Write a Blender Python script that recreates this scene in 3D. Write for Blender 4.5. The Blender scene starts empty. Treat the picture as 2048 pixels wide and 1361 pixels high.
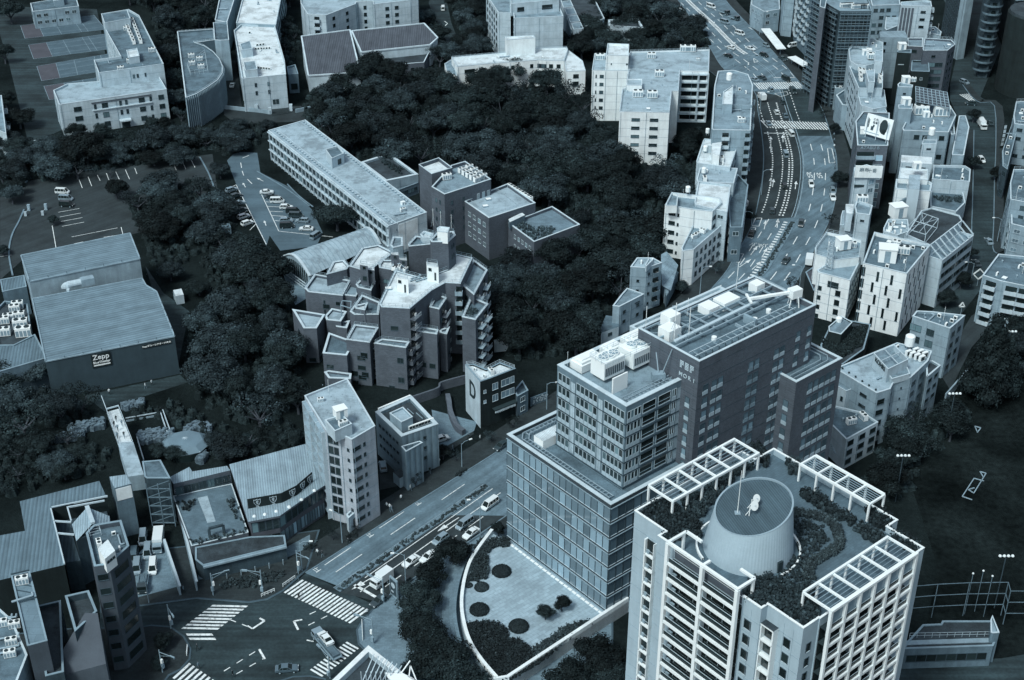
import bpy, bmesh, math, random
from mathutils import Vector
R_ = math.radians
rnd = random.Random(7)
sc = bpy.context.scene
col = sc.collection
# ------------------------------------------------------------ camera, sky, sun, exposure
CF, CP, CH = 2808.0, R_(30.7), 200.0
cam_d = bpy.data.cameras.new('camera'); cam = bpy.data.objects.new('camera', cam_d); col.objects.link(cam)
cam.location = (0, 0, CH); cam.rotation_euler = (R_(90) - CP, 0, 0)
cam_d.sensor_width = 36; cam_d.lens = CF / 2048 * 36; cam_d.clip_start = 1; cam_d.clip_end = 6000
sc.camera = cam
SUN_EL, SUN_AZ = 52, 215      # azimuth clockwise from +Y
w = bpy.data.worlds.new('World'); sc.world = w; w.use_nodes = True
nt = w.node_tree; bg = nt.nodes['Background']
sky = nt.nodes.new('ShaderNodeTexSky'); sky.sky_type = 'NISHITA'; sky.sun_disc = False
sky.sun_elevation = R_(SUN_EL); sky.sun_rotation = R_(SUN_AZ); sky.dust_density = 3.0; sky.air_density = 1.0
hs = nt.nodes.new('ShaderNodeHueSaturation'); hs.inputs['Saturation'].default_value = 0.5
nt.links.new(sky.outputs[0], hs.inputs['Color']); nt.links.new(hs.outputs[0], bg.inputs[0]); bg.inputs[1].default_value = 0.078
sd = bpy.data.lights.new('sun', 'SUN'); sd.energy = 1.5; sd.angle = R_(13); sd.color = (1, 0.97, 0.93)
sun = bpy.data.objects.new('sun', sd); col.objects.link(sun)
_s = Vector((math.sin(R_(SUN_AZ)) * math.cos(R_(SUN_EL)), math.cos(R_(SUN_AZ)) * math.cos(R_(SUN_EL)), math.sin(R_(SUN_EL))))
sun.rotation_euler = (-_s).to_track_quat('-Z', 'Y').to_euler()
sc.view_settings.view_transform = 'Standard'; sc.view_settings.look = 'None'; sc.view_settings.gamma = 1
sc.view_settings.exposure = 0.84
sc.cycles.max_bounces = 5; sc.cycles.diffuse_bounces = 2; sc.cycles.glossy_bounces = 2

# ------------------------------------------------------------ pixel -> world
RG = dict(a=(0,0),b=(500,0),c=(1000,0),d=(1428,0),e=(0,350),f=(500,350),g=(1000,350),h=(1428,350),i=(0,650),j=(500,650),
          k=(1000,650),l=(1428,650),m=(0,949),n=(500,949),o=(1000,949),q=(1428,949),A=(1080,540),B=(1380,540),C=(1600,0),D=(1688,180),s=(0,0))
def S(p):
    if isinstance(p, str):
        r, x, y = p.split(); x = float(x); y = float(y)
        k = 1.0 if r == 's' else (5.6889 if r.isupper() else 3.3032)
        return RG[r][0] + x / k, RG[r][1] + y / k
    return p
SP, CPp = math.sin(CP), math.cos(CP)
def G(p, z=0.0):
    if isinstance(p, Vector): return p
    x, y = S(p); dx = (x - 1024) / CF; dy = (y - 680) / CF
    t = (CH - z) / (SP + dy * CPp)
    return Vector((dx * t, (CPp - dy * SP) * t))
def H(pt, pb, zb=0.0):
    yt = S(pt)[1]; yb = S(pb)[1]; db = (yb - 680) / CF; dt = (yt - 680) / CF
    Y = (CPp - db * SP) * (CH - zb) / (SP + db * CPp); t = Y / (CPp - dt * SP)
    return CH - t * (SP + dt * CPp)
_a = R_(-50); UA = Vector((math.cos(_a), math.sin(_a))); VA = Vector((-math.sin(_a), math.cos(_a)))
def UV(u, v): return UA * u + VA * v

# ------------------------------------------------------------ materials
def tint(L, wm=0.0):
    r = L * (0.51 + 0.43 * L + 0.33 * wm); b = L * (min(1.04 + 3.5 * L, 1.33 - 0.38 * L) - 0.06 * wm)
    return (min(r, 1), min(L, 1), min(b, 1), 1)
_mats = {}
def M(key, L=0.5, wm=0.0, kind='plain', rough=0.85, amt=0.2, sc_=0.25, ang=0.0, metal=0.0, pitch=0.6):
    if key in _mats: return _mats[key]
    m = bpy.data.materials.new(key); m.use_nodes = True; t = m.node_tree; N = t.nodes; K = t.links
    b = N['Principled BSDF']; b.inputs['Roughness'].default_value = rough; b.inputs['Metallic'].default_value = metal
    base = tint(L, wm)
    b.inputs['Specular IOR Level'].default_value = {'leaf': .08, 'grass': .0, 'glass': .6, 'car': .5}.get(kind, .18)
    def rgb(c, f): return (c[0] * f, c[1] * f, c[2] * f, 1)
    tc = N.new('ShaderNodeTexCoord'); mp = N.new('ShaderNodeMapping'); K.new(tc.outputs['Object'], mp.inputs[0])
    mp.inputs['Rotation'].default_value = (0, 0, -ang)
    def nz(scale, det=4, src=None, rg=0.6):
        n = N.new('ShaderNodeTexNoise'); n.inputs['Scale'].default_value = scale; n.inputs['Detail'].default_value = det
        n.inputs['Roughness'].default_value = rg; K.new(src or mp.outputs[0], n.inputs['Vector']); return n.outputs[0]
    def ramp(src, stops):
        r = N.new('ShaderNodeValToRGB'); K.new(src, r.inputs[0])
        e = r.color_ramp.elements
        while len(e) < len(stops): e.new(0.5)
        for q, (p, c) in zip(e, stops): q.position = p; q.color = c
        return r.outputs[0]
    def mul(a, c):
        x = N.new('ShaderNodeMixRGB'); x.blend_type = 'MULTIPLY'; x.inputs[0].default_value = 1
        K.new(a, x.inputs[1]); K.new(c, x.inputs[2]); return x.outputs[0]
    def g(v): return (v, v, v, 1)
    c = None
    if kind in ('plain', 'wall', 'roof', 'asph', 'paint', 'leaf', 'grass', 'corr', 'tile', 'pave', 'brick', 'fins'):
        big = ramp(nz(sc_), [(0.32, rgb(base, 1 - amt)), (0.68, rgb(base, 1 + amt))])
        fine = ramp(nz(sc_ * 14, 2), [(0.3, g(1 - amt * 0.6)), (0.7, g(1 + amt * 0.4))])
        c = mul(big, fine)
    if kind == 'wall':
        s = N.new('ShaderNodeMapping'); s.inputs['Scale'].default_value = (.9, .9, 0.09); K.new(mp.outputs[0], s.inputs[0])
        c = mul(c, ramp(nz(1.0, 5, s.outputs[0]), [(0.38, g(1 - amt * .8)), (0.62, g(1.02))]))
    if kind == 'roof':
        c = mul(c, ramp(nz(0.16, 6, rg=0.75), [(0.40, g(0.66)), (0.50, g(0.97)), (0.8, g(1.05))]))
        c = mul(c, ramp(nz(1.1, 5, rg=0.8), [(0.30, g(0.7)), (0.42, g(1.0))]))
    if kind == 'roof':
        br = N.new('ShaderNodeTexBrick'); br.inputs['Scale'].default_value = 1; br.inputs['Brick Width'].default_value = 3.6; br.inputs['Row Height'].default_value = 1.8; br.inputs['Mortar Size'].default_value = .05
        br.inputs['Color1'].default_value = g(.96); br.inputs['Color2'].default_value = g(1.04); br.inputs['Mortar'].default_value = g(.8); K.new(mp.outputs[0], br.inputs['Vector']); c = mul(c, br.outputs[0])
    if kind == 'asph':
        s = N.new('ShaderNodeMapping'); s.inputs['Scale'].default_value = (0.02, 0.55, 1); K.new(mp.outputs[0], s.inputs[0])
        c = mul(c, ramp(nz(1.0, 4, s.outputs[0]), [(0.3, g(1 - amt)), (0.7, g(1 + amt))]))
        c = mul(c, ramp(nz(0.09, 6, rg=0.7), [(0.35, g(0.85)), (0.65, g(1.1))]))
    if kind == 'paint':
        c = mul(c, ramp(nz(1.3, 6, rg=0.8), [(0.36, g(0.35)), (0.5, g(1.0))]))
    if kind in ('corr', 'tile', 'fins'):
        wv = N.new('ShaderNodeTexWave'); wv.bands_direction = 'X'; wv.inputs['Scale'].default_value = 0.314 / pitch * 1.0
        K.new(mp.outputs[0], wv.inputs['Vector'])
        c = mul(c, ramp(wv.outputs[0], [(0.0, g(0.74)), (0.35, g(1.0)), (1.0, g(1.06))]))
        s = N.new('ShaderNodeMapping'); s.inputs['Scale'].default_value = (0.8, 0.05, 0.3); K.new(mp.outputs[0], s.inputs[0])
        c = mul(c, ramp(nz(1.0, 5, s.outputs[0]), [(0.35, g(0.78)), (0.6, g(1.05))]))
        bp = N.new('ShaderNodeBump'); bp.inputs['Strength'].default_value = 0.5; bp.inputs['Distance'].default_value = 0.1
        K.new(wv.outputs[0], bp.inputs['Height']); K.new(bp.outputs[0], b.inputs['Normal'])
    if kind in ('brick', 'pave'):
        br = N.new('ShaderNodeTexBrick'); br.inputs['Scale'].default_value = 1.0
        br.inputs['Brick Width'].default_value = pitch * 2; br.inputs['Row Height'].default_value = pitch
        br.inputs['Mortar Size'].default_value = pitch * 0.06
        br.inputs['Color1'].default_value = g(0.88); br.inputs['Color2'].default_value = g(1.1); br.inputs['Mortar'].default_value = g(0.8)
        s = mp.outputs[0]
        if kind == 'brick':
            sx = N.new('ShaderNodeSeparateXYZ'); K.new(s, sx.inputs[0]); ad = N.new('ShaderNodeMath'); ad.operation = 'ADD'
            K.new(sx.outputs[0], ad.inputs[0]); K.new(sx.outputs[1], ad.inputs[1]); cb = N.new('ShaderNodeCombineXYZ')
            K.new(ad.outputs[0], cb.inputs[0]); K.new(sx.outputs[2], cb.inputs[1]); s = cb.outputs[0]
        K.new(s, br.inputs['Vector']); c = mul(c, br.outputs[0])
    if kind == 'leaf':
        oi = N.new('ShaderNodeObjectInfo')
        c = mul(c, ramp(oi.outputs['Random'], [(0.0, g(0.5)), (0.6, g(1.0)), (1.0, g(1.6))]))
        ge = N.new('ShaderNodeNewGeometry')
        c = mul(c, ramp(ge.outputs['Random Per Island'], [(0.0, g(0.6)), (0.8, g(1.0)), (1.0, g(1.8))]))
    if kind == 'glass':
        ge = N.new('ShaderNodeObjectInfo'); ge2 = N.new('ShaderNodeNewGeometry')
        ad = N.new('ShaderNodeMath'); ad.operation = 'ADD'; K.new(ge.outputs['Random'], ad.inputs[0]); K.new(ge2.outputs['Random Per Island'], ad.inputs[1])
        fr = N.new('ShaderNodeMath'); fr.operation = 'FRACT'; K.new(ad.outputs[0], fr.inputs[0])
        c = ramp(fr.outputs[0], [(0.0, rgb(base, 0.7)), (0.45, rgb(base, 0.95)), (0.75, rgb(base, 1.5)), (0.9, rgb(base, 1 + amt * 4)), (1, rgb(base, 1 + amt * 9))])
        s = N.new('ShaderNodeMapping'); s.inputs['Scale'].default_value = (0.15, 0.15, 0.15); K.new(tc.outputs['Object'], s.inputs[0])
        b.inputs['Specular IOR Level'].default_value = 0.7
    if kind == 'car':
        b.inputs['Coat Weight'].default_value = 0.6; b.inputs['Coat Roughness'].default_value = 0.05
    if c is None: b.inputs['Base Color'].default_value = base
    else: K.new(c, b.inputs['Base Color'])
    if kind in ('roof', 'wall', 'pave', 'asph', 'grass'):
        bp = N.new('ShaderNodeBump'); bp.inputs['Strength'].default_value = 0.8 if kind == 'grass' else 0.25; bp.inputs['Distance'].default_value = 0.3 if kind == 'grass' else 0.05
        K.new(nz(3 if kind == 'grass' else 6, 3), bp.inputs['Height']); K.new(bp.outputs[0], b.inputs['Normal'])
    _mats[key] = m
    return m
W_ = M('white_wall', .74, 0, 'wall', amt=.1); W2 = M('pale_wall', .5, 0, 'wall', amt=.13); W3 = M('grey_wall', .33, 0, 'wall', amt=.16)
W4 = M('dim_wall', .17, 0, 'wall', amt=.2); DK = M('dark_wall', .07, 0, 'wall', amt=.25); BKW = M('black_wall', .025, 0, 'wall')
BR = M('brown_brick', .105, .5, 'brick', amt=.12, pitch=.3); BR2 = M('brown_tile', .11, .5, 'brick', amt=.15, pitch=.3)
RW = M('white_roof', .66, 0, 'roof', amt=.08); RP = M('pale_roof', .40, 0, 'roof', amt=.12); RG_ = M('grey_roof', .28, 0, 'roof', amt=.16)
RD = M('dark_roof', .16, 0, 'roof', amt=.25); RDD = M('very_dark_roof', .06, .3, 'roof', amt=.3); RB = M('slate_roof', .09, .6, 'tile', amt=.12, pitch=.9)
COP = M('coping', .54, 0, 'plain', amt=.12); COD = M('dark_coping', .28, 0, 'plain', amt=.15)
GL = M('glass', .04, 0, 'glass', rough=.12, amt=.6); GLB = M('glass_blinds', .16, 0, 'glass', rough=.15, amt=.25); GLD = M('glass_dark', .02, 0, 'glass', rough=.15, amt=.1)
FR = M('frame_light', .5, 0, 'flat'); FRD = M('frame_dark', .08, 0, 'flat'); MET = M('steel', .4, 0, 'flat', rough=.5, metal=.3)
WHT = M('white_metal', .78, 0, 'flat', rough=.5); MIDM = M('mid_metal', .3, 0, 'plain'); DRK = M('dark_metal', .04, 0, 'flat', rough=.6)
LEAF = M('leaf', .027, .05, 'leaf', amt=.5, sc_=1.7, rough=.8); LEAF2 = M('leaf_light', .046, .1, 'leaf', amt=.5, sc_=1.7, rough=.8); BARK = M('bark', .07, .6, 'plain')
HEDGE = M('hedge_leaf', .04, .2, 'leaf', amt=.3, sc_=.6)
GRASS = M('grass', .03, .2, 'grass', amt=.4, sc_=.3); SOIL = M('soil', .017, .25, 'grass', amt=.4, sc_=.08)
PAINT = M('road_paint', .75, 0, 'paint', amt=.06); PAINTD = M('worn_paint', .34, 0, 'paint', amt=.1)

# ------------------------------------------------------------ mesh builder
class MB:
    def __init__(s): s.v = []; s.f = []; s.m = []; s.mats = []
    def mi(s, mat):
        if mat not in s.mats: s.mats.append(mat)
        return s.mats.index(mat)
    def face(s, pts, mat):
        n = len(s.v); s.v += [tuple(p) for p in pts]; s.f.append(tuple(range(n, n + len(pts)))); s.m.append(s.mi(mat))
    def prism(s, poly, z0, z1, mat, top=None, bottom=False, sides=True):
        n = len(s.v); k = len(poly)
        s.v += [(p[0], p[1], z0) for p in poly] + [(p[0], p[1], z1) for p in poly]
        if sides:
            for i in range(k):
                j = (i + 1) % k; s.f.append((n + i, n + j, n + k + j, n + k + i)); s.m.append(s.mi(mat))
        s.f.append(tuple(range(n + k, n + 2 * k))); s.m.append(s.mi(top or mat))
        if bottom: s.f.append(tuple(range(n + k - 1, n - 1, -1))); s.m.append(s.mi(mat))
    def obox(s, o, ux, uy, uz, mat, top=None):           # box from corner o with 3 edge vectors
        o, ux, uy, uz = Vector(o), Vector(ux), Vector(uy), Vector(uz); n = len(s.v)
        s.v += [tuple(o + a * ux + b * uy + c * uz) for c in (0, 1) for a, b in ((0, 0), (1, 0), (1, 1), (0, 1))]
        for i, q in enumerate(((3, 2, 1, 0), (4, 5, 6, 7), (0, 1, 5, 4), (1, 2, 6, 5), (2, 3, 7, 6), (3, 0, 4, 7))):
            s.f.append(tuple(n + x for x in q)); s.m.append(s.mi(top if (top and i == 1) else mat))
    def box(s, c, sx, sy, z0, z1, mat, rot=0.0, top=None):
        ca, sa = math.cos(rot), math.sin(rot); ex = Vector((ca, sa, 0)) * sx; ey = Vector((-sa, ca, 0)) * sy
        s.obox(Vector((c[0], c[1], z0)) - ex / 2 - ey / 2, ex, ey, (0, 0, z1 - z0), mat, top)
    def tube(s, p, q, r, mat, n=6, r2=None):
        p, q = Vector(p), Vector(q); d = (q - p).normalized(); r2 = r if r2 is None else r2
        a = d.orthogonal().normalized(); b = d.cross(a); k = len(s.v)
        for P_, r_ in ((p, r), (q, r2)):
            for i in range(n):
                t = 2 * math.pi * i / n; s.v.append(tuple(P_ + (a * math.cos(t) + b * math.sin(t)) * r_))
        for i in range(n):
            j = (i + 1) % n; s.f.append((k + i, k + j, k + n + j, k + n + i)); s.m.append(s.mi(mat))
        s.f.append(tuple(range(k + n, k + 2 * n))); s.m.append(s.mi(mat)); s.f.append(tuple(range(k + n - 1, k - 1, -1))); s.m.append(s.mi(mat))
    def beam(s, p, q, w_, h_, mat):                      # rectangular bar, top face up, p,q centre line
        p, q = Vector(p), Vector(q); d = (q - p); side = Vector((-d.y, d.x, 0))
        side = side.normalized() * w_ if side.length > 1e-6 else Vector((w_, 0, 0))
        up = d.cross(side).normalized() * -h_ if abs(d.z) > 1e-4 else Vector((0, 0, h_))
        s.obox(p - side / 2 - up / 2, d, side, up, mat)
    def dome(s, c, rx, ry, rz, mat, n=10, m=4, rot=0, low=0.0):
        ca, sa = math.cos(rot), math.sin(rot); k = len(s.v)
        for j in range(m):
            e = low + (math.pi / 2 - low) * j / m
            for i in range(n):
                t = 2 * math.pi * i / n; x = rx * math.cos(t) * math.cos(e); y = ry * math.sin(t) * math.cos(e)
                s.v.append((c[0] + x * ca - y * sa, c[1] + x * sa + y * ca, c[2] + rz * math.sin(e)))
        s.v.append((c[0], c[1], c[2] + rz))
        for j in range(m - 1):
            for i in range(n):
                i2 = (i + 1) % n; s.f.append((k + j * n + i, k + j * n + i2, k + (j + 1) * n + i2, k + (j + 1) * n + i)); s.m.append(s.mi(mat))
        for i in range(n): s.f.append((k + (m - 1) * n + i, k + (m - 1) * n + (i + 1) % n, k + m * n)); s.m.append(s.mi(mat))
    def mesh(s, name, off=(0, 0, 0), smooth=False):
        me = bpy.data.meshes.new(name); o = off
        me.from_pydata([(x - o[0], y - o[1], z - o[2]) for x, y, z in s.v], [], s.f)
        for m in s.mats: me.materials.append(m)
        me.polygons.foreach_set('material_index', s.m)
        if smooth: me.polygons.foreach_set('use_smooth', [True] * len(s.f))
        me.update(); return me
    def build(s, name, parent=None, off=None, smooth=False):
        if not s.f: return None
        if off is None: off = parent['_o'].copy() if False else (ROOTLOC.get(parent.name, (0, 0, 0)) if parent else (0, 0, 0))
        ob = bpy.data.objects.new(name, s.mesh(name, off, smooth)); col.objects.link(ob)
        if parent: ob.parent = parent
        return ob
ROOTLOC = {}
ORD = 'first second third fourth fifth sixth seventh eighth ninth tenth eleventh twelfth thirteenth fourteenth fifteenth sixteenth seventeenth'.split()
def tag(o, label, cat, group=None, kind=None):
    if label: o['label'] = label
    if cat: o['category'] = cat
    if group: o['group'] = group
    if kind: o['kind'] = kind
    return o
def thing(name, label, cat, loc=(0, 0, 0), rz=0.0, group=None):
    o = bpy.data.objects.new(name, None); col.objects.link(o); o.location = loc; o.rotation_euler = (0, 0, rz); o.empty_display_size = .5
    ROOTLOC[o.name] = tuple(loc)
    return tag(o, label, cat, group)
def solo(name, mb, label, cat, loc=(0, 0, 0), group=None, kind=None, smooth=False):
    ob = bpy.data.objects.new(name, mb.mesh(name, loc, smooth)); col.objects.link(ob); ob.location = loc
    return tag(ob, label, cat, group, kind)
def struct(name, mb): ob = mb.build(name); ob['kind'] = 'structure'; return ob
def poly(*ps, z=0.0): return [G(p, z) for p in ps]
def smooth_line(pts, n=6):
    out = []
    for i in range(len(pts) - 1):
        p0 = pts[max(i - 1, 0)]; p1 = pts[i]; p2 = pts[i + 1]; p3 = pts[min(i + 2, len(pts) - 1)]
        for k in range(n):
            t = k / n
            out.append(.5 * ((2 * p1) + (p2 - p0) * t + (2 * p0 - 5 * p1 + 4 * p2 - p3) * t * t + (3 * p1 - p0 - 3 * p2 + p3) * t ** 3))
    out.append(pts[-1]); return out
def inside(p, pl):
    c = False; n = len(pl)
    for i in range(n):
        a, b = pl[i], pl[(i + 1) % n]
        if (a[1] > p[1]) != (b[1] > p[1]) and p[0] < (b[0] - a[0]) * (p[1] - a[1]) / (b[1] - a[1]) + a[0]: c = not c
    return c
def inset(pl, d):
    out = []; n = len(pl)
    for i in range(n):
        p = pl[i]; a = (p - pl[i - 1]); b = (pl[(i + 1) % n] - p)
        if a.length < 1e-6 or b.length < 1e-6: out.append(p.copy()); continue
        a.normalize(); b.normalize(); na = Vector((-a.y, a.x)); nb = Vector((-b.y, b.x)); m = na + nb
        if m.length < .3: m = na
        m.normalize(); out.append(p + m * d / max(m.dot(na), .4))
    return out
def sheet(pl, z, mat):
    mb = MB(); bm = None; mb.face([(p[0], p[1], z) for p in pl], mat); return mb
def band(L_, R__, z, mat, mb=None, z1=None):
    mb = mb or MB()
    for i in range(len(L_) - 1):
        a, b, c, d = L_[i], R__[i], R__[i + 1], L_[i + 1]
        if z1 is None: mb.face([(a[0], a[1], z), (b[0], b[1], z), (c[0], c[1], z), (d[0], d[1], z)], mat)
        else:
            mb.prism([a, b, c, d], z, z1, mat)
    return mb
def offs(line, d):
    out = []
    for i, p in enumerate(line):
        t = (line[min(i + 1, len(line) - 1)] - line[max(i - 1, 0)]).normalized(); out.append(p + Vector((t.y, -t.x)) * d)   # +d = right of travel
    return out
def stripe(mb, p, q, w_, z, mat):
    d = (q - p).normalized(); s = Vector((-d.y, d.x)) * w_ / 2
    mb.face([(*(p - s), z), (*(q - s), z), (*(q + s), z), (*(p + s), z)], mat)
def dashes(mb, line, on, off, w_, z, mat, start=0.0):
    acc = -start; L_ = []; 
    for i in range(len(line) - 1):
        a, b = line[i], line[i + 1]; l = (b - a).length; t = 0
        if l < 1e-6: continue
        while t < l:
            ph = (acc + t) % (on + off)
            step = (on - ph) if ph < on else (on + off - ph)
            step = min(step, l - t) + 1e-6
            if ph < on: stripe(mb, a + (b - a) * (t / l), a + (b - a) * (min(t + step, l) / l), w_, z, mat)
            t += step
        acc += l

# ------------------------------------------------------------ buildings
_shared = {}
def win_mesh(w_, h_, st):
    k = (round(w_, 1), round(h_, 1), st)
    if k in _shared: return _shared[k]
    w_, h_ = k[0], k[1]; mb = MB(); fm, pm, t, mull = {'w': (FR, GL, .08, 2), 'd': (FRD, GLD, .06, 1), 'b': (FR, GLB, .08, 2), 'k': (FRD, GL, .07, 2), 's': (FRD, GLD, .06, 1), 'c': (FRD, GLB, .07, 1)}[st]
    # local: x along wall, y outward negative, z up, origin at top centre
    pr = .1
    mb.obox((-w_ / 2, -.03, -h_), (w_, 0, 0), (0, .03, 0), (0, 0, h_), pm)
    for x in [-w_ / 2, w_ / 2 - t] + ([-t / 2] if mull == 2 else []): mb.obox((x, -pr, -h_), (t, 0, 0), (0, pr, 0), (0, 0, h_), fm)
    mb.obox((-w_ / 2 + t, -pr, -t), (w_ - 2 * t, 0, 0), (0, pr, 0), (0, 0, t), fm)
    mb.obox((-w_ / 2 - .05, -pr - .06, -h_ - .07), (w_ + .1, 0, 0), (0, pr + .06, 0), (0, 0, .08), fm)
    _shared[k] = mb.mesh('window'); return _shared[k]
def balc_mesh(w_, d_, wm, style):
    k = ('balc', round(w_, 1), round(d_, 1), wm.name, style)
    if k in _shared: return _shared[k]
    w_, d_ = k[1], k[2]; mb = MB()
    mb.obox((-w_ / 2, -d_, -.18), (w_, 0, 0), (0, d_, 0), (0, 0, .18), wm)
    if style == 'solid':
        mb.obox((-w_ / 2, -d_, 0), (w_, 0, 0), (0, .12, 0), (0, 0, 1.05), wm); mb.obox((-w_ / 2, -d_ + .12, 0), (.12, 0, 0), (0, d_ - .12, 0), (0, 0, 1.05), wm); mb.obox((w_ / 2 - .12, -d_ + .12, 0), (.12, 0, 0), (0, d_ - .12, 0), (0, 0, 1.05), wm)
    else:
        mb.beam((-w_ / 2, -d_ + .05, 1.05), (w_ / 2, -d_ + .05, 1.05), .07, .07, FR)
        x = -w_ / 2
        while x < w_ / 2 + .01: mb.obox((x, -d_ + .03, 0), (.05, 0, 0), (0, .05, 0), (0, 0, 1.05), FR); x += .45
    mb.obox((-w_ / 2 + .25, -.05, .02), (w_ - .5, 0, 0), (0, .05, 0), (0, 0, 2.05), GLD)
    mb.obox((w_ / 2 - 1.1, -.5, .02), (.7, 0, 0), (0, .3, 0), (0, 0, .6), WHT)
    _shared[k] = mb.mesh('balcony'); return _shared[k]
class Bld: pass
ALLB = []
def bld(name, label, pts, z, base=0.0, wall=W2, roof=RP, par=.8, pt=.35, cop=COP, cat='building', group=None, at=None, flat=False):
    b = Bld(); zz = z if at is None else at
    if cop is COP and wall.name in ('black_wall', 'dark_wall', 'violet_wall', 'dim_wall'): cop = COD
    pl = [G(p, zz) for p in pts]
    if len(pl) == 3: pl.append(pl[0] + pl[2] - pl[1])
    b.pl = pl; b.z = z; b.base = base; b.wins = []; b.n = 0
    c = sum(pl, Vector((0, 0))) / len(pl); b.c = c
    b.root = thing(name, label, cat, (c.x, c.y, base), 0, group); b.zr = z - par
    shell(b, pl, z, base, wall, roof, par, pt, cop); ALLB.append(b); return b
def shell(b, pl, z, base, wall, roof, par, pt, cop):
    mb = MB(); k = len(pl); b.wm = wall
    for i in range(k):
        a, c = pl[i], pl[(i + 1) % k]; mb.face([(a.x, a.y, base), (c.x, c.y, base), (c.x, c.y, z - .12), (a.x, a.y, z - .12)], wall)
    mb.build('wall', b.root)
    mb = MB(); mb.face([(p.x, p.y, z - par) for p in pl], roof); mb.build('roof', b.root)
    if par > .15:
        ins = inset(pl, pt); out = inset(pl, -.06); mb = MB()
        for i in range(k):
            j = (i + 1) % k
            mb.face([(*ins[j], z - par), (*ins[i], z - par), (*ins[i], z - .12), (*ins[j], z - .12)], wall)
            mb.face([(*out[i], z), (*out[j], z), (*ins[j], z), (*ins[i], z)], cop)
            mb.face([(*out[i], z - .14), (*out[j], z - .14), (*out[j], z), (*out[i], z)], cop)
            mb.face([(*ins[j], z - .12), (*ins[i], z - .12), (*ins[i], z), (*ins[j], z)], cop)
        mb.build('parapet', b.root)
def block(b, pts, z, base=None, wall=W2, roof=RP, par=.4, pt=.25, cop=COP, at=None):
    x = Bld(); pl = [G(p, z if at is None else at) for p in pts]
    if len(pl) == 3: pl.append(pl[0] + pl[2] - pl[1])
    x.pl = pl; x.z = z; x.zr = z - par; x.base = b.zr - .01 if base is None else base; x.root = b.root; x.wins = b.wins; x.c = sum(pl, Vector((0, 0))) / len(pl)
    shell(x, pl, z, x.base, wall, roof, par, pt, cop); return x
def face(b, i):
    a = b.pl[i]; c = b.pl[(i + 1) % len(b.pl)]; return a, c
def win(b, i, cols, rows, wh, top=1.6, fh=3.0, st='w', skip=0.0, name='window'):
    a, c = face(b, i); L_ = (c - a).length; d = (c - a) / L_; rot = math.atan2(d.y, d.x)
    if isinstance(cols, tuple):
        n, x0, x1, ww = cols; cols = [(x0 + (x1 - x0) * (j + .5) / n, ww) for j in range(n)]
    for r in range(rows):
        for fx, ww in cols:
            if rnd.random() < skip: continue
            p = a + d * (L_ * fx); b.wins.append((name, win_mesh(ww, wh, st), (p.x, p.y, b.z - top - r * fh), rot))
def balc(b, i, cols, rows, top=3.0, fh=3.0, dep=1.3, wm=None, style='solid'):
    a, c = face(b, i); L_ = (c - a).length; d = (c - a) / L_; rot = math.atan2(d.y, d.x)
    if isinstance(cols, tuple):
        n, x0, x1, ww = cols; cols = [(x0 + (x1 - x0) * (j + .5) / n, ww) for j in range(n)]
    for r in range(rows):
        for fx, ww in cols:
            p = a + d * (L_ * fx); b.wins.append(('balcony', balc_mesh(ww, dep, wm or W2, style), (p.x, p.y, b.z - top - r * fh), rot))
def autowin(b, faces=None, fh=3.1, st=None, dens=.8, top=1.5):
    n = len(b.pl)
    for i in (range(n) if faces is None else faces):
        a, c = face(b, i); d = c - a; nrm = Vector((d.y, -d.x)); m = (a + c) / 2
        if nrm.dot(-m) <= 0 or d.length < 2: continue
        rows = max(1, int((b.z - b.base - 1.0) / fh)); k = max(1, int(d.length / rnd.choice((2.2, 2.8, 3.3))))
        ww = min(1.9, d.length / k * .6); s = st or rnd.choice('wwdkb')
        win(b, i, (k, .04, .96, ww), rows, rnd.choice((1.2, 1.4, 1.6)), top, fh, s, 1 - dens)
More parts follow.
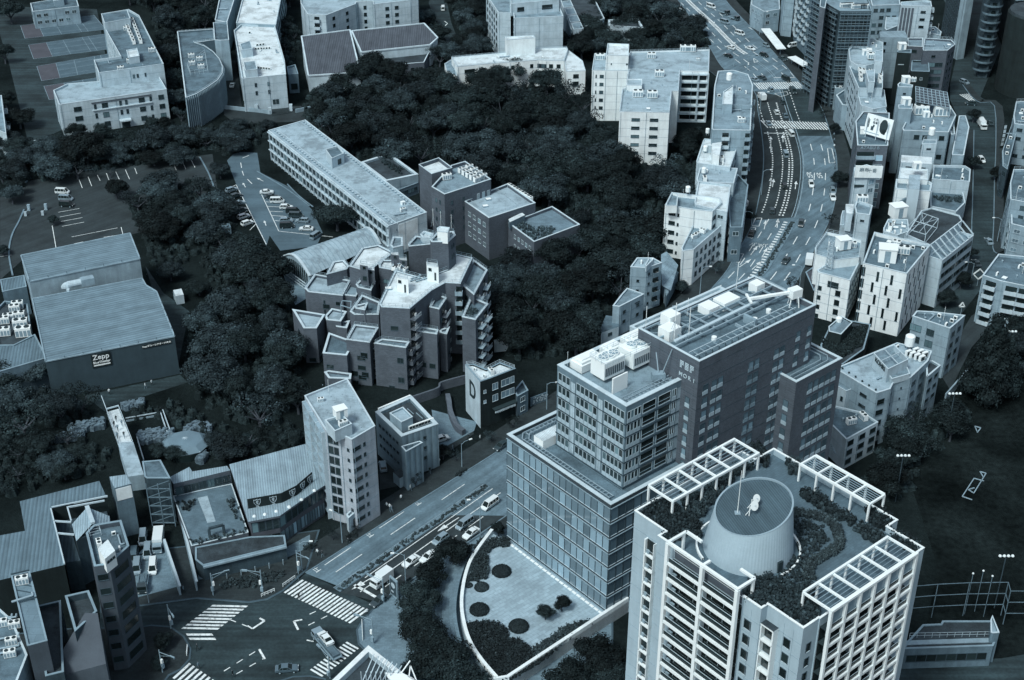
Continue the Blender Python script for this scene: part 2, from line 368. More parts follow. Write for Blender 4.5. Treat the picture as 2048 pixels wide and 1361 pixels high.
def finish():
    for b in ALLB:
        if b.wm in (W_, W2, W3) or b.wm.name.startswith('beige'):
            mb = MB()
            for i in range(len(b.pl)):
                a, c = face(b, i); d = c - a; l_ = d.length
                if l_ < 3 or Vector((d.y, -d.x)).dot(-(a + c)) <= 0: continue
                u = d / l_; nr = Vector((u.y, -u.x)); z = b.z - 3.2
                while z > b.base + 2: mb.obox((*a, z), (*d, 0), (*(nr * .03), 0), (0, 0, .07), W4 if b.wm is W3 else W3); z -= 3.1
                p = a + u * min(.5, l_ * .1) + nr * .1; m2 = MB(); m2.tube((*p, b.base), (*p, b.z - .5), .07, MIDM, 5); m2.build('downpipe', b.root)
                if l_ > 9: p = a + u * (l_ * rnd.uniform(.4, .6)) + nr * .1; m2 = MB(); m2.tube((*p, b.base), (*p, b.z - .5), .07, MIDM, 5); m2.build('downpipe', b.root)
            mb.build('floor_joint', b.root)
        ws = sorted(b.wins, key=lambda q: (Vector(q[2]) - cam.location).length); rest = {}; cnt = {}
        o = ROOTLOC[b.root.name]; b.wins.clear()
        for nm, me, loc, rot in ws:
            cnt[nm] = cnt.get(nm, 0) + 1
            if cnt[nm] <= 100:
                ob = bpy.data.objects.new(nm, me); col.objects.link(ob); ob.parent = b.root; ob.location = (loc[0] - o[0], loc[1] - o[1], loc[2] - o[2]); ob.rotation_euler = (0, 0, rot)
            else: rest.setdefault(nm, []).append((me, loc, rot))
        for nm, lst in rest.items():
            V = []; F = []; MI = []; mats = []
            for me, loc, rot in lst:
                k = len(V); ca, sa = math.cos(rot), math.sin(rot)
                V += [(v.co.x * ca - v.co.y * sa + loc[0] - o[0], v.co.x * sa + v.co.y * ca + loc[1] - o[1], v.co.z + loc[2] - o[2]) for v in me.vertices]
                mm = []
                for m in me.materials:
                    if m not in mats: mats.append(m)
                    mm.append(mats.index(m))
                for p in me.polygons: F.append([k + x for x in p.vertices]); MI.append(mm[p.material_index])
            me = bpy.data.meshes.new(nm); me.from_pydata(V, [], F)
            for m in mats: me.materials.append(m)
            me.polygons.foreach_set('material_index', MI); ob = bpy.data.objects.new(nm, me); col.objects.link(ob); ob.parent = b.root; ob['kind'] = 'stuff'
# rooftop pieces ----------------------------------------------------
def ac_mesh(kind):
    k = ('ac', kind)
    if k in _shared: return _shared[k]
    mb = MB()
    if kind == 'air_conditioner':
        mb.box((0, 0), 1.0, .45, .1, 1.05, WHT); mb.box((0, -.24), .7, .02, .25, .9, DRK); mb.box((0, 0), 1.1, .5, 0, .1, MIDM)
    elif kind == 'cooling_unit':
        mb.box((0, 0), 2.4, 1.2, .15, 1.7, WHT); mb.box((0, 0), 2.2, 1.0, 0, .15, DRK)
        for x in (-.6, .6): mb.tube((x, 0, 1.7), (x, 0, 1.82), .42, DRK, 10)
        for x in (-.9, -.3, .3, .9): mb.box((x, -.61), .45, .02, .3, 1.3, MIDM)
    elif kind == 'water_tank':
        mb.tube((0, 0, 1.0), (0, 0, 3.0), .95, WHT, 12); mb.dome((0, 0, 3.0), .95, .95, .3, WHT, 12, 3)
        for x, y in ((-.6, -.6), (.6, -.6), (.6, .6), (-.6, .6)): mb.beam((x, y, 0), (x, y, 1.0), .12, .12, MET)
        mb.tube((.5, -1.0, 0), (.5, -1.0, 2.8), .04, MET, 5)
    elif kind == 'vent_pipe':
        mb.tube((0, 0, 0), (0, 0, .7), .14, MET, 8); mb.dome((0, 0, .7), .3, .3, .2, MET, 8, 2)
    elif kind == 'roof_hatch':
        mb.box((0, 0), 1.6, 1.3, 0, .5, MIDM, top=WHT)
    elif kind == 'duct':
        mb.tube((-2, 0, .4), (2, 0, .4), .22, MET, 8); mb.tube((2, 0, .4), (2, .9, .4), .22, MET, 8)
        for x in (-1.5, 0, 1.5): mb.box((x, 0), .1, .5, 0, .25, DRK)
    elif kind == 'antenna':
        mb.tube((0, 0, 0), (0, 0, 4.2), .045, WHT, 5); mb.tube((-.4, 0, 3.9), (.4, 0, 3.9), .02, MET, 4); mb.tube((0, -.3, 3.5), (0, .3, 3.5), .02, MET, 4)
        for a in (0, 2.1, 4.2): mb.tube((0, 0, 2.2), (math.cos(a) * 1.0, math.sin(a) * 1.0, 0), .02, MET, 4)
    elif kind == 'storage_box':
        mb.box((0, 0), 2.4, 2.0, 0, 2.0, WHT); mb.box((0, -1.01), .8, .03, .05, 1.8, MIDM); mb.box((0, 0), 2.6, 2.2, 2.0, 2.12, WHT)
    _shared[k] = mb.mesh(kind); return _shared[k]
def put(b, kind, p, rot=0.0, s=1.0, z=None):
    p = G(p, b.zr if z is None else z); o = ROOTLOC[b.root.name]; ob = bpy.data.objects.new(kind, ac_mesh(kind)); col.objects.link(ob); ob.parent = b.root
    ob.location = (p.x - o[0], p.y - o[1], (b.zr if z is None else z) - o[2]); ob.rotation_euler = (0, 0, rot); ob.scale = (s, s, s); return ob
def edge_rot(b, i=0): a, c = face(b, i); return math.atan2((c - a).y, (c - a).x)
def row(b, kind, p, q, n, rot=None, s=1.0):
    p, q = G(p, b.zr), G(q, b.zr); r = math.atan2((q - p).y, (q - p).x) if rot is None else rot
    for i in range(n): put(b, kind, p + (q - p) * (i / max(n - 1, 1)), r, s)
def clutter(b, n, kinds=('air_conditioner', 'vent_pipe', 'air_conditioner', 'roof_hatch', 'duct', 'cooling_unit', 'antenna'), s=1.0):
    ins = inset(b.pl, 1.3); xs = [p.x for p in ins]; ys = [p.y for p in ins]; r = edge_rot(b); k = 0; t = 0; used = []
    while k < n and t < 200:
        t += 1; p = Vector((rnd.uniform(min(xs), max(xs)), rnd.uniform(min(ys), max(ys))))
        if inside(p, ins) and all((p - u).length > 1.8 for u in used): put(b, rnd.choice(kinds), p, r + rnd.choice((0, math.pi / 2)), s); used.append(p); k += 1
def rail(b, pl=None, z=None, ins=.15, h=1.0, mat=None, closed=True, name='railing'):
    pl = inset(b.pl, ins) if pl is None else pl; z = b.z if z is None else z; mb = MB(); mat = mat or FR; k = len(pl)
    for i in range(k if closed else k - 1):
        a, c = pl[i], pl[(i + 1) % k]; L_ = (c - a).length
        for zz in (h, h * .5): mb.beam((a.x, a.y, z + zz), (c.x, c.y, z + zz), .05, .05, mat)
        n = max(1, int(L_ / 1.5))
        for j in range(n): p = a + (c - a) * (j / n); mb.obox((p.x - .03, p.y - .03, z), (.06, 0, 0), (0, .06, 0), (0, 0, h), mat)
    return mb.build(name, b.root)
def text_mesh(body, size, mat, loc, rot, depth=.06, name='sign_lettering', parent=None, sx=1.0, bold=0.0):
    cu = bpy.data.curves.new(name, 'FONT'); cu.body = body; cu.size = size; cu.extrude = depth; cu.align_x = 'CENTER'; cu.align_y = 'CENTER'; cu.offset = bold
    t = bpy.data.objects.new(name, cu); col.objects.link(t); dg = bpy.context.evaluated_depsgraph_get(); me = bpy.data.meshes.new_from_object(t.evaluated_get(dg))
    bpy.data.objects.remove(t); bpy.data.curves.remove(cu); me.materials.clear(); me.materials.append(mat)
    ob = bpy.data.objects.new(name, me); col.objects.link(ob); o = ROOTLOC[parent.name] if parent else (0, 0, 0)
    ob.location = (loc[0] - o[0], loc[1] - o[1], loc[2] - o[2]); ob.rotation_euler = rot; ob.scale = (sx, 1, 1)
    if parent: ob.parent = parent
    return ob
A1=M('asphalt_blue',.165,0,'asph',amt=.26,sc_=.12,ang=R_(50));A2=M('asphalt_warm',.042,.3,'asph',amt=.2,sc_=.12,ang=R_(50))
A3=M('asphalt_dark',.042,0,'asph',amt=.35,sc_=.1);PV=M('paving',.038,.3,'pave',amt=.25,sc_=.2,pitch=.6);KB=M('kerb_stone',.2,0,'plain');KBL=M('kerb_top',.09,0,'plain')
PV2=M('paving_light',.2,0,'pave',amt=.2,sc_=.2,pitch=.5);A4=M('asphalt_lot',.12,0,'asph',amt=.12,sc_=.1)
mb=MB();mb.face([(-1500,-200,0),(1500,-200,0),(1500,2500,0),(-1500,2500,0)],SOIL);struct('ground',mb)
def SL(pts,n=6):return smooth_line([G('s %g %g'%p)for p in pts],n)
Ledge=SL([(1330,-60),(1350,-10),(1375,25),(1420,95),(1450,140),(1508,182),(1517,225),(1524,266),(1528,310),(1526,350),(1518,400),(1505,450),(1470,515),(1440,560),(1360,640),(1200,765),(1014,892),(812,1019),(612,1147)])
Cdiv=SL([(1345,-40),(1375,0),(1425,47),(1472,94),(1511,121),(1551,157),(1578,230),(1593,272),(1604,321),(1601,378),(1586,435),(1550,500),(1512,556),(1425,640),(1215,815),(1011,955),(850,1067),(681,1185)])
Redge=SL([(1410,-60),(1450,0),(1500,54),(1560,120),(1609,178),(1640,212),(1661,272),(1673,327),(1667,412),(1640,477),(1609,531),(1573,592),(1480,690),(1250,862),(969,1061),(806,1170),(760,1205)])
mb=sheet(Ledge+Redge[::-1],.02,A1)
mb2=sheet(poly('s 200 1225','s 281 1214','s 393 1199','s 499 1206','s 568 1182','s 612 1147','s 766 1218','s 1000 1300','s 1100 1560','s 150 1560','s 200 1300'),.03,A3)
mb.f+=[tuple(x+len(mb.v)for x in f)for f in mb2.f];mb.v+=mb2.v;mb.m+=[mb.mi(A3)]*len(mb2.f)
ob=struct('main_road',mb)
def seg(line,y0,y1):
 Y0,Y1=G('s 1000 %g'%y1).y,G('s 1000 %g'%y0).y;return[p for p in line if Y0<=p.y<=Y1]
def patch(y0,y1,la,lb,mat,z=.04):
 a,b=seg(la,y0,y1),seg(lb,y0,y1);return sheet(a+b[::-1],z,mat)
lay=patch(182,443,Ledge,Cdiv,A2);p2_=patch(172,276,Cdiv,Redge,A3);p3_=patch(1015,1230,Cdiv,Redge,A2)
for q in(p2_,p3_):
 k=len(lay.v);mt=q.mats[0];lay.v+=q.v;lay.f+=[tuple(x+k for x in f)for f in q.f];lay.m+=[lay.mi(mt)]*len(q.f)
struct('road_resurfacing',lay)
def pavement(name,pl,mat=PV,z=.14):
 mb=MB();mb.prism(pl,0,z,KB,top=mat);sg=sum(a.x*b.y-a.y*b.x for a,b in zip(pl,pl[1:]+pl[:1]));i_=inset(pl,.4 if sg>0 else-.4)
 for k in range(len(pl)):j=(k+1)%len(pl);mb.face([(*pl[k],z+.005),(*pl[j],z+.005),(*i_[j],z+.005),(*i_[k],z+.005)],KBL)
 return struct(name,mb)
def pav_band(name,la,lb,mat=PV):
 mb=MB()
 for i in range(len(la)-1):
  a,b,c,d=la[i],lb[i],lb[i+1],la[i+1]
  mb.face([(*a,.14),(*b,.14),(*c,.14),(*d,.14)],mat);mb.face([(*a,0),(*a,.14),(*d,.14),(*d,0)],KB);mb.face([(*b,.14),(*b,0),(*c,0),(*c,.14)],KB)
  e=a+(b-a).normalized()*.3;g_=d+(c-d).normalized()*.3
  mb.face([(*a,.146),(*e,.146),(*g_,.146),(*d,.146)],KB)
 return struct(name,mb)
pav_band('pavement_north',Ledge,offs(Ledge,6.5));pav_band('pavement_south',Redge,offs(Redge,-5))
pavement('pavement_west',poly('m 500 1015','m 900 1010','m 1000 995','m 1130 1005','m 1220 1070','m 1265 1150','m 1260 1220','m 1200 1290','m 1120 1330','m 1000 1500','m 600 1900','m -400 1900','m -400 1100'))
pavement('pavement_east',poly('n 800 900','n 740 960','n 700 1030','n 712 1120','n 780 1190','n 900 1500','n 1100 1900','n 2400 1900','n 2400 300','n 1560 372','n 1010 738'),PV2,.165)
pavement('pavement_corner',poly('s 200 1150','s 300 1100','s 500 1080','s 640 1060','s 615 1140','s 568 1182','s 535 1200','s 499 1206','s 393 1198','s 281 1213','s 200 1226'),PV,.155)
pavement('pavement_island',poly('n 200 1361','n 280 1335','n 400 1330','n 500 1350','n 560 1500','n 100 1500'))
mb=MB();Mi=seg(Cdiv,960,1190);band(offs(Mi,.1),offs(Mi,1.9),0,KB,mb,.2);Mj=seg(Cdiv,437,640);band(offs(Mj,-1.6),offs(Mj,.8),0,KB,mb,.2);struct('median_kerb',mb)
mb=MB()
for ln in(offs(Mi,1.0),offs(Mj,-.4)):
 for i in range(len(ln)-1):
  a,b=ln[i],ln[i+1];n=max(1,int((b-a).length/.7))
  for j in range(n):
   p=a+(b-a)*(j/n);
   for _ in range(3):mb.dome((p.x+rnd.uniform(-.6,.6),p.y+rnd.uniform(-.6,.6),.2),.35,.35,rnd.uniform(.2,.55),HEDGE,6,2)
solo('hedge_strip',mb,'low planted strips along the median of the main road','ground cover',kind='stuff')
mb=MB();Mu=seg(Cdiv,120,440)
for dd in(-.5,.5):dashes(mb,offs(Mu,dd),500,0,.25,.06,PAINTD)
struct('median_line',mb)
mk=MB();ZM=.065
for dd in(3.4,6.8):dashes(mk,offs(seg(Cdiv,195,440),dd),1.0,1.0,.55 if dd==3.4 else.4,ZM,PAINT)
dashes(mk,offs(seg(Cdiv,265,440),4.5),1.0,1.0,.55,ZM,PAINT)
dashes(mk,offs(seg(Cdiv,182,250),10.5),1.5,1.5,.3,ZM,PAINT);dashes(mk,offs(seg(Cdiv,265,440),10.3),1.0,1.0,.45,ZM,PAINT)
dashes(mk,offs(seg(Cdiv,172,250),-3.2),1.5,1.5,.3,ZM,PAINT);dashes(mk,offs(seg(Cdiv,-60,110),.8),300,0,.5,ZM,PAINT)
dashes(mk,offs(seg(Cdiv,-60,110),-.8),300,0,.5,ZM,PAINT)
hz=offs(seg(Cdiv,-60,110),0)
dashes(mk,hz,.8,.9,1.4,ZM,PAINT)
for dd in(-4.2,-8):dashes(mk,offs(seg(Cdiv,-60,160),dd),5,4,.3,ZM,PAINT);dashes(mk,offs(seg(Cdiv,285,640),dd),6,7,.28,ZM,PAINT)
for dd in(4.2,7.6):dashes(mk,offs(seg(Cdiv,-60,160),dd),5,4,.3,ZM,PAINT)
for dd in(4.0,7.2):dashes(mk,offs(seg(Cdiv,445,640),dd),5,5,.25,ZM,PAINT)
dashes(mk,offs(seg(Cdiv,440,640),1.6),.8,1.1,1.3,ZM,PAINT)
for dd in(5.6,9.2):dashes(mk,offs(seg(Cdiv,960,1190),dd),8,9,.2,ZM,PAINT,3)
dashes(mk,offs(seg(Cdiv,960,1190),2.2),400,0,.15,ZM,PAINTD);dashes(mk,offs(seg(Cdiv,960,1190),12.6),400,0,.15,ZM,PAINTD)
dashes(mk,offs(seg(Cdiv,960,1175),-3.1),14,3,.22,ZM,PAINT,5);dashes(mk,offs(seg(Cdiv,960,1165),-.6),400,0,.2,ZM,PAINT)
dashes(mk,offs(seg(Cdiv,1000,1165),-6),5,4,.22,ZM,PAINT)
def cross(p0,p1,q0,n,frac=.5):
 a,b,c=G(p0),G(p1),G(q0);u=(b-a)/n;v=c-a
 for i in range(n):
  o=a+u*i;e=o+u*frac
  mk.face([(*o,ZM),(*e,ZM),(*(e+v),ZM),(*(o+v),ZM)],PAINT)
cross('n 222 780','n 672 990','n 345 695',19,.55)
cross('m 1405 862','m 1185 1030','m 1640 868',8,.55);cross('m 1228 1052','m 1265 1108','m 1400 1052',2,.5)
cross('m 1250 1245','m 1700 1560','m 1140 1345',17,.5)
cross('n 640 1105','n 385 1300','n 720 1150',12,.5)
def zebra(p0,p1,h_,n,slant=0):
 a,b=G(p0),G(p1);u=(b-a)/n
 v=Vector((slant,-h_))
 for i in range(n):
  o=a+u*i;e=o+u*.5
  mk.face([(*(o+v),ZM),(*(e+v),ZM),(*e,ZM),(*o,ZM)],PAINT)
zebra('d 258 548','d 560 540',7.5,20,1.5);zebra('d 305 795','d 745 810',7.5,24,1.5);zebra('d 1620 625','d 1705 618',7,6,2.2);zebra('c 1640 182','c 1730 184',9,7,4)
zebra('d 620 600','d 700 690',3.5,10,2.5)
for a_,b_,w_ in(('d 330 880','d 520 882',.5),('d 395 513','d 540 513',.4),('n 690 730','n 830 810',.7),('m 1715 950','m 1748 968',.45),('m 1748 968','m 1668 1020',.45),('m 1668 1020','m 1635 1000',.35),('n 345 960','n 290 970',.4),('n 290 970','n 318 1027',.45),('n 60 1155','n 98 1220',.45),('n 375 1095','n 420 1105',.3),
    ('m 1350 1590','m 1640 1180',.3)):
 if a_!='m 1350 1590':stripe(mk,G(a_),G(b_),w_,ZM,PAINT)
for a_,b_ in(('m 1520 960','m 1660 1015'),('m 1480 1300','m 1720 1150'),('m 1560 1320','m 1745 1215'),('n 435 905','n 350 945'),('n 510 935','n 370 1005')):dashes(mk,[G(a_),G(b_)],1.5,1.6,.22,ZM,PAINT)
def arrow(p,q,hw=.9,l=5.0):
 a,b=G(p),G(q);d=(b-a).normalized();s=Vector((-d.y,d.x));e=a+d*l*.6
 mk.face([(*(a-s*.12),ZM),(*(e-s*.12),ZM),(*(e+s*.12),ZM),(*(a+s*.12),ZM)],PAINT)
 t=a+d*l;mk.face([(*(e-s*hw/2),ZM),(*t,ZM),(*(e+s*hw/2),ZM)],PAINT)
arrow('n 1380 285','n 1280 350',1.4,7);arrow('n 860 650','n 750 715',1.6,8)
for y in(950,1230,1010):arrow('c 1790 %g'%y,'c 1788 %g'%(y-60),1.3,7)
for p,q in(('c 1870 940','c 1868 900'),('c 1950 1250','c 1958 1190'),('g 1655 530','g 1685 490'),('g 1730 545','g 1755 500'),('g 1580 610','g 1640 570'),('g 1665 625','g 1710 585'),('g 1745 360','g 1755 310'),('g 1830 350','g 1835 310'),('g 1800 80','g 1808 30')):arrow(p,q,1.3,7)
def ground_text(t,p,rot,size,sy=2.2):
 x=G(p);ob=text_mesh(t,size,PAINT,(x.x,x.y,ZM),(0,0,rot),.002,'road_lettering');ob.scale=(1,sy,1);ob['kind']='structure'
ground_text('50','d 632 1155',math.pi,1.9,3.4);ground_text('50','d 697 1158',math.pi,1.9,3.4)
for p in('h 275 465','h 350 472'):ground_text('バス',p,R_(-28),2.0,1.7)
for p,r in(('n 440 630',-40),('n 790 400',-40),('n 1105 190',-40)):ground_text('止',p,R_(r+90),1.6,1.4)
def outline(pts,w_=.25):
 q=[G(p)for p in pts]
 for i in range(len(q)):stripe(mk,q[i],q[(i+1)%len(q)],w_,ZM,PAINT)
outline(['d 750 980','d 778 980','d 800 1075','d 762 1078']);outline(['g 1690 285','g 1730 285','g 1710 340','g 1665 335']);outline(['g 1575 520','g 1610 522','g 1580 580','g 1545 572']);outline(['g 1650 345','g 1690 350','g 1665 420','g 1630 410'])
outline(['c 1675 385','c 1705 405','c 1680 415']);outline(['d 400 620','d 440 640','d 490 625','d 480 605'],.2)
struct('road_markings',mk)
mb=MB()
def add_sheet(pts,z,mat):mb.face([(p.x,p.y,z)for p in poly(*pts)],mat)
add_sheet(['d 1480 -60','d 1640 200','d 1560 560','d 1560 660','d 1650 860','d 1700 1361','h 1700 300','h 1680 480','h 1600 700','h 1350 1010','h 1560 1010','h 1760 760','h 1860 560','h 1900 250','h 1920 0','d 1930 860','d 1860 700','d 1760 640','d 1900 300','d 1760 -60'],.025,A3)
add_sheet(['l 1560 430','l 1700 150','l 1850 -20','l 2000 -150','l 1900 -200','l 1700 -60','l 1480 300'],.025,A2)
struct('side_road',mb)
_l=smooth_line([G(p)for p in('d 1720 860','d 1716 1100','d 1710 1361','h 1706 300','h 1700 420','h 1650 640')],3);pav_band('pavement_side',_l,offs(_l,3.2))
_l=smooth_line([G(p)for p in('d 1640 560','d 1700 640','d 1760 680','d 1850 700','d 1858 1000','h 1850 0','h 1845 300','h 1838 480','h 1870 520')],3);pav_band('pavement_side',_l,offs(_l,-3.2))
mb=MB()
add_sheet(['a -60 40','a 640 60','a 760 700','a 360 880','a 340 1020','a 200 1000','a 60 420'],.02,A3)
struct('school_yard',mb)
LNE=M('court_line',.3,0,'paint');CB=M('court_blue',.11,0,'plain',amt=.12);CRD=M('court_brown',.075,.9,'plain',amt=.12)
for k,(q0,q1,q2,q3)in enumerate(((('a 135 170'),('a 165 255'),('a 700 195'),('a 620 100')),('a 188 298','a 222 390','a 760 320','a 690 225'),('a 243 438','a 275 535','a 800 450','a 780 345'),('a 290 570','a 325 660','a 860 590','a 850 480'))):
 mb=MB();c4=[G(q)for q in(q0,q1,q2,q3)];L1=lambda t:c4[0]+(c4[3]-c4[0])*t;L2=lambda t:c4[1]+(c4[2]-c4[1])*t
 mb.face([(*L1(0),.05),(*L2(0),.05),(*L2(.23),.05),(*L1(.23),.05)],CRD);mb.face([(*L1(.23),.05),(*L2(.23),.05),(*L2(1),.05),(*L1(1),.05)],CB)
 for t in(0,.23,.45,.7,.78,1):stripe(mb,L1(t),L2(t),.18,.07,LNE)
 for s_ in(0,.18,.5,.82,1):stripe(mb,L1(0).lerp(L2(0),s_)if s_ in(0,1)else L1(.23).lerp(L2(.23),s_),L1(1).lerp(L2(1),s_),.18,.07,LNE)
 struct('tennis_court',mb)
mb=MB();add_sheet(['s 0 395','s 55 362','s 160 345','s 425 308','s 440 420','s 260 470','s 45 520','s 0 560'],.02,A2)
add_sheet(['a 1500 1060','a 1560 1000','a 1700 1010','a 1720 1140','a 1900 1230','f 250 60','f 410 230','f 480 380','f 440 470','f 200 500','f 130 400','e 1760 470','e 1560 60'],.02,A4)
struct('car_park',mb)
mk=MB();ZM=.06
def bay(a_,b_,w_=.2):stripe(mk,G(a_),G(b_),w_,ZM,PAINT)
for p,q in(((1315,1037),(1350,1097)),((1258,1048),(1288,1107)),((1200,1058),(1228,1117)),((1140,1068),(1165,1125)),((828,1122),(856,1185)),((765,1135),(790,1190)),((703,1145),(720,1190)),((643,1157),(662,1195)),((582,1168),(606,1230)),((520,1180),(544,1243)),((890,1110),(905,1150))):bay('a %d %d'%p,'a %d %d'%q)
for p,q in(((385,247),(524,222)),((395,278),(534,252)),((402,308),(546,282)),((410,340),(556,312)),((474,410),(776,350)),((685,412),(795,395)),((490,455),(550,442)),((345,335),(372,492)),((800,345),(812,392)),((0,540),(75,530)),((0,480),(50,478))):bay('e %d %d'%p,'e %d %d'%q)
for p,q in(((1560,65),(1760,460)),((1728,130),(1842,372)),((1842,372),(2200,410)),((1745,178),(1840,182)),((1760,208),(1850,212)),((1775,240),(1870,244)),((1790,268),(1890,275)),((1815,300),(1880,310)),((1500,95),(1560,65)),((1530,150),(1590,120)),((1560,205),(1615,175)),((1590,262),(1640,235)),((1615,320),(1665,290)),((1650,365),(1690,325))):bay('e %d %d'%p,'e %d %d'%q,.22)
for p,q in(((1590,1075),(1596,1110)),((1600,1130),(1610,1160)),((1635,1185),(1665,1215)),((1602,1045),(1645,1027))):bay('a %d %d'%p,'a %d %d'%q,.25)
for p,q in(('a 1740 1198','a 1705 1180'),('a 1622 1238','a 1605 1210'),('e 1758 335','e 1742 295')):arrow(p,q,1.0,4)
struct('bay_markings',mk)
mb=MB();add_sheet(['l 1480 1600','l 1250 900','l 1560 500','l 2300 -300','l 2600 1400','q 2600 2000','q 1200 2000'],.03,M('sports_turf',.014,.3,'grass',amt=.6,sc_=.05));struct('sports_field',mb)
mb=MB();add_sheet(['q 1240 1240','q 1900 1215','q 2300 1150','q 2300 1600','q 1200 1600'],.06,A3);struct('forecourt',mb)
mb=MB();add_sheet(['i 560 470','i 640 450','i 1190 330','i 1240 380','i 800 520','i 690 570'],.03,A3)
add_sheet(['j 850 900','j 1000 850','j 1450 650','j 1480 720','j 1000 1060','j 860 1090'],.03,PV)
add_sheet(['j 1200 560','j 1500 640','j 1480 700','j 1300 800','j 1230 820'],.035,PV2);add_sheet(['m 880 560','m 1060 380','m 1190 740','m 910 815'],.16,PV2)
add_sheet(['e 960 600','e 1080 780','e 1250 900','e 1180 1250','e 1080 1000'],.03,A3);add_sheet(['m 1300 600','m 1900 480','m 2048 400','m 2048 480','m 1880 560','m 1310 700'],.16,PV2)
add_sheet(['f 180 560','f 250 540','f 400 800','f 300 860'],.03,PV2);add_sheet(['a 1480 760','a 1480 400','a 1560 400','a 1600 720','a 1990 700','a 2040 800','a 1560 820'],.03,PV)
struct('footpath',mb)
GB=M('podium_glass',.22,0,'glass',rough=.05,amt=.1);BW=M('hotel_glass',.12,0,'glass',rough=.1,amt=.15);BAND=M('spandrel_band',.06,.3,'plain',amt=.1)
_shared_p={}
def pane(w_,h_,mat,fr=FRD,t=.07,low=None):
 k=('pane',w_,h_,mat.name,low and low.name)
 if k in _shared:return _shared[k]
 mb=MB();mb.obox((-w_/2,-.03,-h_),(w_,0,0),(0,.03,0),(0,0,h_),mat)
 for x in(-w_/2,w_/2-t):mb.obox((x,-.1,-h_),(t,0,0),(0,.1,0),(0,0,h_),fr)
 mb.obox((-w_/2+t,-.1,-t),(w_-2*t,0,0),(0,.1,0),(0,0,t),fr)
 if low:mb.obox((-w_/2,-.09,-h_-.95),(w_,0,0),(0,.09,0),(0,0,.93),low)
 else:mb.obox((-w_/2,-.12,-h_-.02),(w_,0,0),(0,.12,0),(0,0,.09),FR)
 _shared[k]=mb.mesh('window');return _shared[k]
def panes(b,i,fr_w,rows,h_,top,fh,mat,frm=FRD,low=None,rowskip=()):
 a,c=face(b,i);L_=(c-a).length;d=(c-a)/L_;rot=math.atan2(d.y,d.x)
 for r in range(rows):
  if r in rowskip:continue
  for fx,ww in fr_w:
   p=a+d*(L_*fx);b.wins.append(('window',pane(ww,h_,mat,frm,low=low),(p.x,p.y,b.z-top-r*fh),rot))
def uvbox(u0,u1,v0,v1):return[UV(u0,v1),UV(u0,v0),UV(u1,v0),UV(u1,v1)]
off=bld('office_complex','office complex with glass podium, pale block and tall brown brick tower',uvbox(-188.9,-156.9,157.1,216),31,base=3,wall=BAND,roof=RD,par=1.0,pt=.8)
n=17;fr_=[((j+.5)/n,1.86)for j in range(n)];panes(off,1,fr_,7,3.05,1.25,3.82,GB);
n=28;fr_=[((j+.5)/n,1.95)for j in range(16)];panes(off,2,fr_,7,3.05,1.25,3.82,BW)
n=28;fr_=[((j+.5)/n,1.95)for j in range(28)];panes(off,0,fr_,7,2.75,1.5,3.82,GL)
mb=MB();DR=off.root
for r in range(8):
 z=31-1.1-r*3.82
 for u0,v0,u1,v1 in((-188.9,157.1,-156.9,157.1),(-156.9,157.1,-156.9,190)):
  p,q=UV(u0,v0),UV(u1,v1);nr=-VA if v0==v1 else UA
  mb.beam((*(p+nr*.12),z),(*(q+nr*.12),z),.22,.12,MIDM)
mb.build('facade_rail',DR)
up=block(off,[UV(-179.9,200),UV(-179.9,163),UV(-159.8,163),UV(-159.8,200)],50.2,wall=M('office_wall',.19,0,'wall',amt=.12),roof=RG_,par=1.2,pt=.9)
LOWP=M('lower_panel',.42,0,'plain',amt=.12)
ALLB.append(up)
def colset(x0,x1,n):return[(x0+(x1-x0)*(j+.5)/n,0)for j in range(n)]
LF=20.1
def fixw(lst,w_):return[(x,w_)for x,_ in lst]
panes(up,1,fixw(colset(.02,.20,3),1.1)+fixw(colset(.29,.60,5),1.15)+fixw(colset(.70,.985,5),1.08),6,1.75,1.5,3.05,GL,FR,LOWP)
panes(up,1,fixw(colset(.70,.985,5),1.08),1,1.45,1.9+18.3,3.05,GL,FR,LOWP)
panes(up,2,fixw(colset(.02*.43,.26*.43,4),.85)+fixw(colset(.80*.43,.88*.43,2),.6),6,1.75,1.5,3.05,GL,FR,LOWP)
for f0,f1 in((.28,.52),(.55,.78)):panes(up,2,[((f0+f1)/2*.43,(f1-f0)*16*.95)],6,2.4,1.4,3.05,GLD,FR)  # flat dark panes painted in for the shade of open balcony recesses
panes(up,0,fixw(colset(.02,.5,10),1.1),6,1.75,1.5,3.05,GL,FR,LOWP)
mb=MB()
FN=M('ribbed_panel',.42,0,'fins',pitch=.5,ang=R_(-50))
for f0,f1 in((.21,.275),(.615,.68)):
 p,q=UV(-179.9+20.1*f0,162.9),UV(-179.9+20.1*f1,162.9);mb.face([(*p,31),(*q,31),(*q,48.2),(*p,48.2)],FN)
p,q=UV(-159.75,177.2),UV(-159.75,178.2);mb.face([(*p,31),(*q,31),(*q,48.5),(*p,48.5)],FN)
mb.build('ribbed_panel',DR)
for r in range(6):
 mb=MB();z=50.2-4.5-r*3.05
 mb.obox((*UV(-180,162.86),z),(*(UA*20.3),0),(*(VA*.14),0),(0,0,.22),DK);mb.obox((*UV(-159.8,163),z),(*(VA*15),0),(*(UA*.14),0),(0,0,.22),DK);mb.build('spandrel',DR)
mb=MB()
for r in range(6):
 for dz in(.4,1.2):z=50.2-3.9-r*3.05+dz;mb.beam((*UV(-159.6,167.5),z),(*UV(-159.6,175.2),z),.06,.07,MIDM)
mb.build('balcony_rail',DR)
def rbox(u0,u1,v0,v1,z0,z1,mat,name,top=None):
 mb=MB();mb.prism(uvbox(u0,u1,v0,v1),z0,z1,mat,top=top);return mb.build(name,DR)
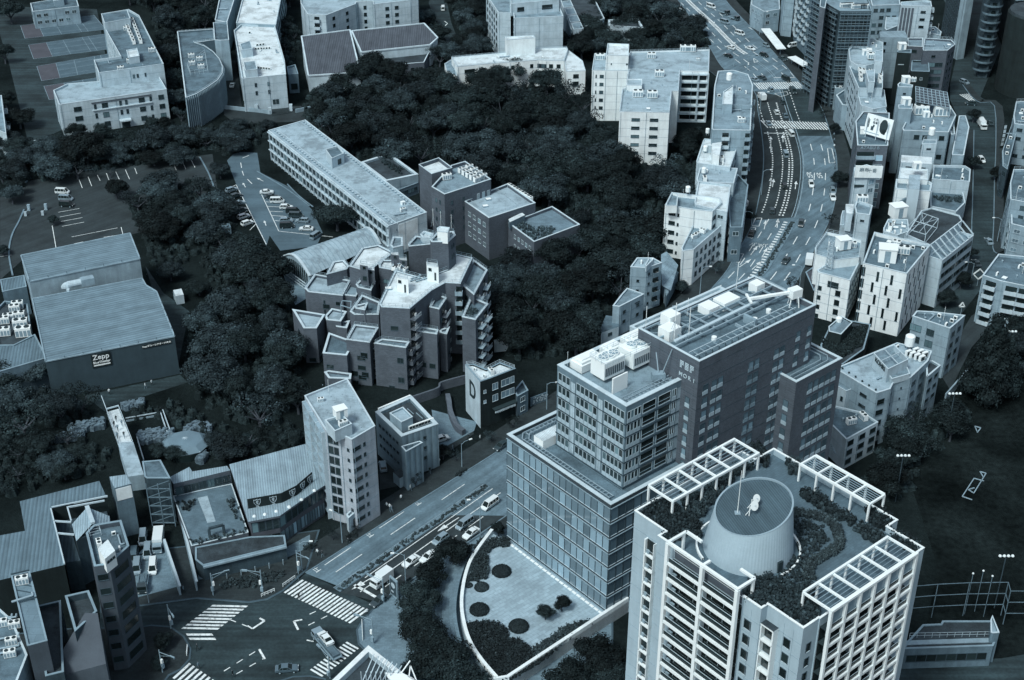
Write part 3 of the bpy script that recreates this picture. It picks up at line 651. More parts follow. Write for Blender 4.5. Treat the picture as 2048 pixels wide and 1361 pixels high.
rbox(-183.5,-180.6,160,172,30,32.2,WHT,'plant_cover',M('cover_roof',.6,0,'fins',pitch=.4,ang=R_(40)))
mb=MB()
for o_ in(1.6,2.6):
 pts_=[UV(-188.9+o_,190),UV(-188.9+o_,157.1+o_+1.5),UV(-188.9+o_+1.5,157.1+o_),UV(-158.9,157.1+o_)]
 for a_,c_ in zip(pts_,pts_[1:]):mb.beam((*a_,30.7),(*c_,30.7),.18,.15,MET)
for k in range(26):p=UV(-185.5+k*1.05,158.7);mb.beam((*p,30.4),(*(p+VA*1.2),30.4),.12,.3,MET)
for k in range(20):p=UV(-187.3,161+k*1.2);mb.beam((*p,30.4),(*(p+UA*1.2),30.4),.12,.3,MET)
mb.build('maintenance_track',DR)
COOL=M('cooling_white',.78,0,'plain',rough=.6,amt=.05)
def cooling(u0,u1,v0,v1,z1,nf):
 mb=MB();mb.prism(uvbox(u0,u1,v0,v1),50,z1,COOL);w_=(u1-u0)/nf
 for i in range(nf):
  c_=UV(u0+w_*(i+.5),(v0+v1)/2)
  mb.tube((*c_,z1),(*c_,z1+.35),min(w_,v1-v0)*.36,COOL,18);mb.tube((*c_,z1+.34),(*c_,z1+.38),min(w_,v1-v0)*.3,MIDM,18)
  for a_ in range(4):
   d_=Vector((math.cos(a_*.785),math.sin(a_*.785)))*1.0;mb.beam((*(c_-d_),z1+.42),(*(c_+d_),z1+.42),.09,.05,WHT)
 n_=int((v1-v0)/.55)
 for i in range(n_):
  p=UV(u1+.03,v0+.3+i*(v1-v0-.4)/n_);mb.obox((*p,50.7),(*(VA*.3),0),(*(UA*.04),0),(0,0,z1-51.9),FRD)
 mb.build('cooling_tower',DR)
cooling(-173.5,-169.5,166.2,171.8,53.8,1);cooling(-173.3,-168.8,173.6,181.5,53.6,1)
for(c_,r_)in(((-169.5-2,168.9),1),):pass
mb=MB()
for k in range(2):
 for v_ in(167.6,170.4,175.4,179.4):
  c_=UV(-171.4,v_);mb.tube((*c_,53.7),(*c_,54.25),1.15,COOL,16);mb.tube((*c_,54.2),(*c_,54.3),1.0,MIDM,16)
  for a_ in range(3):d_=Vector((math.cos(a_*1.05),math.sin(a_*1.05)))*.95;mb.beam((*(c_-d_),54.33),(*(c_+d_),54.33),.1,.06,WHT)
 break
mb.build('cooling_fan',DR)
for v0_,v1_ in((165.4,171.6),(173.6,177.6),(179.5,187)):
 mb=MB();pl_=uvbox(-178.8,-175.2,v0_,v1_);i1,i2=inset(pl_,.35),inset(pl_,1.0);mb.prism(pl_,49.2,50.9,COOL);mb.prism(i1,50.9,51.4,COOL);mb.prism(i2,51.4,51.65,COOL);mb.build('storage_tank',DR)
rbox(-166.2,-165.9,165.2,169.2,49,52.6,COOL,'screen_panel')
mb=MB()
for k in range(3):mb.beam((*UV(-162.6+k*.9,164.5),50.1),(*UV(-162.6+k*.9,177.5),50.1),.15,.15,MET)
for k in range(12):mb.beam((*UV(-162.8,165+k*1.05),49.9),(*UV(-160.9,165+k*1.05),49.9),.12,.12,MET)
for k in range(10):mb.tube((*UV(-178+k*.9,164.0+.2*(k%3)),49.3),(*UV(-176+k*.9,164.6),49.6),.1,MET,5)
mb.build('pipework',DR)
mb=MB();mb.box(UV(-163.6,175.5),2.6,1.6,49.6,51.0,MIDM,R_(10));mb.beam((*UV(-163.6,175.5),51),(*UV(-165.5,176.5),54.5),.18,.18,MET);mb.beam((*UV(-163,176),51),(*UV(-162.6,178),56),.14,.14,MET);mb.build('cleaning_cradle',DR)
rr=Bld();rr.root=DR;rr.pl=uvbox(-173.6,-168.6,166,182);rr.z=53.8;rail(rr,rr.pl,53.6,h=1.1)
for k,(u_,v_)in enumerate(((-178.5,164.5),(-175,178),(-176,170))):put(up,'antenna',UV(u_,v_),.5,.8,50)
bt=block(off,[UV(-172.4,213.4),UV(-172.4,178.2),UV(-155.4,178.2),UV(-155.4,213.4)],56.5,base=3,wall=BR,roof=RD,par=1.3,pt=.45)
ALLB.append(bt)
BL=M('hotel_panel',.25,0,'plain')
for f_,w_,dbl,mt in((.068,1.5,0,BW),(.165,1.45,1,BW),(.475,1.45,1,GLB),(.70,1.45,1,BW),(.862,1.3,0,BW),(.965,1.3,0,BW)):
 cs=[(f_,w_)]if not dbl else[(f_-.026,w_),(f_+.026,w_)]
 panes(bt,2,cs,13,1.45,6.3 if f_<.8 else 4.6,3.12,mt,FRD,LOWP if mt is not GLB else BL)
panes(bt,1,[(.86,1.2)],10,1.5,9.5,3.12,GLB,FRD,LOWP)
mb=MB()
for r in range(15):
 z=56.5-2.2-r*3.12
 mb.obox((*UV(-155.4,178.2),z),(*(VA*35.2),0),(*(UA*.03),0),(0,0,.07),DK);mb.obox((*UV(-172.4,178.17),z),(*(UA*17),0),(*(VA*.03),0),(0,0,.07),DK)
mb.build('brick_joint',DR)
rotA=R_(-50)
SG=M('sign_metal',.5,0,'flat')
for k in range(3):
 mb=MB()
 for j in range(5):
  for wdt in(0,):mb.obox((*UV(-160.4+k*1.35,178.12),54.3-j*.34),(*(UA*(1.0 if j<3 or k%2 else.5)),0),(*(VA*.06),0),(0,0,.2),SG)
 mb.build('sign_emblem',DR)
for k,ch in enumerate('MORI'):
 p=UV(-160.0+k*1.2,178.1);text_mesh(ch,1.3,SG,(p.x,p.y,51.4),(R_(90),0,rotA),.03,'sign_letter',DR,bold=.02)
mb=MB()
for v_ in[178.8+k*3.9 for k in range(10)]:mb.beam((*UV(-171.6,v_),56.2),(*UV(-162.6,v_),56.2),.28,.35,MET)
for u_ in(-171.4,-167,-162.6):mb.beam((*UV(u_,178.8),56.25),(*UV(u_,212.8),56.25),.3,.4,MET)
for k in range(9):
 mb.beam((*UV(-171,179+3.9*k),55.7),(*UV(-167.3,182.7+3.9*k),55.7),.12,.12,MET)
mb.build('steel_frame',DR)
mb=MB();mb.beam((*UV(-163.4,179.5),56.9),(*UV(-163.9,209),56.9),.7,.35,FR);mb.build('beam',DR)
mb=MB()
for u_ in(-158.9,-157.2):mb.beam((*UV(u_,178.9),56.6),(*UV(u_,209),56.6),.14,.14,FR)
for k in range(16):mb.beam((*UV(-159.2,180+1.9*k),56.4),(*UV(-157,180+1.9*k),56.4),.12,.12,MET);mb.beam((*UV(-157.2,180.1+1.9*k),55.3),(*UV(-157.2,180.1+1.9*k),56.6),.1,.1,DRK)
mb.build('crane_rail',DR)
for u0,u1,v0,v1,zt in((-171,-168.2,183,186,58.8),(-170.8,-167.6,194,197.2,56.9),(-170.5,-167.2,198.2,203,57.0),(-170.2,-167.8,209,211.5,57.2),(-168.6,-165.5,180,183.5,57.8)):
 rbox(u0,u1,v0,v1,55.2,zt,COOL,'plant_box')
mb=MB();mb.prism(uvbox(-161.8,-158.6,198,198.6),55.2,57,MIDM);mb.prism(uvbox(-161.8,-159.6,195.5,195.8),55.2,55.8,MET);mb.build('duct_housing',DR)
mb=MB();c_=UV(-159.6,211.3);mb.box(c_,2.6,1.9,57.4,59.3,COOL,R_(30));mb.beam((*c_,58.6),(*UV(-164.4,202.5),57.9),.6,.5,COOL);mb.beam((*UV(-166,203.4),58.0),(*UV(-162.8,201.4),58.0),.45,.4,COOL)
for dx,dy in((-1,-1),(1,-1),(1,1),(-1,1)):mb.beam((c_.x+dx,c_.y+dy,55.2),(c_.x+dx*.7,c_.y+dy*.7,57.6),.2,.2,COOL)
mb.build('roof_crane',DR)
for u_,v_,s_ in((-171.5,179.4,1.3),(-165,181,2.0),(-163.5,183.6,1.7),(-170,190,1.0),(-171,206,1.6)):put(bt,'antenna',UV(u_,v_),0,s_,56)
for u_,v_ in((-160.6,188),(-161,205),(-160.4,200)):
 mb=MB();mb.tube((*UV(u_,v_),55.2),(*UV(u_,v_),56),.55,WHT,10);mb.build('vent',DR)
west=block(off,[UV(-182.5,214),UV(-182.5,186),UV(-172.4,186),UV(-172.4,214)],49.5,base=3,wall=W2,roof=RW,par=.7,pt=.6)
wing=block(off,[UV(-172,219),UV(-172,204),UV(-151,204),UV(-151,219)],43.3,base=3,wall=BR,roof=RD,par=1.0,pt=.6)
ALLB.append(wing)
panes(wing,2,[(.32+.13*j,1.5)for j in range(5)],10,1.9,2.0,3.6,BW,FRD,LOWP)
panes(wing,1,[(.9,1.4)],8,1.7,5.5,3.6,BW,FRD,LOWP)
mb=MB()
for o_ in(1.5,2.6):
 pts_=[UV(-170,219-o_),UV(-151-o_-1.4,219-o_),UV(-151-o_,219-o_-1.4),UV(-151-o_,205)]
 for a_,c_ in zip(pts_,pts_[1:]):mb.beam((*a_,43.2),(*c_,43.2),.16,.14,MET)
mb.build('maintenance_track',DR)
PL=[G(p,3)for p in('n 1590 380','n 1500 500','n 1440 600','n 1400 740','n 1388 900','n 1425 1080','n 1500 1220','n 1620 1365')]
PLs=smooth_line(PL,5);nearR=G('o 60 1361',3);cornR=G('o 850 838',3)
plz=thing('raised_plaza','pale paved raised plaza with curved white wall beside the glass office podium','plaza',(PL[0].x,PL[0].y,0))
low_=PLs+[nearR,cornR,UV(-150,170),UV(-157,165),UV(-189,165),UV(-189,156)]
mb=MB();mb.prism(low_,0,3.0,W3,top=M('plaza_paving',.37,0,'pave',amt=.2,sc_=.12,ang=R_(40),pitch=.9));mb.build('paved_deck',plz)
mb=MB();ow=offs(PLs,.0);iw=offs(PLs,-.7)
for i in range(len(ow)-1):mb.prism([ow[i],iw[i],iw[i+1],ow[i+1]],2.9,4.0,W_,bottom=True)
d_=(cornR-nearR).normalized();s_=Vector((-d_.y,d_.x))
mb.prism([nearR,cornR,cornR+s_*.7,nearR+s_*.7],-4,4.0,W_);mb.prism([nearR+s_*.7,nearR,nearR-d_*.01,nearR-d_*6+s_*4],0,4,W_);mb.build('boundary_wall',plz)
mb=MB()
for k in range(6):
 o1=offs(PLs[6:26],.8+k*.75);o2=offs(PLs[6:26],1.55+k*.75)
 for i in range(len(o1)-1):mb.prism([o1[i],o2[i],o2[i+1],o1[i+1]],0,2.4-k*.38,PV2)
mb.build('stairway',plz)
def hedge_mass(name,pts,z0,hh_,label,mat=HEDGE,cell=.55,dens=1.0,cat='hedge',group=None,r=.45):
 pl=[G(p,z0+hh_*.7)for p in pts]if not isinstance(pts[0],Vector)else pts
 xs=[p.x for p in pl];ys=[p.y for p in pl];mb=MB();c=(sum(xs)/len(xs),sum(ys)/len(ys),z0)
 y=min(ys)
 while y<max(ys):
  x=min(xs)
  while x<max(xs):
   p=(x+rnd.uniform(-.3,.3)*cell,y+rnd.uniform(-.3,.3)*cell)
   if rnd.random()<dens and inside(p,pl):
    k=hh_*rnd.uniform(.75,1.1);rr_=r*rnd.uniform(.7,1.2)
    mb.dome((p[0],p[1],z0+k*.2),rr_*.85,rr_*.85,k*.7,mat,5,2,rnd.random())
    for _ in range(5):
     a=rnd.uniform(0,6.28);e=rnd.uniform(.2,.9);q=Vector((p[0]+math.cos(a)*rr_*.8,p[1]+math.sin(a)*rr_*.8,z0+k*(.5+.5*e)))
     u=Vector((rnd.uniform(-1,1),rnd.uniform(-1,1),rnd.uniform(-.5,.5))).normalized()*.2;v=u.orthogonal().normalized()*.16
     mb.face([q-u,q+v,q+u,q-v],mat)
   x+=cell
  y+=cell
 return solo(name,mb,label,cat,c,group)
def topiary(p,r,label,z0=3.0):
 c=G(p,z0+.5);mb=MB();mb.dome((c.x,c.y,z0),r,r,r*.62,HEDGE,16,6)
 for _ in range(900):
  a=rnd.uniform(0,6.28);e=math.asin(rnd.uniform(0,1));k=rnd.uniform(.98,1.06)
  q=Vector((c.x+r*k*math.cos(a)*math.cos(e),c.y+r*k*math.sin(a)*math.cos(e),z0+r*.62*k*math.sin(e)))
  u=Vector((rnd.uniform(-1,1),rnd.uniform(-1,1),rnd.uniform(-1,1))).normalized()*.11;v=u.orthogonal().normalized()*.1;mb.face([q-u,q+v,q+u,q-v],HEDGE)
 solo('topiary_bush',mb,label,'bush',(c.x,c.y,z0),'clipped round bushes on the plaza')
topiary('n 1662 632',2.05,'dark round clipped bush nearest the glass podium corner on the pale plaza')
topiary('n 1515 885',2.0,'round clipped bush by the curved white wall in the middle of the plaza')
topiary('n 1775 995',2.05,'round clipped bush between the curved hedge and two small plaza trees')
topiary('n 1530 735',1.5,'round clipped bush at the lower end of the left plaza hedge');topiary('n 1445 722',.8,'tiny round bush squeezed against the curved white plaza wall')
hedge_mass('hedge',['n 1590 420','n 1700 400','n 1720 470','n 1620 465','n 1565 520','n 1585 600','n 1560 680','n 1500 690','n 1430 700','n 1470 580','n 1520 480'],3,1.0,'winding low hedge between curved white wall and pale plaza near the podium')
hedge_mass('hedge',['n 1420 985','n 1500 960','n 1620 965','n 1700 1010','n 1730 1080','n 1800 1085','n 1850 1140','n 1860 1200','n 2048 1130','n 1980 1190','n 1720 1355','n 1630 1350','n 1500 1200','n 1440 1090'],3,.9,'broad planted bed with dark shrubs at the pointed end of the plaza')
hedge_mass('hedge',['o 640 955','o 540 960','o 430 990','o 330 1060','o 260 1120','o 200 1150','o 210 1215','o 330 1165','o 480 1060'],3,1.0,'curved low hedge along the long straight parapet of the plaza')
mb=MB()
for k in range(22):p=UV(-186+k*1.35,156.2);mb.box(p,1.1,.5,3.0,3.12,WHT,R_(-50))
mb.build('paving_light',plz)
TW=M('tower_wall',.43,0,'wall',amt=.06);TF=M('tower_frame',.76,0,'plain',amt=.06)
def P_(u,v):return UV(u,v)
body=[P_(-130.5,163),P_(-130.5,136.3),P_(-123.3,136.3),P_(-123.3,134.6),P_(-118.9,134.6),P_(-118.9,133.9),P_(-104.1,133.9),P_(-104.1,134.1),P_(-100.6,134.1),P_(-100.6,135.6),P_(-93.6,135.6),P_(-93.6,139.2),P_(-93.4,139.2),P_(-93.4,165.3),P_(-100.6,165.3),P_(-100.6,168),P_(-127.5,168),P_(-127.5,163)]
tw=Bld();tw.pl=body;tw.z=55.5;tw.zr=54.3;tw.base=0;tw.wins=[];c_=P_(-112,150);tw.root=thing('apartment_tower','tall white apartment tower with roof garden, pergolas and slanted cone','tower',(c_.x,c_.y,0));ALLB.append(tw)
shell(tw,body,55.5,0,TW,M('garden_deck',.13,0,'pave',amt=.15,ang=R_(40),pitch=.5),1.2,.3,TF);T=tw.root
mb=MB()
for k in range(13):
 z=52-k*3.05
 for(u0,v0),(u1,v1)in(((-130.5,136.28),(-123.3,136.28)),((-123.3,134.58),(-118.9,134.58)),((-104,134.08),(-100.6,134.08)),((-100.6,135.58),(-93.6,135.58))):mb.obox((*P_(u0,v0-.02),z),(*(UA*(u1-u0)),0),(*(VA*.03),0),(0,0,.05),W3)
for u_,v_ in((-102.4,134.08),(-97.1,135.58),(-95.3,135.58)):mb.obox((*P_(u_,v_-.02),0),(*(UA*.05),0),(*(VA*.03),0),(0,0,54),W3)
mb.build('panel_joint',T)
FZ=[53.8-3.07*k for k in range(17)]
def vbar(p,z0,z1,w_,name='column',mat=TF):
 mb=MB();mb.box(p,w_,w_,z0,z1,mat,R_(40));return mb.build(name,T)
def hbar(p,q,z,w_,h_,name='floor_beam',mat=TF):
 mb=MB();mb.beam((*p,z),(*q,z),w_,h_,mat);return mb.build(name,T)
RLG=M('balcony_rail_glass',.03,0,'plain',rough=.2);RECS=M('recess_shade',.02,0,'plain');FLR=M('balcony_floor',.04,0,'plain')  # recess and floor near black, balcony shade put into the colour
for u_ in(-118.9,-111.4,-104.1):vbar(P_(u_,132.3),0,57.8,.62)
for u_ in(-118.9,-104.1):vbar(P_(u_,135.9),54,57.8,.4)
hbar(P_(-119.15,132.3),P_(-103.85,132.3),57.9,.5,.45,'pergola_beam');hbar(P_(-118.9,132.3),P_(-118.9,136.5),57.9,.45,.4,'pergola_beam');hbar(P_(-104.1,132.3),P_(-104.1,136.2),57.9,.45,.4,'pergola_beam');hbar(P_(-111.4,132.3),P_(-111.4,134),57.9,.45,.4,'pergola_beam');hbar(P_(-104.1,136.2),P_(-107,136.2),57.9,.45,.4,'pergola_beam');hbar(P_(-118.9,136.5),P_(-115.5,136.5),57.9,.45,.4,'pergola_beam')
for k,z in enumerate(FZ[:14]):
 hbar(P_(-119.1,132.3),P_(-103.9,132.3),z,.45,.5)
 mb=MB();mb.prism([P_(-118.8,133.9),P_(-118.8,132.45),P_(-104.2,132.45),P_(-104.2,133.9)],z-.25,z-.1,GLD);mb.beam((*P_(-118.7,132.35),z+1.2),(*P_(-104.3,132.35),z+1.2),.07,.07,FR)
 mb.face([(*P_(-118.7,132.4),z+.2),(*P_(-104.3,132.4),z+.2),(*P_(-104.3,132.4),z+1.15),(*P_(-118.7,132.4),z+1.15)],RLG);mb.build('balcony',T)
 if k:
  mb=MB();zz=z+.2
  for u0,w_ in((-118.4,2.6),(-114.6,1.1),(-112.9,.9),(-110.8,1.0),(-108.9,2.4),(-105.9,1.3)):
   mb.obox((*P_(u0,133.84),zz),(*(UA*w_),0),(*(VA*.05),0),(0,0,2.1),GLD)
   mb.obox((*P_(u0+w_/2-.04,133.8),zz),(*(UA*.08),0),(*(VA*.05),0),(0,0,2.1),FR)
  mb.build('balcony_window',T);mb=MB();mb.box(P_(-111.0,132.9),.08,1.0,z+.2,z+2.0,W2,R_(-50));mb.box(P_(-117.9,133.3),.8,.35,z+.1,z+.7,W3,R_(-50));mb.build('partition_screen',T)
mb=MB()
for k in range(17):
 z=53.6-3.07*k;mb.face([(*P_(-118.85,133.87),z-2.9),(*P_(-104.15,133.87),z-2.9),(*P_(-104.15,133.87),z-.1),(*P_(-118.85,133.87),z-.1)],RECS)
mb.build('recessed_wall',T);mb=MB()  # dark sheets over the pale wall, standing in for balcony shade
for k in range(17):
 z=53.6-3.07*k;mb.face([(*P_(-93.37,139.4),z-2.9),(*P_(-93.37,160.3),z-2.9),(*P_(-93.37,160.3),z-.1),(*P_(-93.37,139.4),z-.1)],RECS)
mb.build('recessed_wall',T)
mb=MB();mb.face([(*P_(-118.7,133.85),54),(*P_(-104.3,133.85),54),(*P_(-104.3,133.85),56.3),(*P_(-118.7,133.85),56.3)],BR);mb.build('parapet_wall',T)
for k in range(7):vbar(P_(-91.7,139.3+k*3.5),0,57.8,.5)
hbar(P_(-91.7,139.1),P_(-91.7,160.5),57.9,.5,.45,'pergola_beam')
GP=M('screen_glass',.28,0,'plain',rough=.15)
for k,z in enumerate(FZ[:15]):
 hbar(P_(-91.7,139.1),P_(-91.7,160.5),z,.4,.5)
 mb=MB();mb.prism([P_(-93.4,160.3),P_(-93.4,139.4),P_(-91.85,139.4),P_(-91.85,160.3)],z-.25,z-.1,FLR)
 mb.beam((*P_(-91.75,139.4),z+1.2),(*P_(-91.75,160.3),z+1.2),.07,.07,FR);mb.face([(*P_(-91.8,139.4),z+.2),(*P_(-91.8,160.3),z+.2),(*P_(-91.8,160.3),z+1.15),(*P_(-91.8,139.4),z+1.15)],RLG);mb.build('balcony',T)
 if k:
  mb=MB()
  for j in range(6):
   mb.obox((*P_(-93.36,139.9+j*3.5),z+.2),(*(VA*2.3),0),(*(UA*.05),0),(0,0,2.1),GLD);mb.obox((*P_(-93.3,141+j*3.5),z+.2),(*(VA*.08),0),(*(UA*.05),0),(0,0,2.1),FR)
  for j in(2,4):mb.box(P_(-92.6,139.3+j*3.5+.3),1.2,.06,z+.2,z+2.0,W3,R_(-50))
  mb.box(P_(-92.8,158.9),.4,1.1,z+.1,z+.9,WHT,R_(-50));mb.build('balcony_window',T)
for k in range(6):
 mb=MB();mb.face([(*P_(-91.9,139.6+k*3.5),54.1),(*P_(-91.9,142.5+k*3.5),54.1),(*P_(-91.9,142.5+k*3.5),57.0),(*P_(-91.9,139.6+k*3.5),57.0)],GP);mb.build('glass_screen',T)
for k in range(14):
 z=51.5-3.07*k
 mb=MB();mb.obox((*P_(-127.0,136.1),z-2.6),(*(UA*1.9),0),(*(VA*.25),0),(0,0,2.7),GLD)
 for u_,w_,a_,b_ in((-127.2,.25,z-2.9,z+.3),(-125.1,.12,z-2.9,z+.3)):mb.obox((*P_(u_,135.6),a_),(*(UA*w_),0),(*(VA*.7),0),(0,0,b_-a_),TF)
 mb.obox((*P_(-127.2,135.6),z-2.95),(*(UA*2.2),0),(*(VA*.7),0),(0,0,.28),TF);mb.obox((*P_(-126.8,135.8),z-2.5),(*(UA*.6),0),(*(VA*.25),0),(0,0,.7),W3);mb.obox((*P_(-126.9,135.7),z-1.7),(*(UA*1.8),0),(*(VA*.05),0),(0,0,.06),FR);mb.build('loggia',T)
 z=52.0-3.07*k;mb=MB()
 for u_,a_ in((-100.7,.3),(-98.3,.25)):mb.obox((*P_(u_,134.4),z-3.0),(*(UA*a_),0),(*(VA*1.2),0),(0,0,3.1),TF)
 mb.obox((*P_(-100.7,134.4),z-3.0),(*(UA*2.6),0),(*(VA*1.2),0),(0,0,.3),TF);mb.obox((*P_(-100.5,135.3),z-2.6),(*(UA*2.1),0),(*(VA*.25),0),(0,0,2.6),GLD);mb.obox((*P_(-100.4,134.5),z-1.8),(*(UA*2.1),0),(*(VA*.05),0),(0,0,.07),FR);mb.build('loggia',T)
mb=MB();mb.obox((*P_(-100.8,134.3),52.1),(*(UA*2.8),0),(*(VA*1.3),0),(0,0,.3),TF,top=RDD);mb.build('loggia_roof',T)
for i_,cs in((3,[(.55,.9)]),(7,[(.35,1.4)]),(9,[(.62,1.3)]),(10,[(.5,1.1)])):panes(tw,i_ if i_!=7 else 7,cs,14,1.9,4.0,3.07,GLD,FRD)
def ring_h(c,r0,r1,a0,a1,z0,h_,label):pass
cc=UV(-112.6,144.6)
mb=MB();CN=M('cone_cladding',.42,0,'plain',amt=.07,rough=.7);CT=M('cone_grille',.10,0,'tile',pitch=.35,ang=R_(20),amt=.1)
N_=168;ct=Vector((cc.x+.15,cc.y-.2));rings=[]
def ztop(x,y):return 62.9+(x-ct.x)*.26+(y-ct.y)*.16
for i in range(N_):
 t=2*math.pi*i/N_;rib=.025 if i%2 else 0;bx,by=cc.x+(7.3+rib)*math.cos(t),cc.y+(7.3+rib)*math.sin(t);tx,ty=ct.x+(6.1+rib)*math.cos(t),ct.y+(6.1+rib)*math.sin(t)
 rings.append(((bx,by,54.2),(tx,ty,ztop(tx,ty))))
for i in range(N_):a_,b_=rings[i],rings[(i+1)%N_];mb.face([a_[0],b_[0],b_[1],a_[1]],CN)
mb.build('cone',T)
mb=MB();mb.face([(ct.x+5.9*math.cos(2*math.pi*i/48),ct.y+5.9*math.sin(2*math.pi*i/48),ztop(ct.x+5.9*math.cos(2*math.pi*i/48),ct.y+5.9*math.sin(2*math.pi*i/48))-.25)for i in range(48)],CT);mb.build('cone_grille',T)
mb=MB()
for i in range(N_):
 a_,b_=rings[i][1],rings[(i+1)%N_][1];f_=lambda p,r:(ct.x+(p[0]-ct.x)*r,ct.y+(p[1]-ct.y)*r,p[2]+.02)
 mb.face([f_(a_,1.01),f_(b_,1.01),f_(b_,.965),f_(a_,.965)],MET);g_=lambda p,r:(ct.x+(p[0]-ct.x)*r,ct.y+(p[1]-ct.y)*r,p[2]-.3);mb.face([f_(a_,.965),f_(b_,.965),g_(b_,.965),g_(a_,.965)],MET)
mb.build('cone_rim',T)
mb=MB()
for x0,y0,s_ in((-.9,-1.6,1.0),(-.4,-.2,.9)):
 z=ztop(ct.x+x0,ct.y+y0);mb.tube((ct.x+x0,ct.y+y0,z-.2),(ct.x+x0,ct.y+y0,z+1.6),.09,WHT,6);cdi=Vector((ct.x+x0+.5,ct.y+y0-.1,z+1.9));dr=Vector((.5,-.75,.45)).normalized()
 mb.tube(cdi,cdi+dr*.25,.3,WHT,16,.8*s_);mb.tube(cdi,cdi+dr*.7,.04,MET,5);mb.tube((ct.x+x0-.6,ct.y+y0,z-.1),cdi,.06,WHT,5)
mb.build('satellite_dish',T)
mb=MB();x0,y0=ct.x-2.6,ct.y-.6;mb.tube((x0,y0,ztop(x0,y0)-.2),(x0,y0,ztop(x0,y0)+8.2),.07,WHT,6,.04);mb.box((x0,y0),.9,.9,ztop(x0,y0)-.2,ztop(x0,y0),MET);mb.build('lightning_rod',T)
mb=MB();a0=math.atan2(-1,.45);
p=Vector((cc.x+7.2*math.cos(a0+.18),cc.y+7.2*math.sin(a0+.18)));mb.box(p,1.0,.5,54.3,56.3,DRK,a0+1.57+.18);mb.build('cone_door',T)
mb=MB()
for i in range(48):
 t0,t1=2*math.pi*i/48,2*math.pi*(i+1)/48;q=lambda t,r,z:(cc.x+r*math.cos(t),cc.y+r*math.sin(t),z)
 if 200<i*7.5<300:continue
 mb.face([q(t0,8.2,54.8),q(t1,8.2,54.8),q(t1,8.5,54.8),q(t0,8.5,54.8)],TF);mb.face([q(t0,8.5,54.2),q(t1,8.5,54.2),q(t1,8.5,54.8),q(t0,8.5,54.8)],TF);mb.face([q(t1,8.2,54.2),q(t0,8.2,54.2),q(t0,8.2,54.8),q(t1,8.2,54.8)],TF)
mb.build('planter_ring',T)
bed=[('q 510 225','q 610 215'),]
hl=smooth_line([G(p,55)for p in('q 470 265','q 560 245','q 680 260','q 770 300','q 820 370','q 820 460','q 740 520','q 650 570','q 625 630','q 640 680')],5)
hedge_mass('hedge',offs(hl,-.8)+offs(hl,.8)[::-1],54.3,1.1,'thick curving clipped hedge beside the slanted cone on the tower roof',cell=.4,r=.4)
hedge_mass('planting',['q 500 300','q 600 290','q 720 330','q 760 420','q 700 480','q 610 540','q 590 640','q 640 700','q 520 690','q 430 640','q 520 560','q 560 440'],54.3,.7,'loose garden planting inside the curving hedge on the tower roof',LEAF2,.6,.7,'shrub',r=.4)
for pts,lb in((['q 180 790','q 240 690','q 340 640','q 440 660','q 560 720','q 660 700','q 700 760','q 610 790','q 720 880','q 720 920','q 600 1000','q 370 850','q 320 870'],'dense leafy shrubs spilling over the lower right corner of the tower roof'),
    (['o 905 235','o 985 180','o 1100 150','o 1170 190','o 1250 230','o 1330 290','o 1330 400','o 1250 370','o 1140 430','o 1060 395','o 1100 370','o 1030 320'],'dense leafy shrubs at the left corner of the tower roof by the pergola'),
    (['q 560 110','q 600 70','q 700 110','q 800 190','q 950 280','q 900 310','q 790 260','q 700 200'],'long planted bed in front of the rear pergola on the tower roof'),
    (['q 930 335','q 980 290','q 1100 370','q 1130 400','q 1070 450'],'small planting strip by the right parapet of the tower roof'),
    (['l 1010 1200','l 1080 1170','l 1160 1230','l 1190 1290','l 1130 1330','l 1040 1290'],'bushy green shrubs at the end of the rear pergola'),
    (['q 1180 350','q 1300 390','q 1370 470','q 1330 500','q 1160 400'],'trailing shrubs at the right corner of the tower roof'),
    (['l 230 800','l 290 760','l 350 800','l 380 880','l 330 920','l 290 850'],'rounded shrub at the far end of the left pergola'),
    (['l 470 900','l 520 860','l 590 900','l 570 960','l 500 960'],'rounded shrub between the two pergolas on the tower roof'),
    (['k 1180 1100','k 1330 1080','k 1480 960','k 1560 900','k 1700 900','k 1560 980','k 1400 1160','k 1350 1250','k 1250 1220'],'shaded planting under the left pergola of the tower roof')):
 hedge_mass('shrub',pts,54.3,1.5,lb,LEAF2,.7,.95,'shrub',r=.6)
def pergola(u0,u1,v0,v1,nb,along,label):
 c_=UV((u0+u1)/2,(v0+v1)/2);pg=thing('pergola',label,'pergola',(c_.x,c_.y,54.3));sv=T
 for k in range(nb+1):
  if along=='v':v_=v0+(v1-v0)*k/nb;A_,B_=UV(u0,v_),UV(u1,v_)
  else:u_=u0+(u1-u0)*k/nb;A_,B_=UV(u_,v0),UV(u_,v1)
  mb=MB();mb.beam((*A_,57.8),(*B_,57.8),.32,.35,TF);mb.build('cross_beam',pg)
  for q in(A_,B_):mb=MB();mb.box(q,.32,.32,54.3,57.8,TF,R_(40));mb.build('post',pg)
 for a_,b_ in(((u0,v0),(u0,v1)),((u1,v0),(u1,v1)))if along=='v' else(((u0,v0),(u1,v0)),((u0,v1),(u1,v1))):mb=MB();mb.beam((*UV(*a_),57.9),(*UV(*b_),57.9),.4,.4,TF);mb.build('long_beam',pg)
 mb=MB()
 for k in range(1,7):
  t=k/7
  if along=='v':mb.beam((*UV(u0+(u1-u0)*t,v0),57.6),(*UV(u0+(u1-u0)*t,v1),57.6),.09,.12,MIDM)
  else:mb.beam((*UV(u0,v0+(v1-v0)*t),57.6),(*UV(u1,v0+(v1-v0)*t),57.6),.09,.12,MIDM)
 mb.build('slat',pg)
pergola(-131.6,-126,140.6,162,6,'v','long white pergola along the far left edge of the tower roof garden')
pergola(-119.2,-104.5,165,169,4,'u','white pergola along the rear right edge of the tower roof garden')
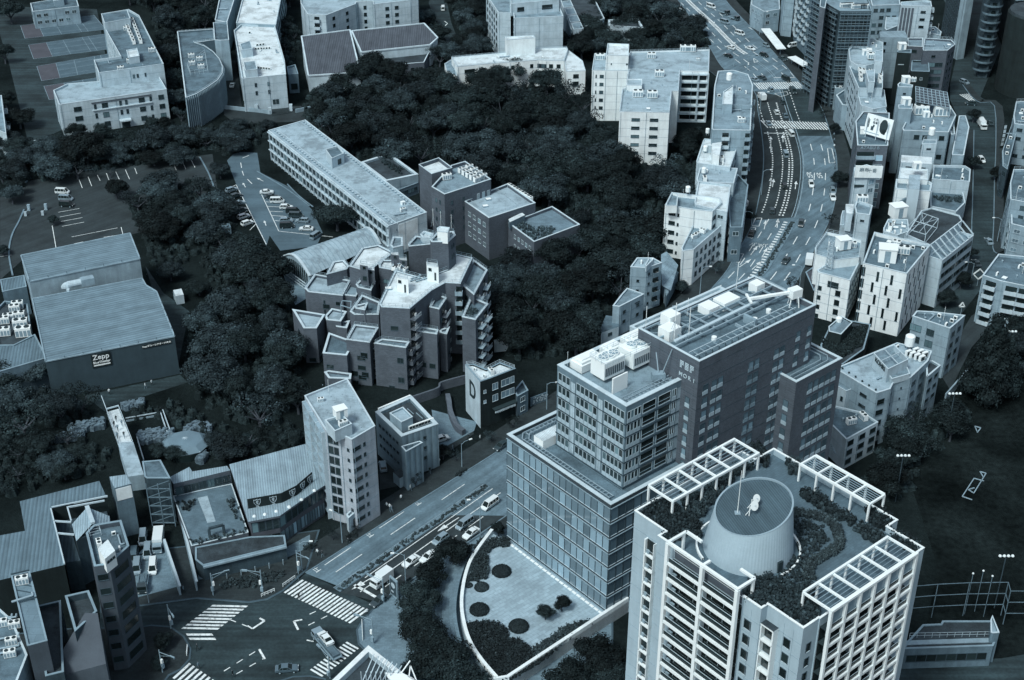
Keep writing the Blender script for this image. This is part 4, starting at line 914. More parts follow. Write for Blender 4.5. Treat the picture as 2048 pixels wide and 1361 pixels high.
pergola(-97.2,-91.9,139.5,160.3,6,'v','white pergola above the gridded right facade of the tower')
_q=G('e 925 555',15)-G('e 195 705',15);CORR=M('corrugated_roof',.21,0,'corr',pitch=1.1,ang=math.atan2(_q.y,_q.x)+R_(90),amt=.14);CORR2=M('corrugated_pale',.33,0,'corr',pitch=.55,ang=R_(12),amt=.15);CORR3=M('corrugated_blue',.17,0,'corr',pitch=.8,ang=R_(12),amt=.12)
s1=bld('school','pale low school building with tennis courts behind and a grey upper roof terrace',['a 352 595','a 390 690','a 1100 588','a 1052 505','a 445 552'],12.5,wall=W2,roof=RP)
win(s1,1,[(.16,2.8),(.32,.9),(.41,2.2),(.555,.9),(.61,.9),(.755,2.2),(.84,.9),(.94,2.1)],3,1.8,1.9,3.6,'k')
win(s1,2,(2,.1,.9,1.2),2,1.5,2,3.6,'k')
mb=MB();a_,c_=face(s1,1);d_=(c_-a_).normalized();nrm=Vector((d_.y,-d_.x));L_=(c_-a_).length
mb.obox((*(a_+d_*L_*.29),8.2),(*(d_*L_*.56),0),(*(nrm*.5),0),(0,0,.35),COP);mb.obox((*(a_+d_*L_*.29),10.9),(*(d_*L_*.56),0),(*(nrm*.2),0),(0,0,.5),BR);mb.obox((*(a_+d_*L_*.52),3.0),(*(d_*4.2),0),(*(nrm*2.2),0),(0,0,.5),COP)
mb.obox((*(a_+d_*L_*.54),0),(*(d_*3),0),(*(nrm*.1),0),(0,0,2.8),DRK);mb.build('entrance_canopy',s1.root)
s2=block(s1,['a 620 395','a 652 480','a 1080 420','a 918 100','a 850 60','a 672 90','a 690 180','a 797 370'],17.5,base=0,wall=W2,roof=RD,par=1.0);ALLB.append(s2)
win(s2,1,[(.52,.8),(.58,.8),(.70,.6)],1,1.4,2.6,3,'k');win(s2,6,(7,.05,.95,1.2),4,1.6,2,3.4,'b');block(s2,['a 668 90','a 690 150','a 860 120','a 840 62'],20.5,wall=W2,roof=RD)
block(s2,['a 835 330','a 850 380','a 920 368','a 905 318'],19.2,wall=W2,roof=RW)
for a_,b_ in(('a 825 150','a 885 290'),('a 875 145','a 930 285')):row(s2,'cooling_unit',a_,b_,8)
clutter(s2,12)
arc=['a 1225 645','a 1300 617','a 1375 572','a 1440 525','a 1470 480','a 1474 440','a 1450 385','a 1410 340','a 1350 300','a 1290 280','a 1418 262','a 1412 190','a 1170 207']
q1=bld('curved_building','quarter round building with curved finned facade between school and white block',arc,13,wall=M('fin_wall',.13,0,'wall'),roof=RD,par=.7)
mb=MB()
for i in range(5):
 a_,c_=q1.pl[i],q1.pl[i+1];n_=max(1,int((c_-a_).length/.9));nrm=Vector(((c_-a_).y,-(c_-a_).x)).normalized()
 for k in range(n_):p=a_+(c_-a_)*(k/n_)+nrm*.25;mb.box(p,.12,.6,0,12.8,COD,math.atan2(nrm.y,nrm.x)+1.57)
mb.build('facade_fin',q1.root)
block(q1,['a 1418 262','a 1455 265','a 1512 262','a 1500 140','a 1408 148'],17,base=0,wall=W3,roof=RD,par=.9);rail(q1,h=.5,ins=.4)
for p in('a 1265 380','a 1270 430','a 1320 400','a 1330 450'):put(q1,'cooling_unit',p,.3)
rail(q1,poly('a 1240 450','a 1260 500','a 1375 480','a 1355 360',z=12.3),12.3,h=2.0)
w3=bld('white_block','white four storey building with two stair penthouses beside the curved building',['a 1545 200','a 1598 518','a 1888 490','a 1880 400','a 1815 165','a 1590 160'],13.5,wall=W2,roof=RW)
win(w3,1,[(.30,.9),(.59,.9)],2,1.5,2.4,3.2,'k');win(w3,1,[(.72,2.6)],1,2.2,9.5,3,'w');win(w3,2,[(.5,1.2)],3,1.5,2.4,3.2,'k')
block(w3,['a 1585 290','a 1598 330','a 1668 320','a 1652 268'],16,wall=W2,roof=RG_);block(w3,['a 1608 410','a 1620 465','a 1700 455','a 1685 400'],16,wall=W2,roof=RG_)
row(w3,'air_conditioner','a 1690 330','a 1780 325',6);row(w3,'air_conditioner','a 1700 305','a 1740 300',3);row(w3,'air_conditioner','a 1710 455','a 1780 462',5);clutter(w3,6)
x=bld('grey_annex','small grey annex with garage opening beside white four storey building',['a 1895 440','a 1905 490','a 1970 485','a 1950 425'],8,wall=W4,roof=RG_);win(x,1,[(.5,2.6)],1,2.5,4,3,'s')
x=bld('long_hall','long pale flat roofed hall at the top edge behind the white block',['a 1640 -160','a 1560 150','a 1822 162','a 1880 -140'],14,wall=W3,roof=RW,par=.5);autowin(x,None);clutter(x,6)
x=bld('stepped_wing','narrow pale stepped wing at the top edge left of the long hall',['a 1470 -120','a 1420 130','a 1500 145','a 1585 -120'],13,wall=W3,roof=RG_);clutter(x,6)
ap=bld('apartment_block','pale cream apartment block with chimneys at the top centre edge',['b 335 20','b 380 92','b 500 100','b 697 25','b 705 10','b 810 5','b 815 28','b 1055 0','b 1110 -10','b 1110 -150','b 330 -150'],16,wall=W2,roof=RP)
win(ap,2,[(.25,1.6),(.7,1.6)],3,1.5,1.9,3.1,'d');win(ap,6,[(.37,1.7),(.63,1.7)],4,1.5,1.9,3.1,'d');balc(ap,1,[(.5,2.8)],4,3,3.1,1.2,W2);win(ap,4,[(.5,1.3)],4,1.6,2,3.1,'s')
x=bld('old_house','dim house with tall bare chimneys at the top left corner',['a 200 20','a 215 75','a 520 40','a 500 -30'],8,wall=W3,roof=RD);autowin(x);block(x,['a 345 -30','a 355 5','a 420 -5','a 410 -40'],10,wall=W3)
x=bld('old_house','white low house cut by the left edge beside the school trees',['s -30 200','s -30 250','a 40 880','s 3 190'],9,wall=W2,roof=RG_);balc(x,2,(2,.05,.95,3),3,3,3,1.3,W2)
x=bld('low_wall_house','grey low flat roof structure below the school beside dark trees',['a 40 930','a 60 965','a 265 960','a 240 925'],2.5,wall=W3,roof=RG_)
rh=thing('slate_roofed_hall','hall with two big brown slate roof slopes below the cream apartment block','hall',(*G('b 600 300'),0))
mb=MB();A_=[G('b 340 240',13),G('b 385 500',7),G('b 728 478',7),G('b 660 198',13)];zz=[13,7,7,13]
mb.face([(A_[i].x,A_[i].y,zz[i])for i in range(4)],RB);mb.build('roof',rh)
mb=MB();B_=[G('b 672 205',13),G('b 735 345',9),G('b 1190 296',9),G('b 1240 250',10),G('b 1150 155',13)];zz2=[13,9,9,10,13]
mb.face([(B_[i].x,B_[i].y,zz2[i])for i in range(5)],RB);mb.build('roof',rh)
mb=MB()
for P0,Z0 in((A_,zz),(B_,zz2)):
 for i in range(len(P0)):
  j=(i+1)%len(P0);mb.face([(*P0[i],0),(*P0[j],0),(*P0[j],Z0[j]-.3),(*P0[i],Z0[i]-.3)],W2)
mb.build('wall',rh);mb=MB()
for P0,Z0 in((A_,zz),(B_,zz2)):
 for i in range(len(P0)):j=(i+1)%len(P0);mb.beam((*P0[i],Z0[i]),(*P0[j],Z0[j]),.6,.5,COP)
mb.build('eaves',rh)
rb_=bld('brown_wing','low brown wing under the eaves of the slate roofed hall',['b 715 380','b 720 445','b 1150 410','b 1190 330'],6,wall=BR2,roof=RDD);win(rb_,1,(5,.1,.9,1.5),1,1.4,2,3,'d')
wc=bld('white_terrace_block','long white curved terrace block with boxy rooftop penthouse amid dark trees',['b 1330 378','b 1368 440','b 1505 425','b 1900 395','c 300 398','c 425 400','c 450 330','c 440 312','c 240 318','b 1700 345'],11,wall=W_,roof=RW)
block(wc,['b 1285 420','b 1300 470','b 1368 500','b 1340 385'],8.5,base=0,wall=W_,roof=RG_);y_=block(wc,['c 425 402','c 440 470','c 565 465','c 545 400','c 455 332'],10.5,base=0,wall=W_,roof=RW)
block(wc,['b 1685 242','b 1695 262','b 1885 248','b 1870 232'],17,base=10,wall=W_,roof=RW)
win(wc,1,[(.6,4.2)],1,1.8,1.6,3,'d');win(wc,2,(6,.02,.98,1.3),1,1.5,1.6,3,'d',.2);win(wc,3,(5,.02,.98,1.5),2,1.6,1.6,3,'k');win(wc,4,(2,.1,.9,1.6),2,1.6,1.6,3,'d');win(y_,1,[(.5,2.2)],2,1.6,1.4,3,'d');rail(wc,h=.5);clutter(wc,6)
tb=bld('terraced_building','white terraced building with planted balconies at the top centre right',['b 1720 -60','b 1745 120','c 418 105','c 400 60','c 400 -60'],20,wall=W2,roof=RG_,par=1.2)
y_=block(tb,['c 70 -80','c 72 25','c 392 -5','c 390 -100'],24,wall=W2,roof=RP);ALLB.append(y_);win(y_,1,[(.2,3),(.75,4.6)],1,1.8,1.8,3.2,'d');win(tb,0,(6,.05,.95,1.6),4,1.8,1.6,3.2,'d')
y_=block(tb,['b 1560 -40','b 1640 80','b 1722 85','b 1720 -60'],20,base=0,wall=W2,roof=RG_);ALLB.append(y_);win(y_,0,(5,.05,.95,2.0),5,1.8,1.6,3.2,'d')
x=bld('skylight_wing','low wing with stepped skylights right of the terraced building',['c 400 0','c 470 195','c 550 180','c 690 120','c 600 -60'],9,wall=W3,roof=RDD)
for k in range(4):block(x,['c %g %g'%(405+22*k,10+48*k),'c %g %g'%(420+22*k,50+48*k),'c %g %g'%(485+22*k,42+48*k),'c %g %g'%(465+22*k,0+48*k)],10.5,wall=W2,roof=RG_)
x=bld('white_screen_house','low house showing only its white roof edge above dark trees top centre',['c 715 130','c 720 165','c 950 185','c 910 118'],8,wall=W2,roof=RDD,pt=.7)
bw=bld('big_white_block','large white block with many rooftop boxes and dark ribbon windows on its right side',['c 790 735','c 1120 742','c 1135 600','c 1180 600','c 1190 465','c 1380 468','c 1385 325','c 860 340','c 835 580','c 808 590'][0:10],20,wall=W_,roof=RP,par=.5)
y_=block(bw,['c 625 352','c 608 462','c 690 464','c 860 464','c 860 350'],20,base=0,wall=W_,roof=RP);ALLB.append(y_);win(y_,1,[(.35,.5),(.8,1.5)],5,1.2,1.8,3.1,'k')
y_=block(bw,['c 712 285','c 700 362','c 850 365','c 852 290'],25.5,base=0,wall=W_,roof=RW,par=.8);ALLB.append(y_);win(y_,1,[(.25,.4),(.94,.7)],6,.5,3.2,3.1,'s')
win(bw,0,[(.33,2.9),(.70,2.9)],5,1.1,2.4,3.1,'k')
mb=MB()
a_,c_=face(bw,4);d_=(c_-a_);L_=d_.length;d_=d_/L_;nrm=Vector((d_.y,-d_.x))
for k in range(6):
 z=20-1.6-k*3.1
 for f0,f1 in((.08,.62),(.70,.93)):mb.obox((*(a_+d_*L_*f0+nrm*.02),z-2.0),(*(d_*L_*(f1-f0)),0),(*(nrm*.05),0),(0,0,2.0),GLD)
mb.build('ribbon_window',bw.root);mb=MB()
for k in range(7):z=20-1.2-k*3.1;mb.obox((*a_,z-.3),(*(d_*L_),0),(*(nrm*1.1),0),(0,0,.35),W2)
for f in(0,.63,.97):mb.obox((*(a_+d_*L_*f),0),(*(d_*.5),0),(*(nrm*1.0),0),(0,0,19),W2)
mb.build('sunshade_slab',bw.root)
for p,s_ in(('c 660 395',1.4),('c 1000 385',1.3),('c 1052 505',1.4),('c 1220 340',1.5),('c 1260 340',1.5),('c 910 640',1.5),('c 1005 645',1.5),('c 1308 400',.6)):put(bw,'cooling_unit',p,0,s_)
block(bw,['c 845 385','c 840 515','c 935 515','c 942 378'],18.5,base=18,wall=W3,roof=RD,par=.1);block(bw,['c 838 520','c 838 560','c 938 562','c 938 520'],22,wall=W_,roof=RP);rail(bw,h=.7);clutter(bw,7,('vent_pipe','antenna','roof_hatch'))
sl=bld('long_office_slab','long low slab building with small roof vents and two window bands above the car park',['b 120 860','f 915 335','f 1168 245','b 365 790'],11,wall=W2,roof=RP,par=.3,pt=.3)
n_=30;win(sl,0,(n_,.01,.985,2.2),3,1.9,1.0,3.4,'k');mb=MB()
a_,c_=face(sl,0);d_=(c_-a_);L_=d_.length;d_/=L_;nrm=Vector((d_.y,-d_.x))
for k in range(n_+1):p=a_+d_*(L_*(.01+.975*k/n_));mb.obox((*p,0),(*(d_*.22),0),(*(nrm*.35),0),(0,0,10.8),W2)
for z in(10.3,7.1,3.7):mb.obox((*(a_+nrm*.05),z),(*(d_*L_),0),(*(nrm*.5),0),(0,0,.3),W2)
mb.build('facade_frame',sl.root)
mb=MB();b0,b1=G('b 365 790',11),G('f 1168 245',11)
for o_,ln in((1.8,(a_,c_)),(-1.4,(b0,b1))):
 dd=(ln[1]-ln[0]);l2=dd.length;dd/=l2;nn=Vector((-dd.y,dd.x))*(o_ if o_>0 else o_)
 for k in range(int(l2/1.9)):p=ln[0]+dd*(1.5+k*1.9)+nn;mb.box(p,.9,.5,10.7,11.15,MIDM,math.atan2(dd.y,dd.x),top=W2)
mb.build('roof_vent',sl.root)
mb=MB();
for o_ in(3.2,):mb.beam((*(a_+nrm*-o_),10.78),(*(c_+nrm*-o_),10.78),.1,.12,COP)
mb.build('roof_seam',sl.root)
e_=block(sl,['b 498 985','b 540 1045','b 620 1010','b 580 962'],14.5,wall=W2,roof=RD,par=.6);win(e_,1,[(.6,1.6)],1,1.8,1.4,3,'d');win(sl,1,[(.2,.1)],1,.5,2,3,'k')
mb=MB();a_,c_=face(sl,1);d_=(c_-a_);mb.obox((*(a_+d_*.25),1),(*(d_*.5),0),(*(Vector((d_.y,-d_.x)).normalized()*.1),0),(0,0,9.2),M('bright_panel',.7,0,'plain'));mb.build('end_panel',sl.root)
rail(sl,poly('f 940 290','f 960 310','f 1100 250','f 1070 200',z=10.7),10.7,h=1.0);put(sl,'duct','f 990 265',.4);put(sl,'cooling_unit','f 1010 240',.6,.7);put(sl,'storage_box','f 1010 195',.6,.5)
an=bld('green_roof_annex','low annex with sunken planted roof behind the long slab',['b 730 1070','b 895 1195','b 1112 1150','b 920 1010'],7,wall=W3,roof=RDD,par=.8,pt=.9)
hedge_mass('roof_garden',['b 860 1060','b 900 1050','b 1010 1110','b 1000 1140','b 930 1110'],6.2,1.0,'small bushes growing on the sunken annex roof',LEAF2,.8,.9,'shrub',r=.5)
x=bld('courtyard_room','dark low courtyard room between long slab and brown brick block',['f 920 60','f 975 100','f 1110 50','f 1110 10'],4,wall=W4,roof=RD);win(x,1,(6,.05,.95,1.3),1,1.4,1.2,3,'k')
b1=bld('brick_block','tallest brown brick block with light parapets and rooftop machines behind the slab',['b 1200 1232','b 1285 1282','b 1592 1182','b 1422 1063','b 1330 1090'],19,wall=BR,roof=RG_,par=1.2,pt=.4)
block(b1,['b 1115 1085','b 1200 1147','b 1336 1106','b 1248 1040'],20.5,base=0,wall=BR,roof=RW,par=1.3,cop=COP)
row(b1,'cooling_unit','b 1400 1140','b 1500 1200',5,R_(40));row(b1,'cooling_unit','b 1450 1120','b 1540 1180',4,R_(40));put(b1,'cooling_unit','b 1300 1185',.4,1.2);win(b1,0,(2,.2,.8,.9),4,1.3,3,3.2,'k');win(b1,1,[(.72,1.0),(.83,1.0),(.94,1.0)],1,2.2,3.5,3.2,'b');win(b1,1,[(.15,.9),(.4,.9)],4,1.2,3,3.2,'k')
b2=bld('brick_block','middle brown brick block with three rows of paired windows and a recessed pale roof',['f 1415 170','f 1578 282','f 1886 182','f 1702 55'],14.5,wall=BR,roof=RP,par=1.0,pt=.45)
win(b2,0,(4,.12,.92,1.5),3,1.4,2.6,3.4,'w');row(b2,'cooling_unit','f 1720 85','f 1850 165',8,R_(-55),.8);rail(b2,poly('f 1450 170','f 1580 262','f 1770 205','f 1640 105',z=13.5),13.5,h=.6);put(b2,'roof_hatch','f 1555 210',.3);put(b2,'roof_hatch','f 1575 165',.3)
win(b2,1,[(.6,1.0)],3,1.5,3,3.4,'s')
b3=bld('brick_block','lowest brown brick block with a tiled roof terrace and garden',['g 55 315','g 225 440','g 528 325','g 345 205'],11,wall=BR,roof=M('terrace_tile',.2,0,'pave',pitch=.6),par=1.0,pt=.4)
win(b3,0,(5,.2,.92,1.1),2,1.3,2.4,3.3,'w');balc(b3,1,[(.55,2.4)],1,7,3,1.4,W2);hedge_mass('roof_garden',['g 100 310','g 150 300','g 230 340','g 330 330','g 380 350','g 350 385','g 230 425','g 110 345'],10,1.1,'rough little garden on the lowest brick block terrace',LEAF2,.8,.6,'shrub',r=.5)
hs_=block(b3,['g 55 290','g 65 310','g 165 262','g 145 245'],12.6,wall=W4,roof=RW,par=.1)
bh=thing('barrel_roof_hall','long hall with ribbed barrel roof beside the brown apartment complex','hall',(*G('f 550 520'),0))
e0,e1=G('f 215 530',5),G('f 395 660',5);f0,f1=G('f 720 370',5),G('f 860 450',5);mb=MB();n_=16;pr=[]
for k in range(n_+1):
 t=k/n_;zz_=4.6+3.4*math.sin(math.pi*t);pr.append((e0.lerp(e1,t),f0.lerp(f1,t),zz_))
CB2=M('barrel_roof',.40,0,'roof',amt=.12)
for k in range(n_):a_,b_=pr[k],pr[k+1];mb.face([(*a_[0],a_[2]),(*b_[0],b_[2]),(*b_[1],b_[2]),(*a_[1],a_[2])],CB2)
mb.build('roof',bh,smooth=True);mb=MB()
for j in range(19):
 for k in range(n_):a_,b_=pr[k],pr[k+1];t=j/18;mb.beam((*a_[0].lerp(a_[1],t),a_[2]+.05),(*b_[0].lerp(b_[1],t),b_[2]+.05),.14 if 0<j<18 else.8,.1 if 0<j<18 else.35,MIDM if 0<j<18 else COP)
mb.build('roof_rib',bh);mb=MB()
mb.face([(*pr[0][0],0)]+[(*pr[-1][0],0)]+[(*p[0],p[2])for p in pr[::-1]],W3);mb.face([(*pr[0][1],0)]+[(*p[1],p[2])for p in pr]+[(*pr[-1][1],0)],W3);mb.face([(*e0,0),(*f0,0),(*f0,4.6),(*e0,4.6)],W3);mb.build('wall',bh)
mb=MB();nn=(e1-e0);nrm=Vector((nn.y,-nn.x)).normalized()
for k in range(12):p=e0.lerp(e1,.06+.075*k)+nrm*.06;mb.box(p,.7,.08,1.2,4.2+2.0*math.sin(math.pi*(.06+.075*k)),GLD,math.atan2(nn.y,nn.x))
mb.build('window',bh);mb=MB()
for z in(.6,1.6,2.6):mb.beam((*(e0+nrm*1.6),z),(*(e1+nrm*1.6),z),.25,.12,W2)
for k in range(9):mb.box(e0.lerp(e1,k/8)+nrm*1.6,.1,.1,0,2.8,FR)
mb.build('balustrade',bh)
TC=M('terrace_roof',.66,0,'roof',amt=.05);zc=22
bc=bld('brown_apartment_complex','sprawling brown tiled apartment complex with stepped white roof terraces and stacked balconies',['f 855 850','f 870 870','f 1055 880','f 1200 760','f 1290 710','f 1390 715','f 1470 545','f 1360 520','f 1310 620','f 1150 680','f 960 630'],zc,wall=BR2,roof=TC,par=.3,pt=.4)
win(bc,1,[(.42,2.0)],1,1.3,5.6,3,'d');win(bc,1,[(.55,2.0)],1,1.6,9.6,3,'d');rail(bc,h=1.0,mat=MET);put(bc,'roof_hatch','f 915 755',.2)
balc(bc,2,[(.12,3.2)],7,3.1,3.0,1.7,BR2,'rail');balc(bc,4,[(.9,2.0)],6,3.1,3.0,1.2,W3)
def addb(pts,z,base=0,wall=BR2,roof=TC,par=.5,rl=False,**k):
 k.setdefault('pt',.55)
 y=block(bc,pts,z,base=base,wall=wall,roof=roof,par=par,**k);ALLB.append(y)
 rail(y,h=.9,mat=MET)if rl or z>12 else None
 if z<23:autowin(y,None,3.0,rnd.choice('dkd'),.3,3.4)
 return y
addb(['f 655 600','f 790 640','f 830 600','f 950 510','f 850 460','f 740 480'],19,rl=True);addb(['f 505 655','f 640 620','f 655 600','f 620 560','f 550 570'],16.5,rl=True)
y_=addb(['f 362 745','f 385 770','f 612 795','f 665 695','f 428 652'],13.5,par=.8,roof=RP);win(y_,1,[(.45,.5),(.85,1.3)],3,1.1,2.2,3,'d')
addb(['f 612 790','f 700 800','f 750 720','f 665 700'],13.0,roof=RG_);addb(['f 280 885','f 355 1010','f 440 1010','f 495 920'],11,par=.9,roof=RP)
y_=addb(['f 635 1085','f 790 1105','f 850 1005','f 690 985'],13.5,par=.6,roof=RP);win(y_,0,[(.6,2.2)],5,1.3,4.5,3,'d');balc(y_,1,[(.45,2.4)],5,3.4,3,1.5,W3,'rail')
y_=addb(['f 480 1175','f 640 1190','f 690 1100','f 520 1040'],10.0,par=.8,roof=RD,rl=False);addb(['f 490 1300','f 520 1340','f 665 1345','f 670 1310','f 520 1290'],5.0,par=.6,roof=RG_)
y_=addb(['f 820 1110','f 1030 1140','f 1055 1100','f 870 1080'],13,roof=RD);win(y_,1,[(.35,1.5)],4,1.4,3,3,'d');balc(y_,1,[(.8,2.4)],4,3,3,1.3,BR2,'solid')
addb(['f 660 900','f 690 920','f 850 920','f 860 840','f 740 790'],14.5,roof=RD,par=1.0,rl=True);addb(['f 1100 1030','f 1235 1050','f 1245 1020','f 1130 1000'],14,roof=RD);y_=addb(['f 1185 870','f 1250 885','f 1300 810','f 1230 780'],18.5,roof=RD,par=.8);balc(y_,1,[(.5,3.2)],6,3.3,3,1.6,BR2,'rail')
y_=addb(['f 1400 935','f 1490 955','f 1575 850','f 1460 800'],17,roof=RD,par=.8);balc(y_,1,[(.3,3.0),(.75,3.0)],6,3.3,3,1.5,W3,'rail');y_=addb(['f 1395 720','f 1480 790','f 1570 625','f 1475 555'],19.5,roof=RG_,par=.9,rl=True);balc(y_,1,[(.25,3.2),(.72,3.2)],6,3.2,3,1.5,W3,'rail');win(y_,0,[(.4,1.8)],5,1.8,2,3,'d')
hedge_mass('balcony_garden',['f 1410 900','f 1470 930','f 1510 890','f 1450 860'],16.2,.9,'potted plants on a high balcony of the brown apartment complex',LEAF2,.6,.8,'plants',r=.4)
addb(['f 1045 455','f 1050 470','f 1200 455','f 1215 420','f 1095 400'],23,roof=RD,par=.8);y_=addb(['f 1190 425','f 1200 440','f 1310 440','f 1358 395','f 1345 370','f 1240 375'],30.5,wall=BR2,roof=RD,par=.6);win(y_,2,[(.45,.5),(.7,.5)],2,1.2,1.8,3,'d');win(y_,3,[(.3,.5),(.6,.5)],1,1.6,1.5,3,'d');block(bc,['f 1235 350','f 1240 370','f 1305 378','f 1318 345','f 1255 338'],33.5,base=30,wall=COOL,roof=RW,par=.2)
for p0,z_ in(((965,650),26),((1165,570),26.5)):
 y_=addb(['f %d %d'%(p0[0],p0[1]),'f %d %d'%(p0[0]+5,p0[1]+25),'f %d %d'%(p0[0]+80,p0[1]+40),'f %d %d'%(p0[0]+75,p0[1]+10)],z_,base=21.6,wall=COOL,roof=RW,par=.1);win(y_,1,[(.25,.9)],1,.8,.7,3,'s');win(y_,1,[(.7,.5)],1,2.2,1.8,3,'s')
for p0,z_ in(((725,580),22.5),((930,510),22.5),((985,545),22.0),((770,610),20.5)):
 y_=addb(['f %d %d'%(p0[0],p0[1]),'f %d %d'%(p0[0]+5,p0[1]+12),'f %d %d'%(p0[0]+52,p0[1]+18),'f %d %d'%(p0[0]+50,p0[1]-2)],z_,base=16,roof=TC,par=.1);win(y_,1,[(.5,.9)],1,.9,.4,3,'s')
addb(['f 925 460','f 945 480','f 1010 465','f 1010 410','f 945 405'],22.5,wall=W3,roof=RG_);addb(['f 1125 390','f 1140 410','f 1200 415','f 1215 385','f 1150 368'],24,wall=W2,roof=TC)
for p,s_ in(('f 1210 300',1.2),('f 1260 300',1.0),('f 1330 320',1.0)):put(bc,'antenna',G(p,32),0,s_,30.5)
for k in range(16):put(bc,rnd.choice(('duct','air_conditioner','cooling_unit')),'f %g %g'%(rnd.uniform(950,1120),rnd.uniform(600,640)),rnd.uniform(0,3),.7)if k<6 else put(bc,'duct','f %g %g'%(rnd.uniform(1000,1150),rnd.uniform(640,720)),.6,.8)if k<9 else None
for pts_,z_ in((('f 700 720','f 712 740','f 800 760','f 830 700','f 740 680'),15.5),(('f 495 930','f 505 955','f 600 965','f 640 900','f 540 880'),10.5),(('f 560 975','f 570 1000','f 640 1010','f 660 960'),9),(('f 1095 760','f 1100 790','f 1180 800','f 1190 760'),20),(('f 850 590','f 855 610','f 940 625','f 960 560','f 870 560'),19.5),(('f 1250 1020','f 1255 1040','f 1300 1050','f 1320 1000'),12),(('f 690 860','f 700 880','f 760 890','f 780 840'),16)):addb(list(pts_),z_,roof=rnd.choice((RP,TC,RG_)),par=.6)
mb=MB();q=[G(p,14)for p in('f 600 860','f 610 830','f 668 835','f 665 880')]
for i in range(4):mb.beam((*q[i],14),(*q[(i+1)%4],14),.2,.2,MIDM)
mb.tube((*q[0],2),(*q[0],14),.14,MIDM,6);mb.build('gantry',bc.root)
x=bld('garden_store','small pale hut beside path and trees right of the brown complex',['f 1612 1090','f 1615 1110','f 1705 1100','f 1690 1080'],3,wall=W2,roof=RG_)
mb=MB();rw=smooth_line([G(p,2.5)for p in('j 1070 470','j 1160 440','j 1240 410','j 1260 375','j 1420 330')],4)
rw2=offs(rw,.5)
for i in range(len(rw)-1):mb.prism([rw[i],rw2[i],rw2[i+1],rw[i+1]],0,2.6,BR2)
solo('garden_wall',mb,'brown retaining wall stepping up below the brown complex','wall',(*rw[0],0))
mb=MB();rw=smooth_line([G(p,1.5)for p in('j 1290 455','j 1300 500','j 1310 570','j 1350 660','j 1400 700')],4);rw2=offs(rw,-1.2)
for i in range(len(rw)-1):mb.prism([rw[i],rw2[i],rw2[i+1],rw[i+1]][::-1],0,1.6,BR2)
solo('garden_wall',mb,'curved brown planter wall beside the ramp left of the letter sign building','wall',(*rw[0],0))
be=bld('beige_tower','tall narrow weathered beige office tower with white roof tank by the main road',['j 360 465','j 500 690','j 590 715','j 672 755','j 826 665','j 642 352'],25,wall=M('beige_wall',.42,.3,'wall',amt=.16),roof=RP,par=.5,pt=.3)
win(be,0,(7,.06,.96,2.0),8,1.9,1.2,2.75,'k');mb=MB();a_,c_=face(be,0);d_=c_-a_;nrm=Vector((d_.y,-d_.x)).normalized()
for k in range(9):mb.obox((*(a_+d_*.04),23.8-2.75*k-.1),(*(d_*.92),0),(*(nrm*.9),0),(0,0,.15),W3)
for f in(.04,.35,.66,.95):mb.obox((*(a_+d_*f),0),(*(d_.normalized()*.2),0),(*(nrm*.9),0),(0,0,24),W2)
mb.build('balcony_frame',be.root)
win(be,1,(2,.1,.9,1.2),8,1.9,1.4,2.75,'s');win(be,3,[(.2,2.0),(.5,.7),(.05,.6)],8,1.0,2.6,2.75,'d');win(be,4,(3,.1,.9,1.4),8,1.2,2,2.75,'k')
win(be,2,[(.65,.7)],7,.8,3,2.75,'d')
y_=block(be,['j 495 625','j 560 700','j 672 650','j 610 590'],27.5,wall=W2,roof=RD,par=.5);put(be,'storage_box',G('j 597 590',27.5),.5,1.1,27);put(be,'cooling_unit',G('j 615 655',27.5),.5,.8,27.1);put(be,'cooling_unit','j 468 505',.3,.6);put(be,'antenna','j 520 440',.3,.8)
for k in range(14):put(be,'vent_pipe','j %d %d'%((435,480,510,560,535,585,610,640,660,690,710,735,560,480)[k],(450,535,580,515,475,415,460,500,545,590,635,680,560,400)[k]),0,.35)
x=bld('shop_canopy','white framed shop front canopy at the foot of the beige tower',['j 635 1250','j 650 1275','j 850 1100','j 830 1080'],4.5,wall=W2,roof=RW);win(x,1,(3,.08,.92,2.0),1,2.2,1.4,3,'s')
gp=bld('grey_panel_building','four storey grey panelled building with sunken dark roof right of the beige tower',['j 828 572','j 1000 735','j 1243 652','j 1065 465'],12.5,wall=M('panel_wall',.24,0,'fins',pitch=1.6,ang=R_(30),amt=.08),roof=RDD,par=.9,pt=.9)
win(gp,0,(6,.1,.9,1.0),3,.7,2.6,2.9,'s');win(gp,1,[(.62,.8)],3,.9,2.2,2.9,'d');block(gp,['j 922 580','j 1000 640','j 1075 605','j 1010 540'],14.8,wall=W3,roof=RP,par=.5)
block(gp,['j 1000 800','j 1030 835','j 1140 775','j 1120 765'],11.5,base=0,wall=M('panel_wall2',.24,0,'fins',pitch=1.6,ang=R_(30),amt=.08),roof=RD,par=1.0);row(gp,'air_conditioner','j 860 570','j 1050 490',10);row(gp,'air_conditioner','j 1060 690','j 1200 640',8);mb=MB()
for p in('j 1060 570','j 1120 600'):q=G(p,11.8);mb.box(q,3,.15,11.7,11.9,W3,R_(-55))
mb.build('roof_line',gp.root)
x=bld('kiosk','tiny dark roofed kiosk on the pavement in front of the grey panel building',['j 945 970','j 990 1010','j 1035 985','j 990 945'],3,wall=W3,roof=RDD,par=.1)
ds=bld('letter_sign_building','small black and white building with a large black letter D on its side',['j 1422 260','j 1520 372','j 1580 352','j 1755 285','j 1650 245','j 1560 290','j 1475 255'],14,wall=BKW,roof=RW,par=.5)
mb=MB();a_,c_=face(ds,0);d_=c_-a_;nrm=Vector((d_.y,-d_.x)).normalized();mb.obox((*a_,0),(*d_,0),(*(nrm*.06),0),(0,0,13.8),W2);mb.build('white_wall',ds.root)
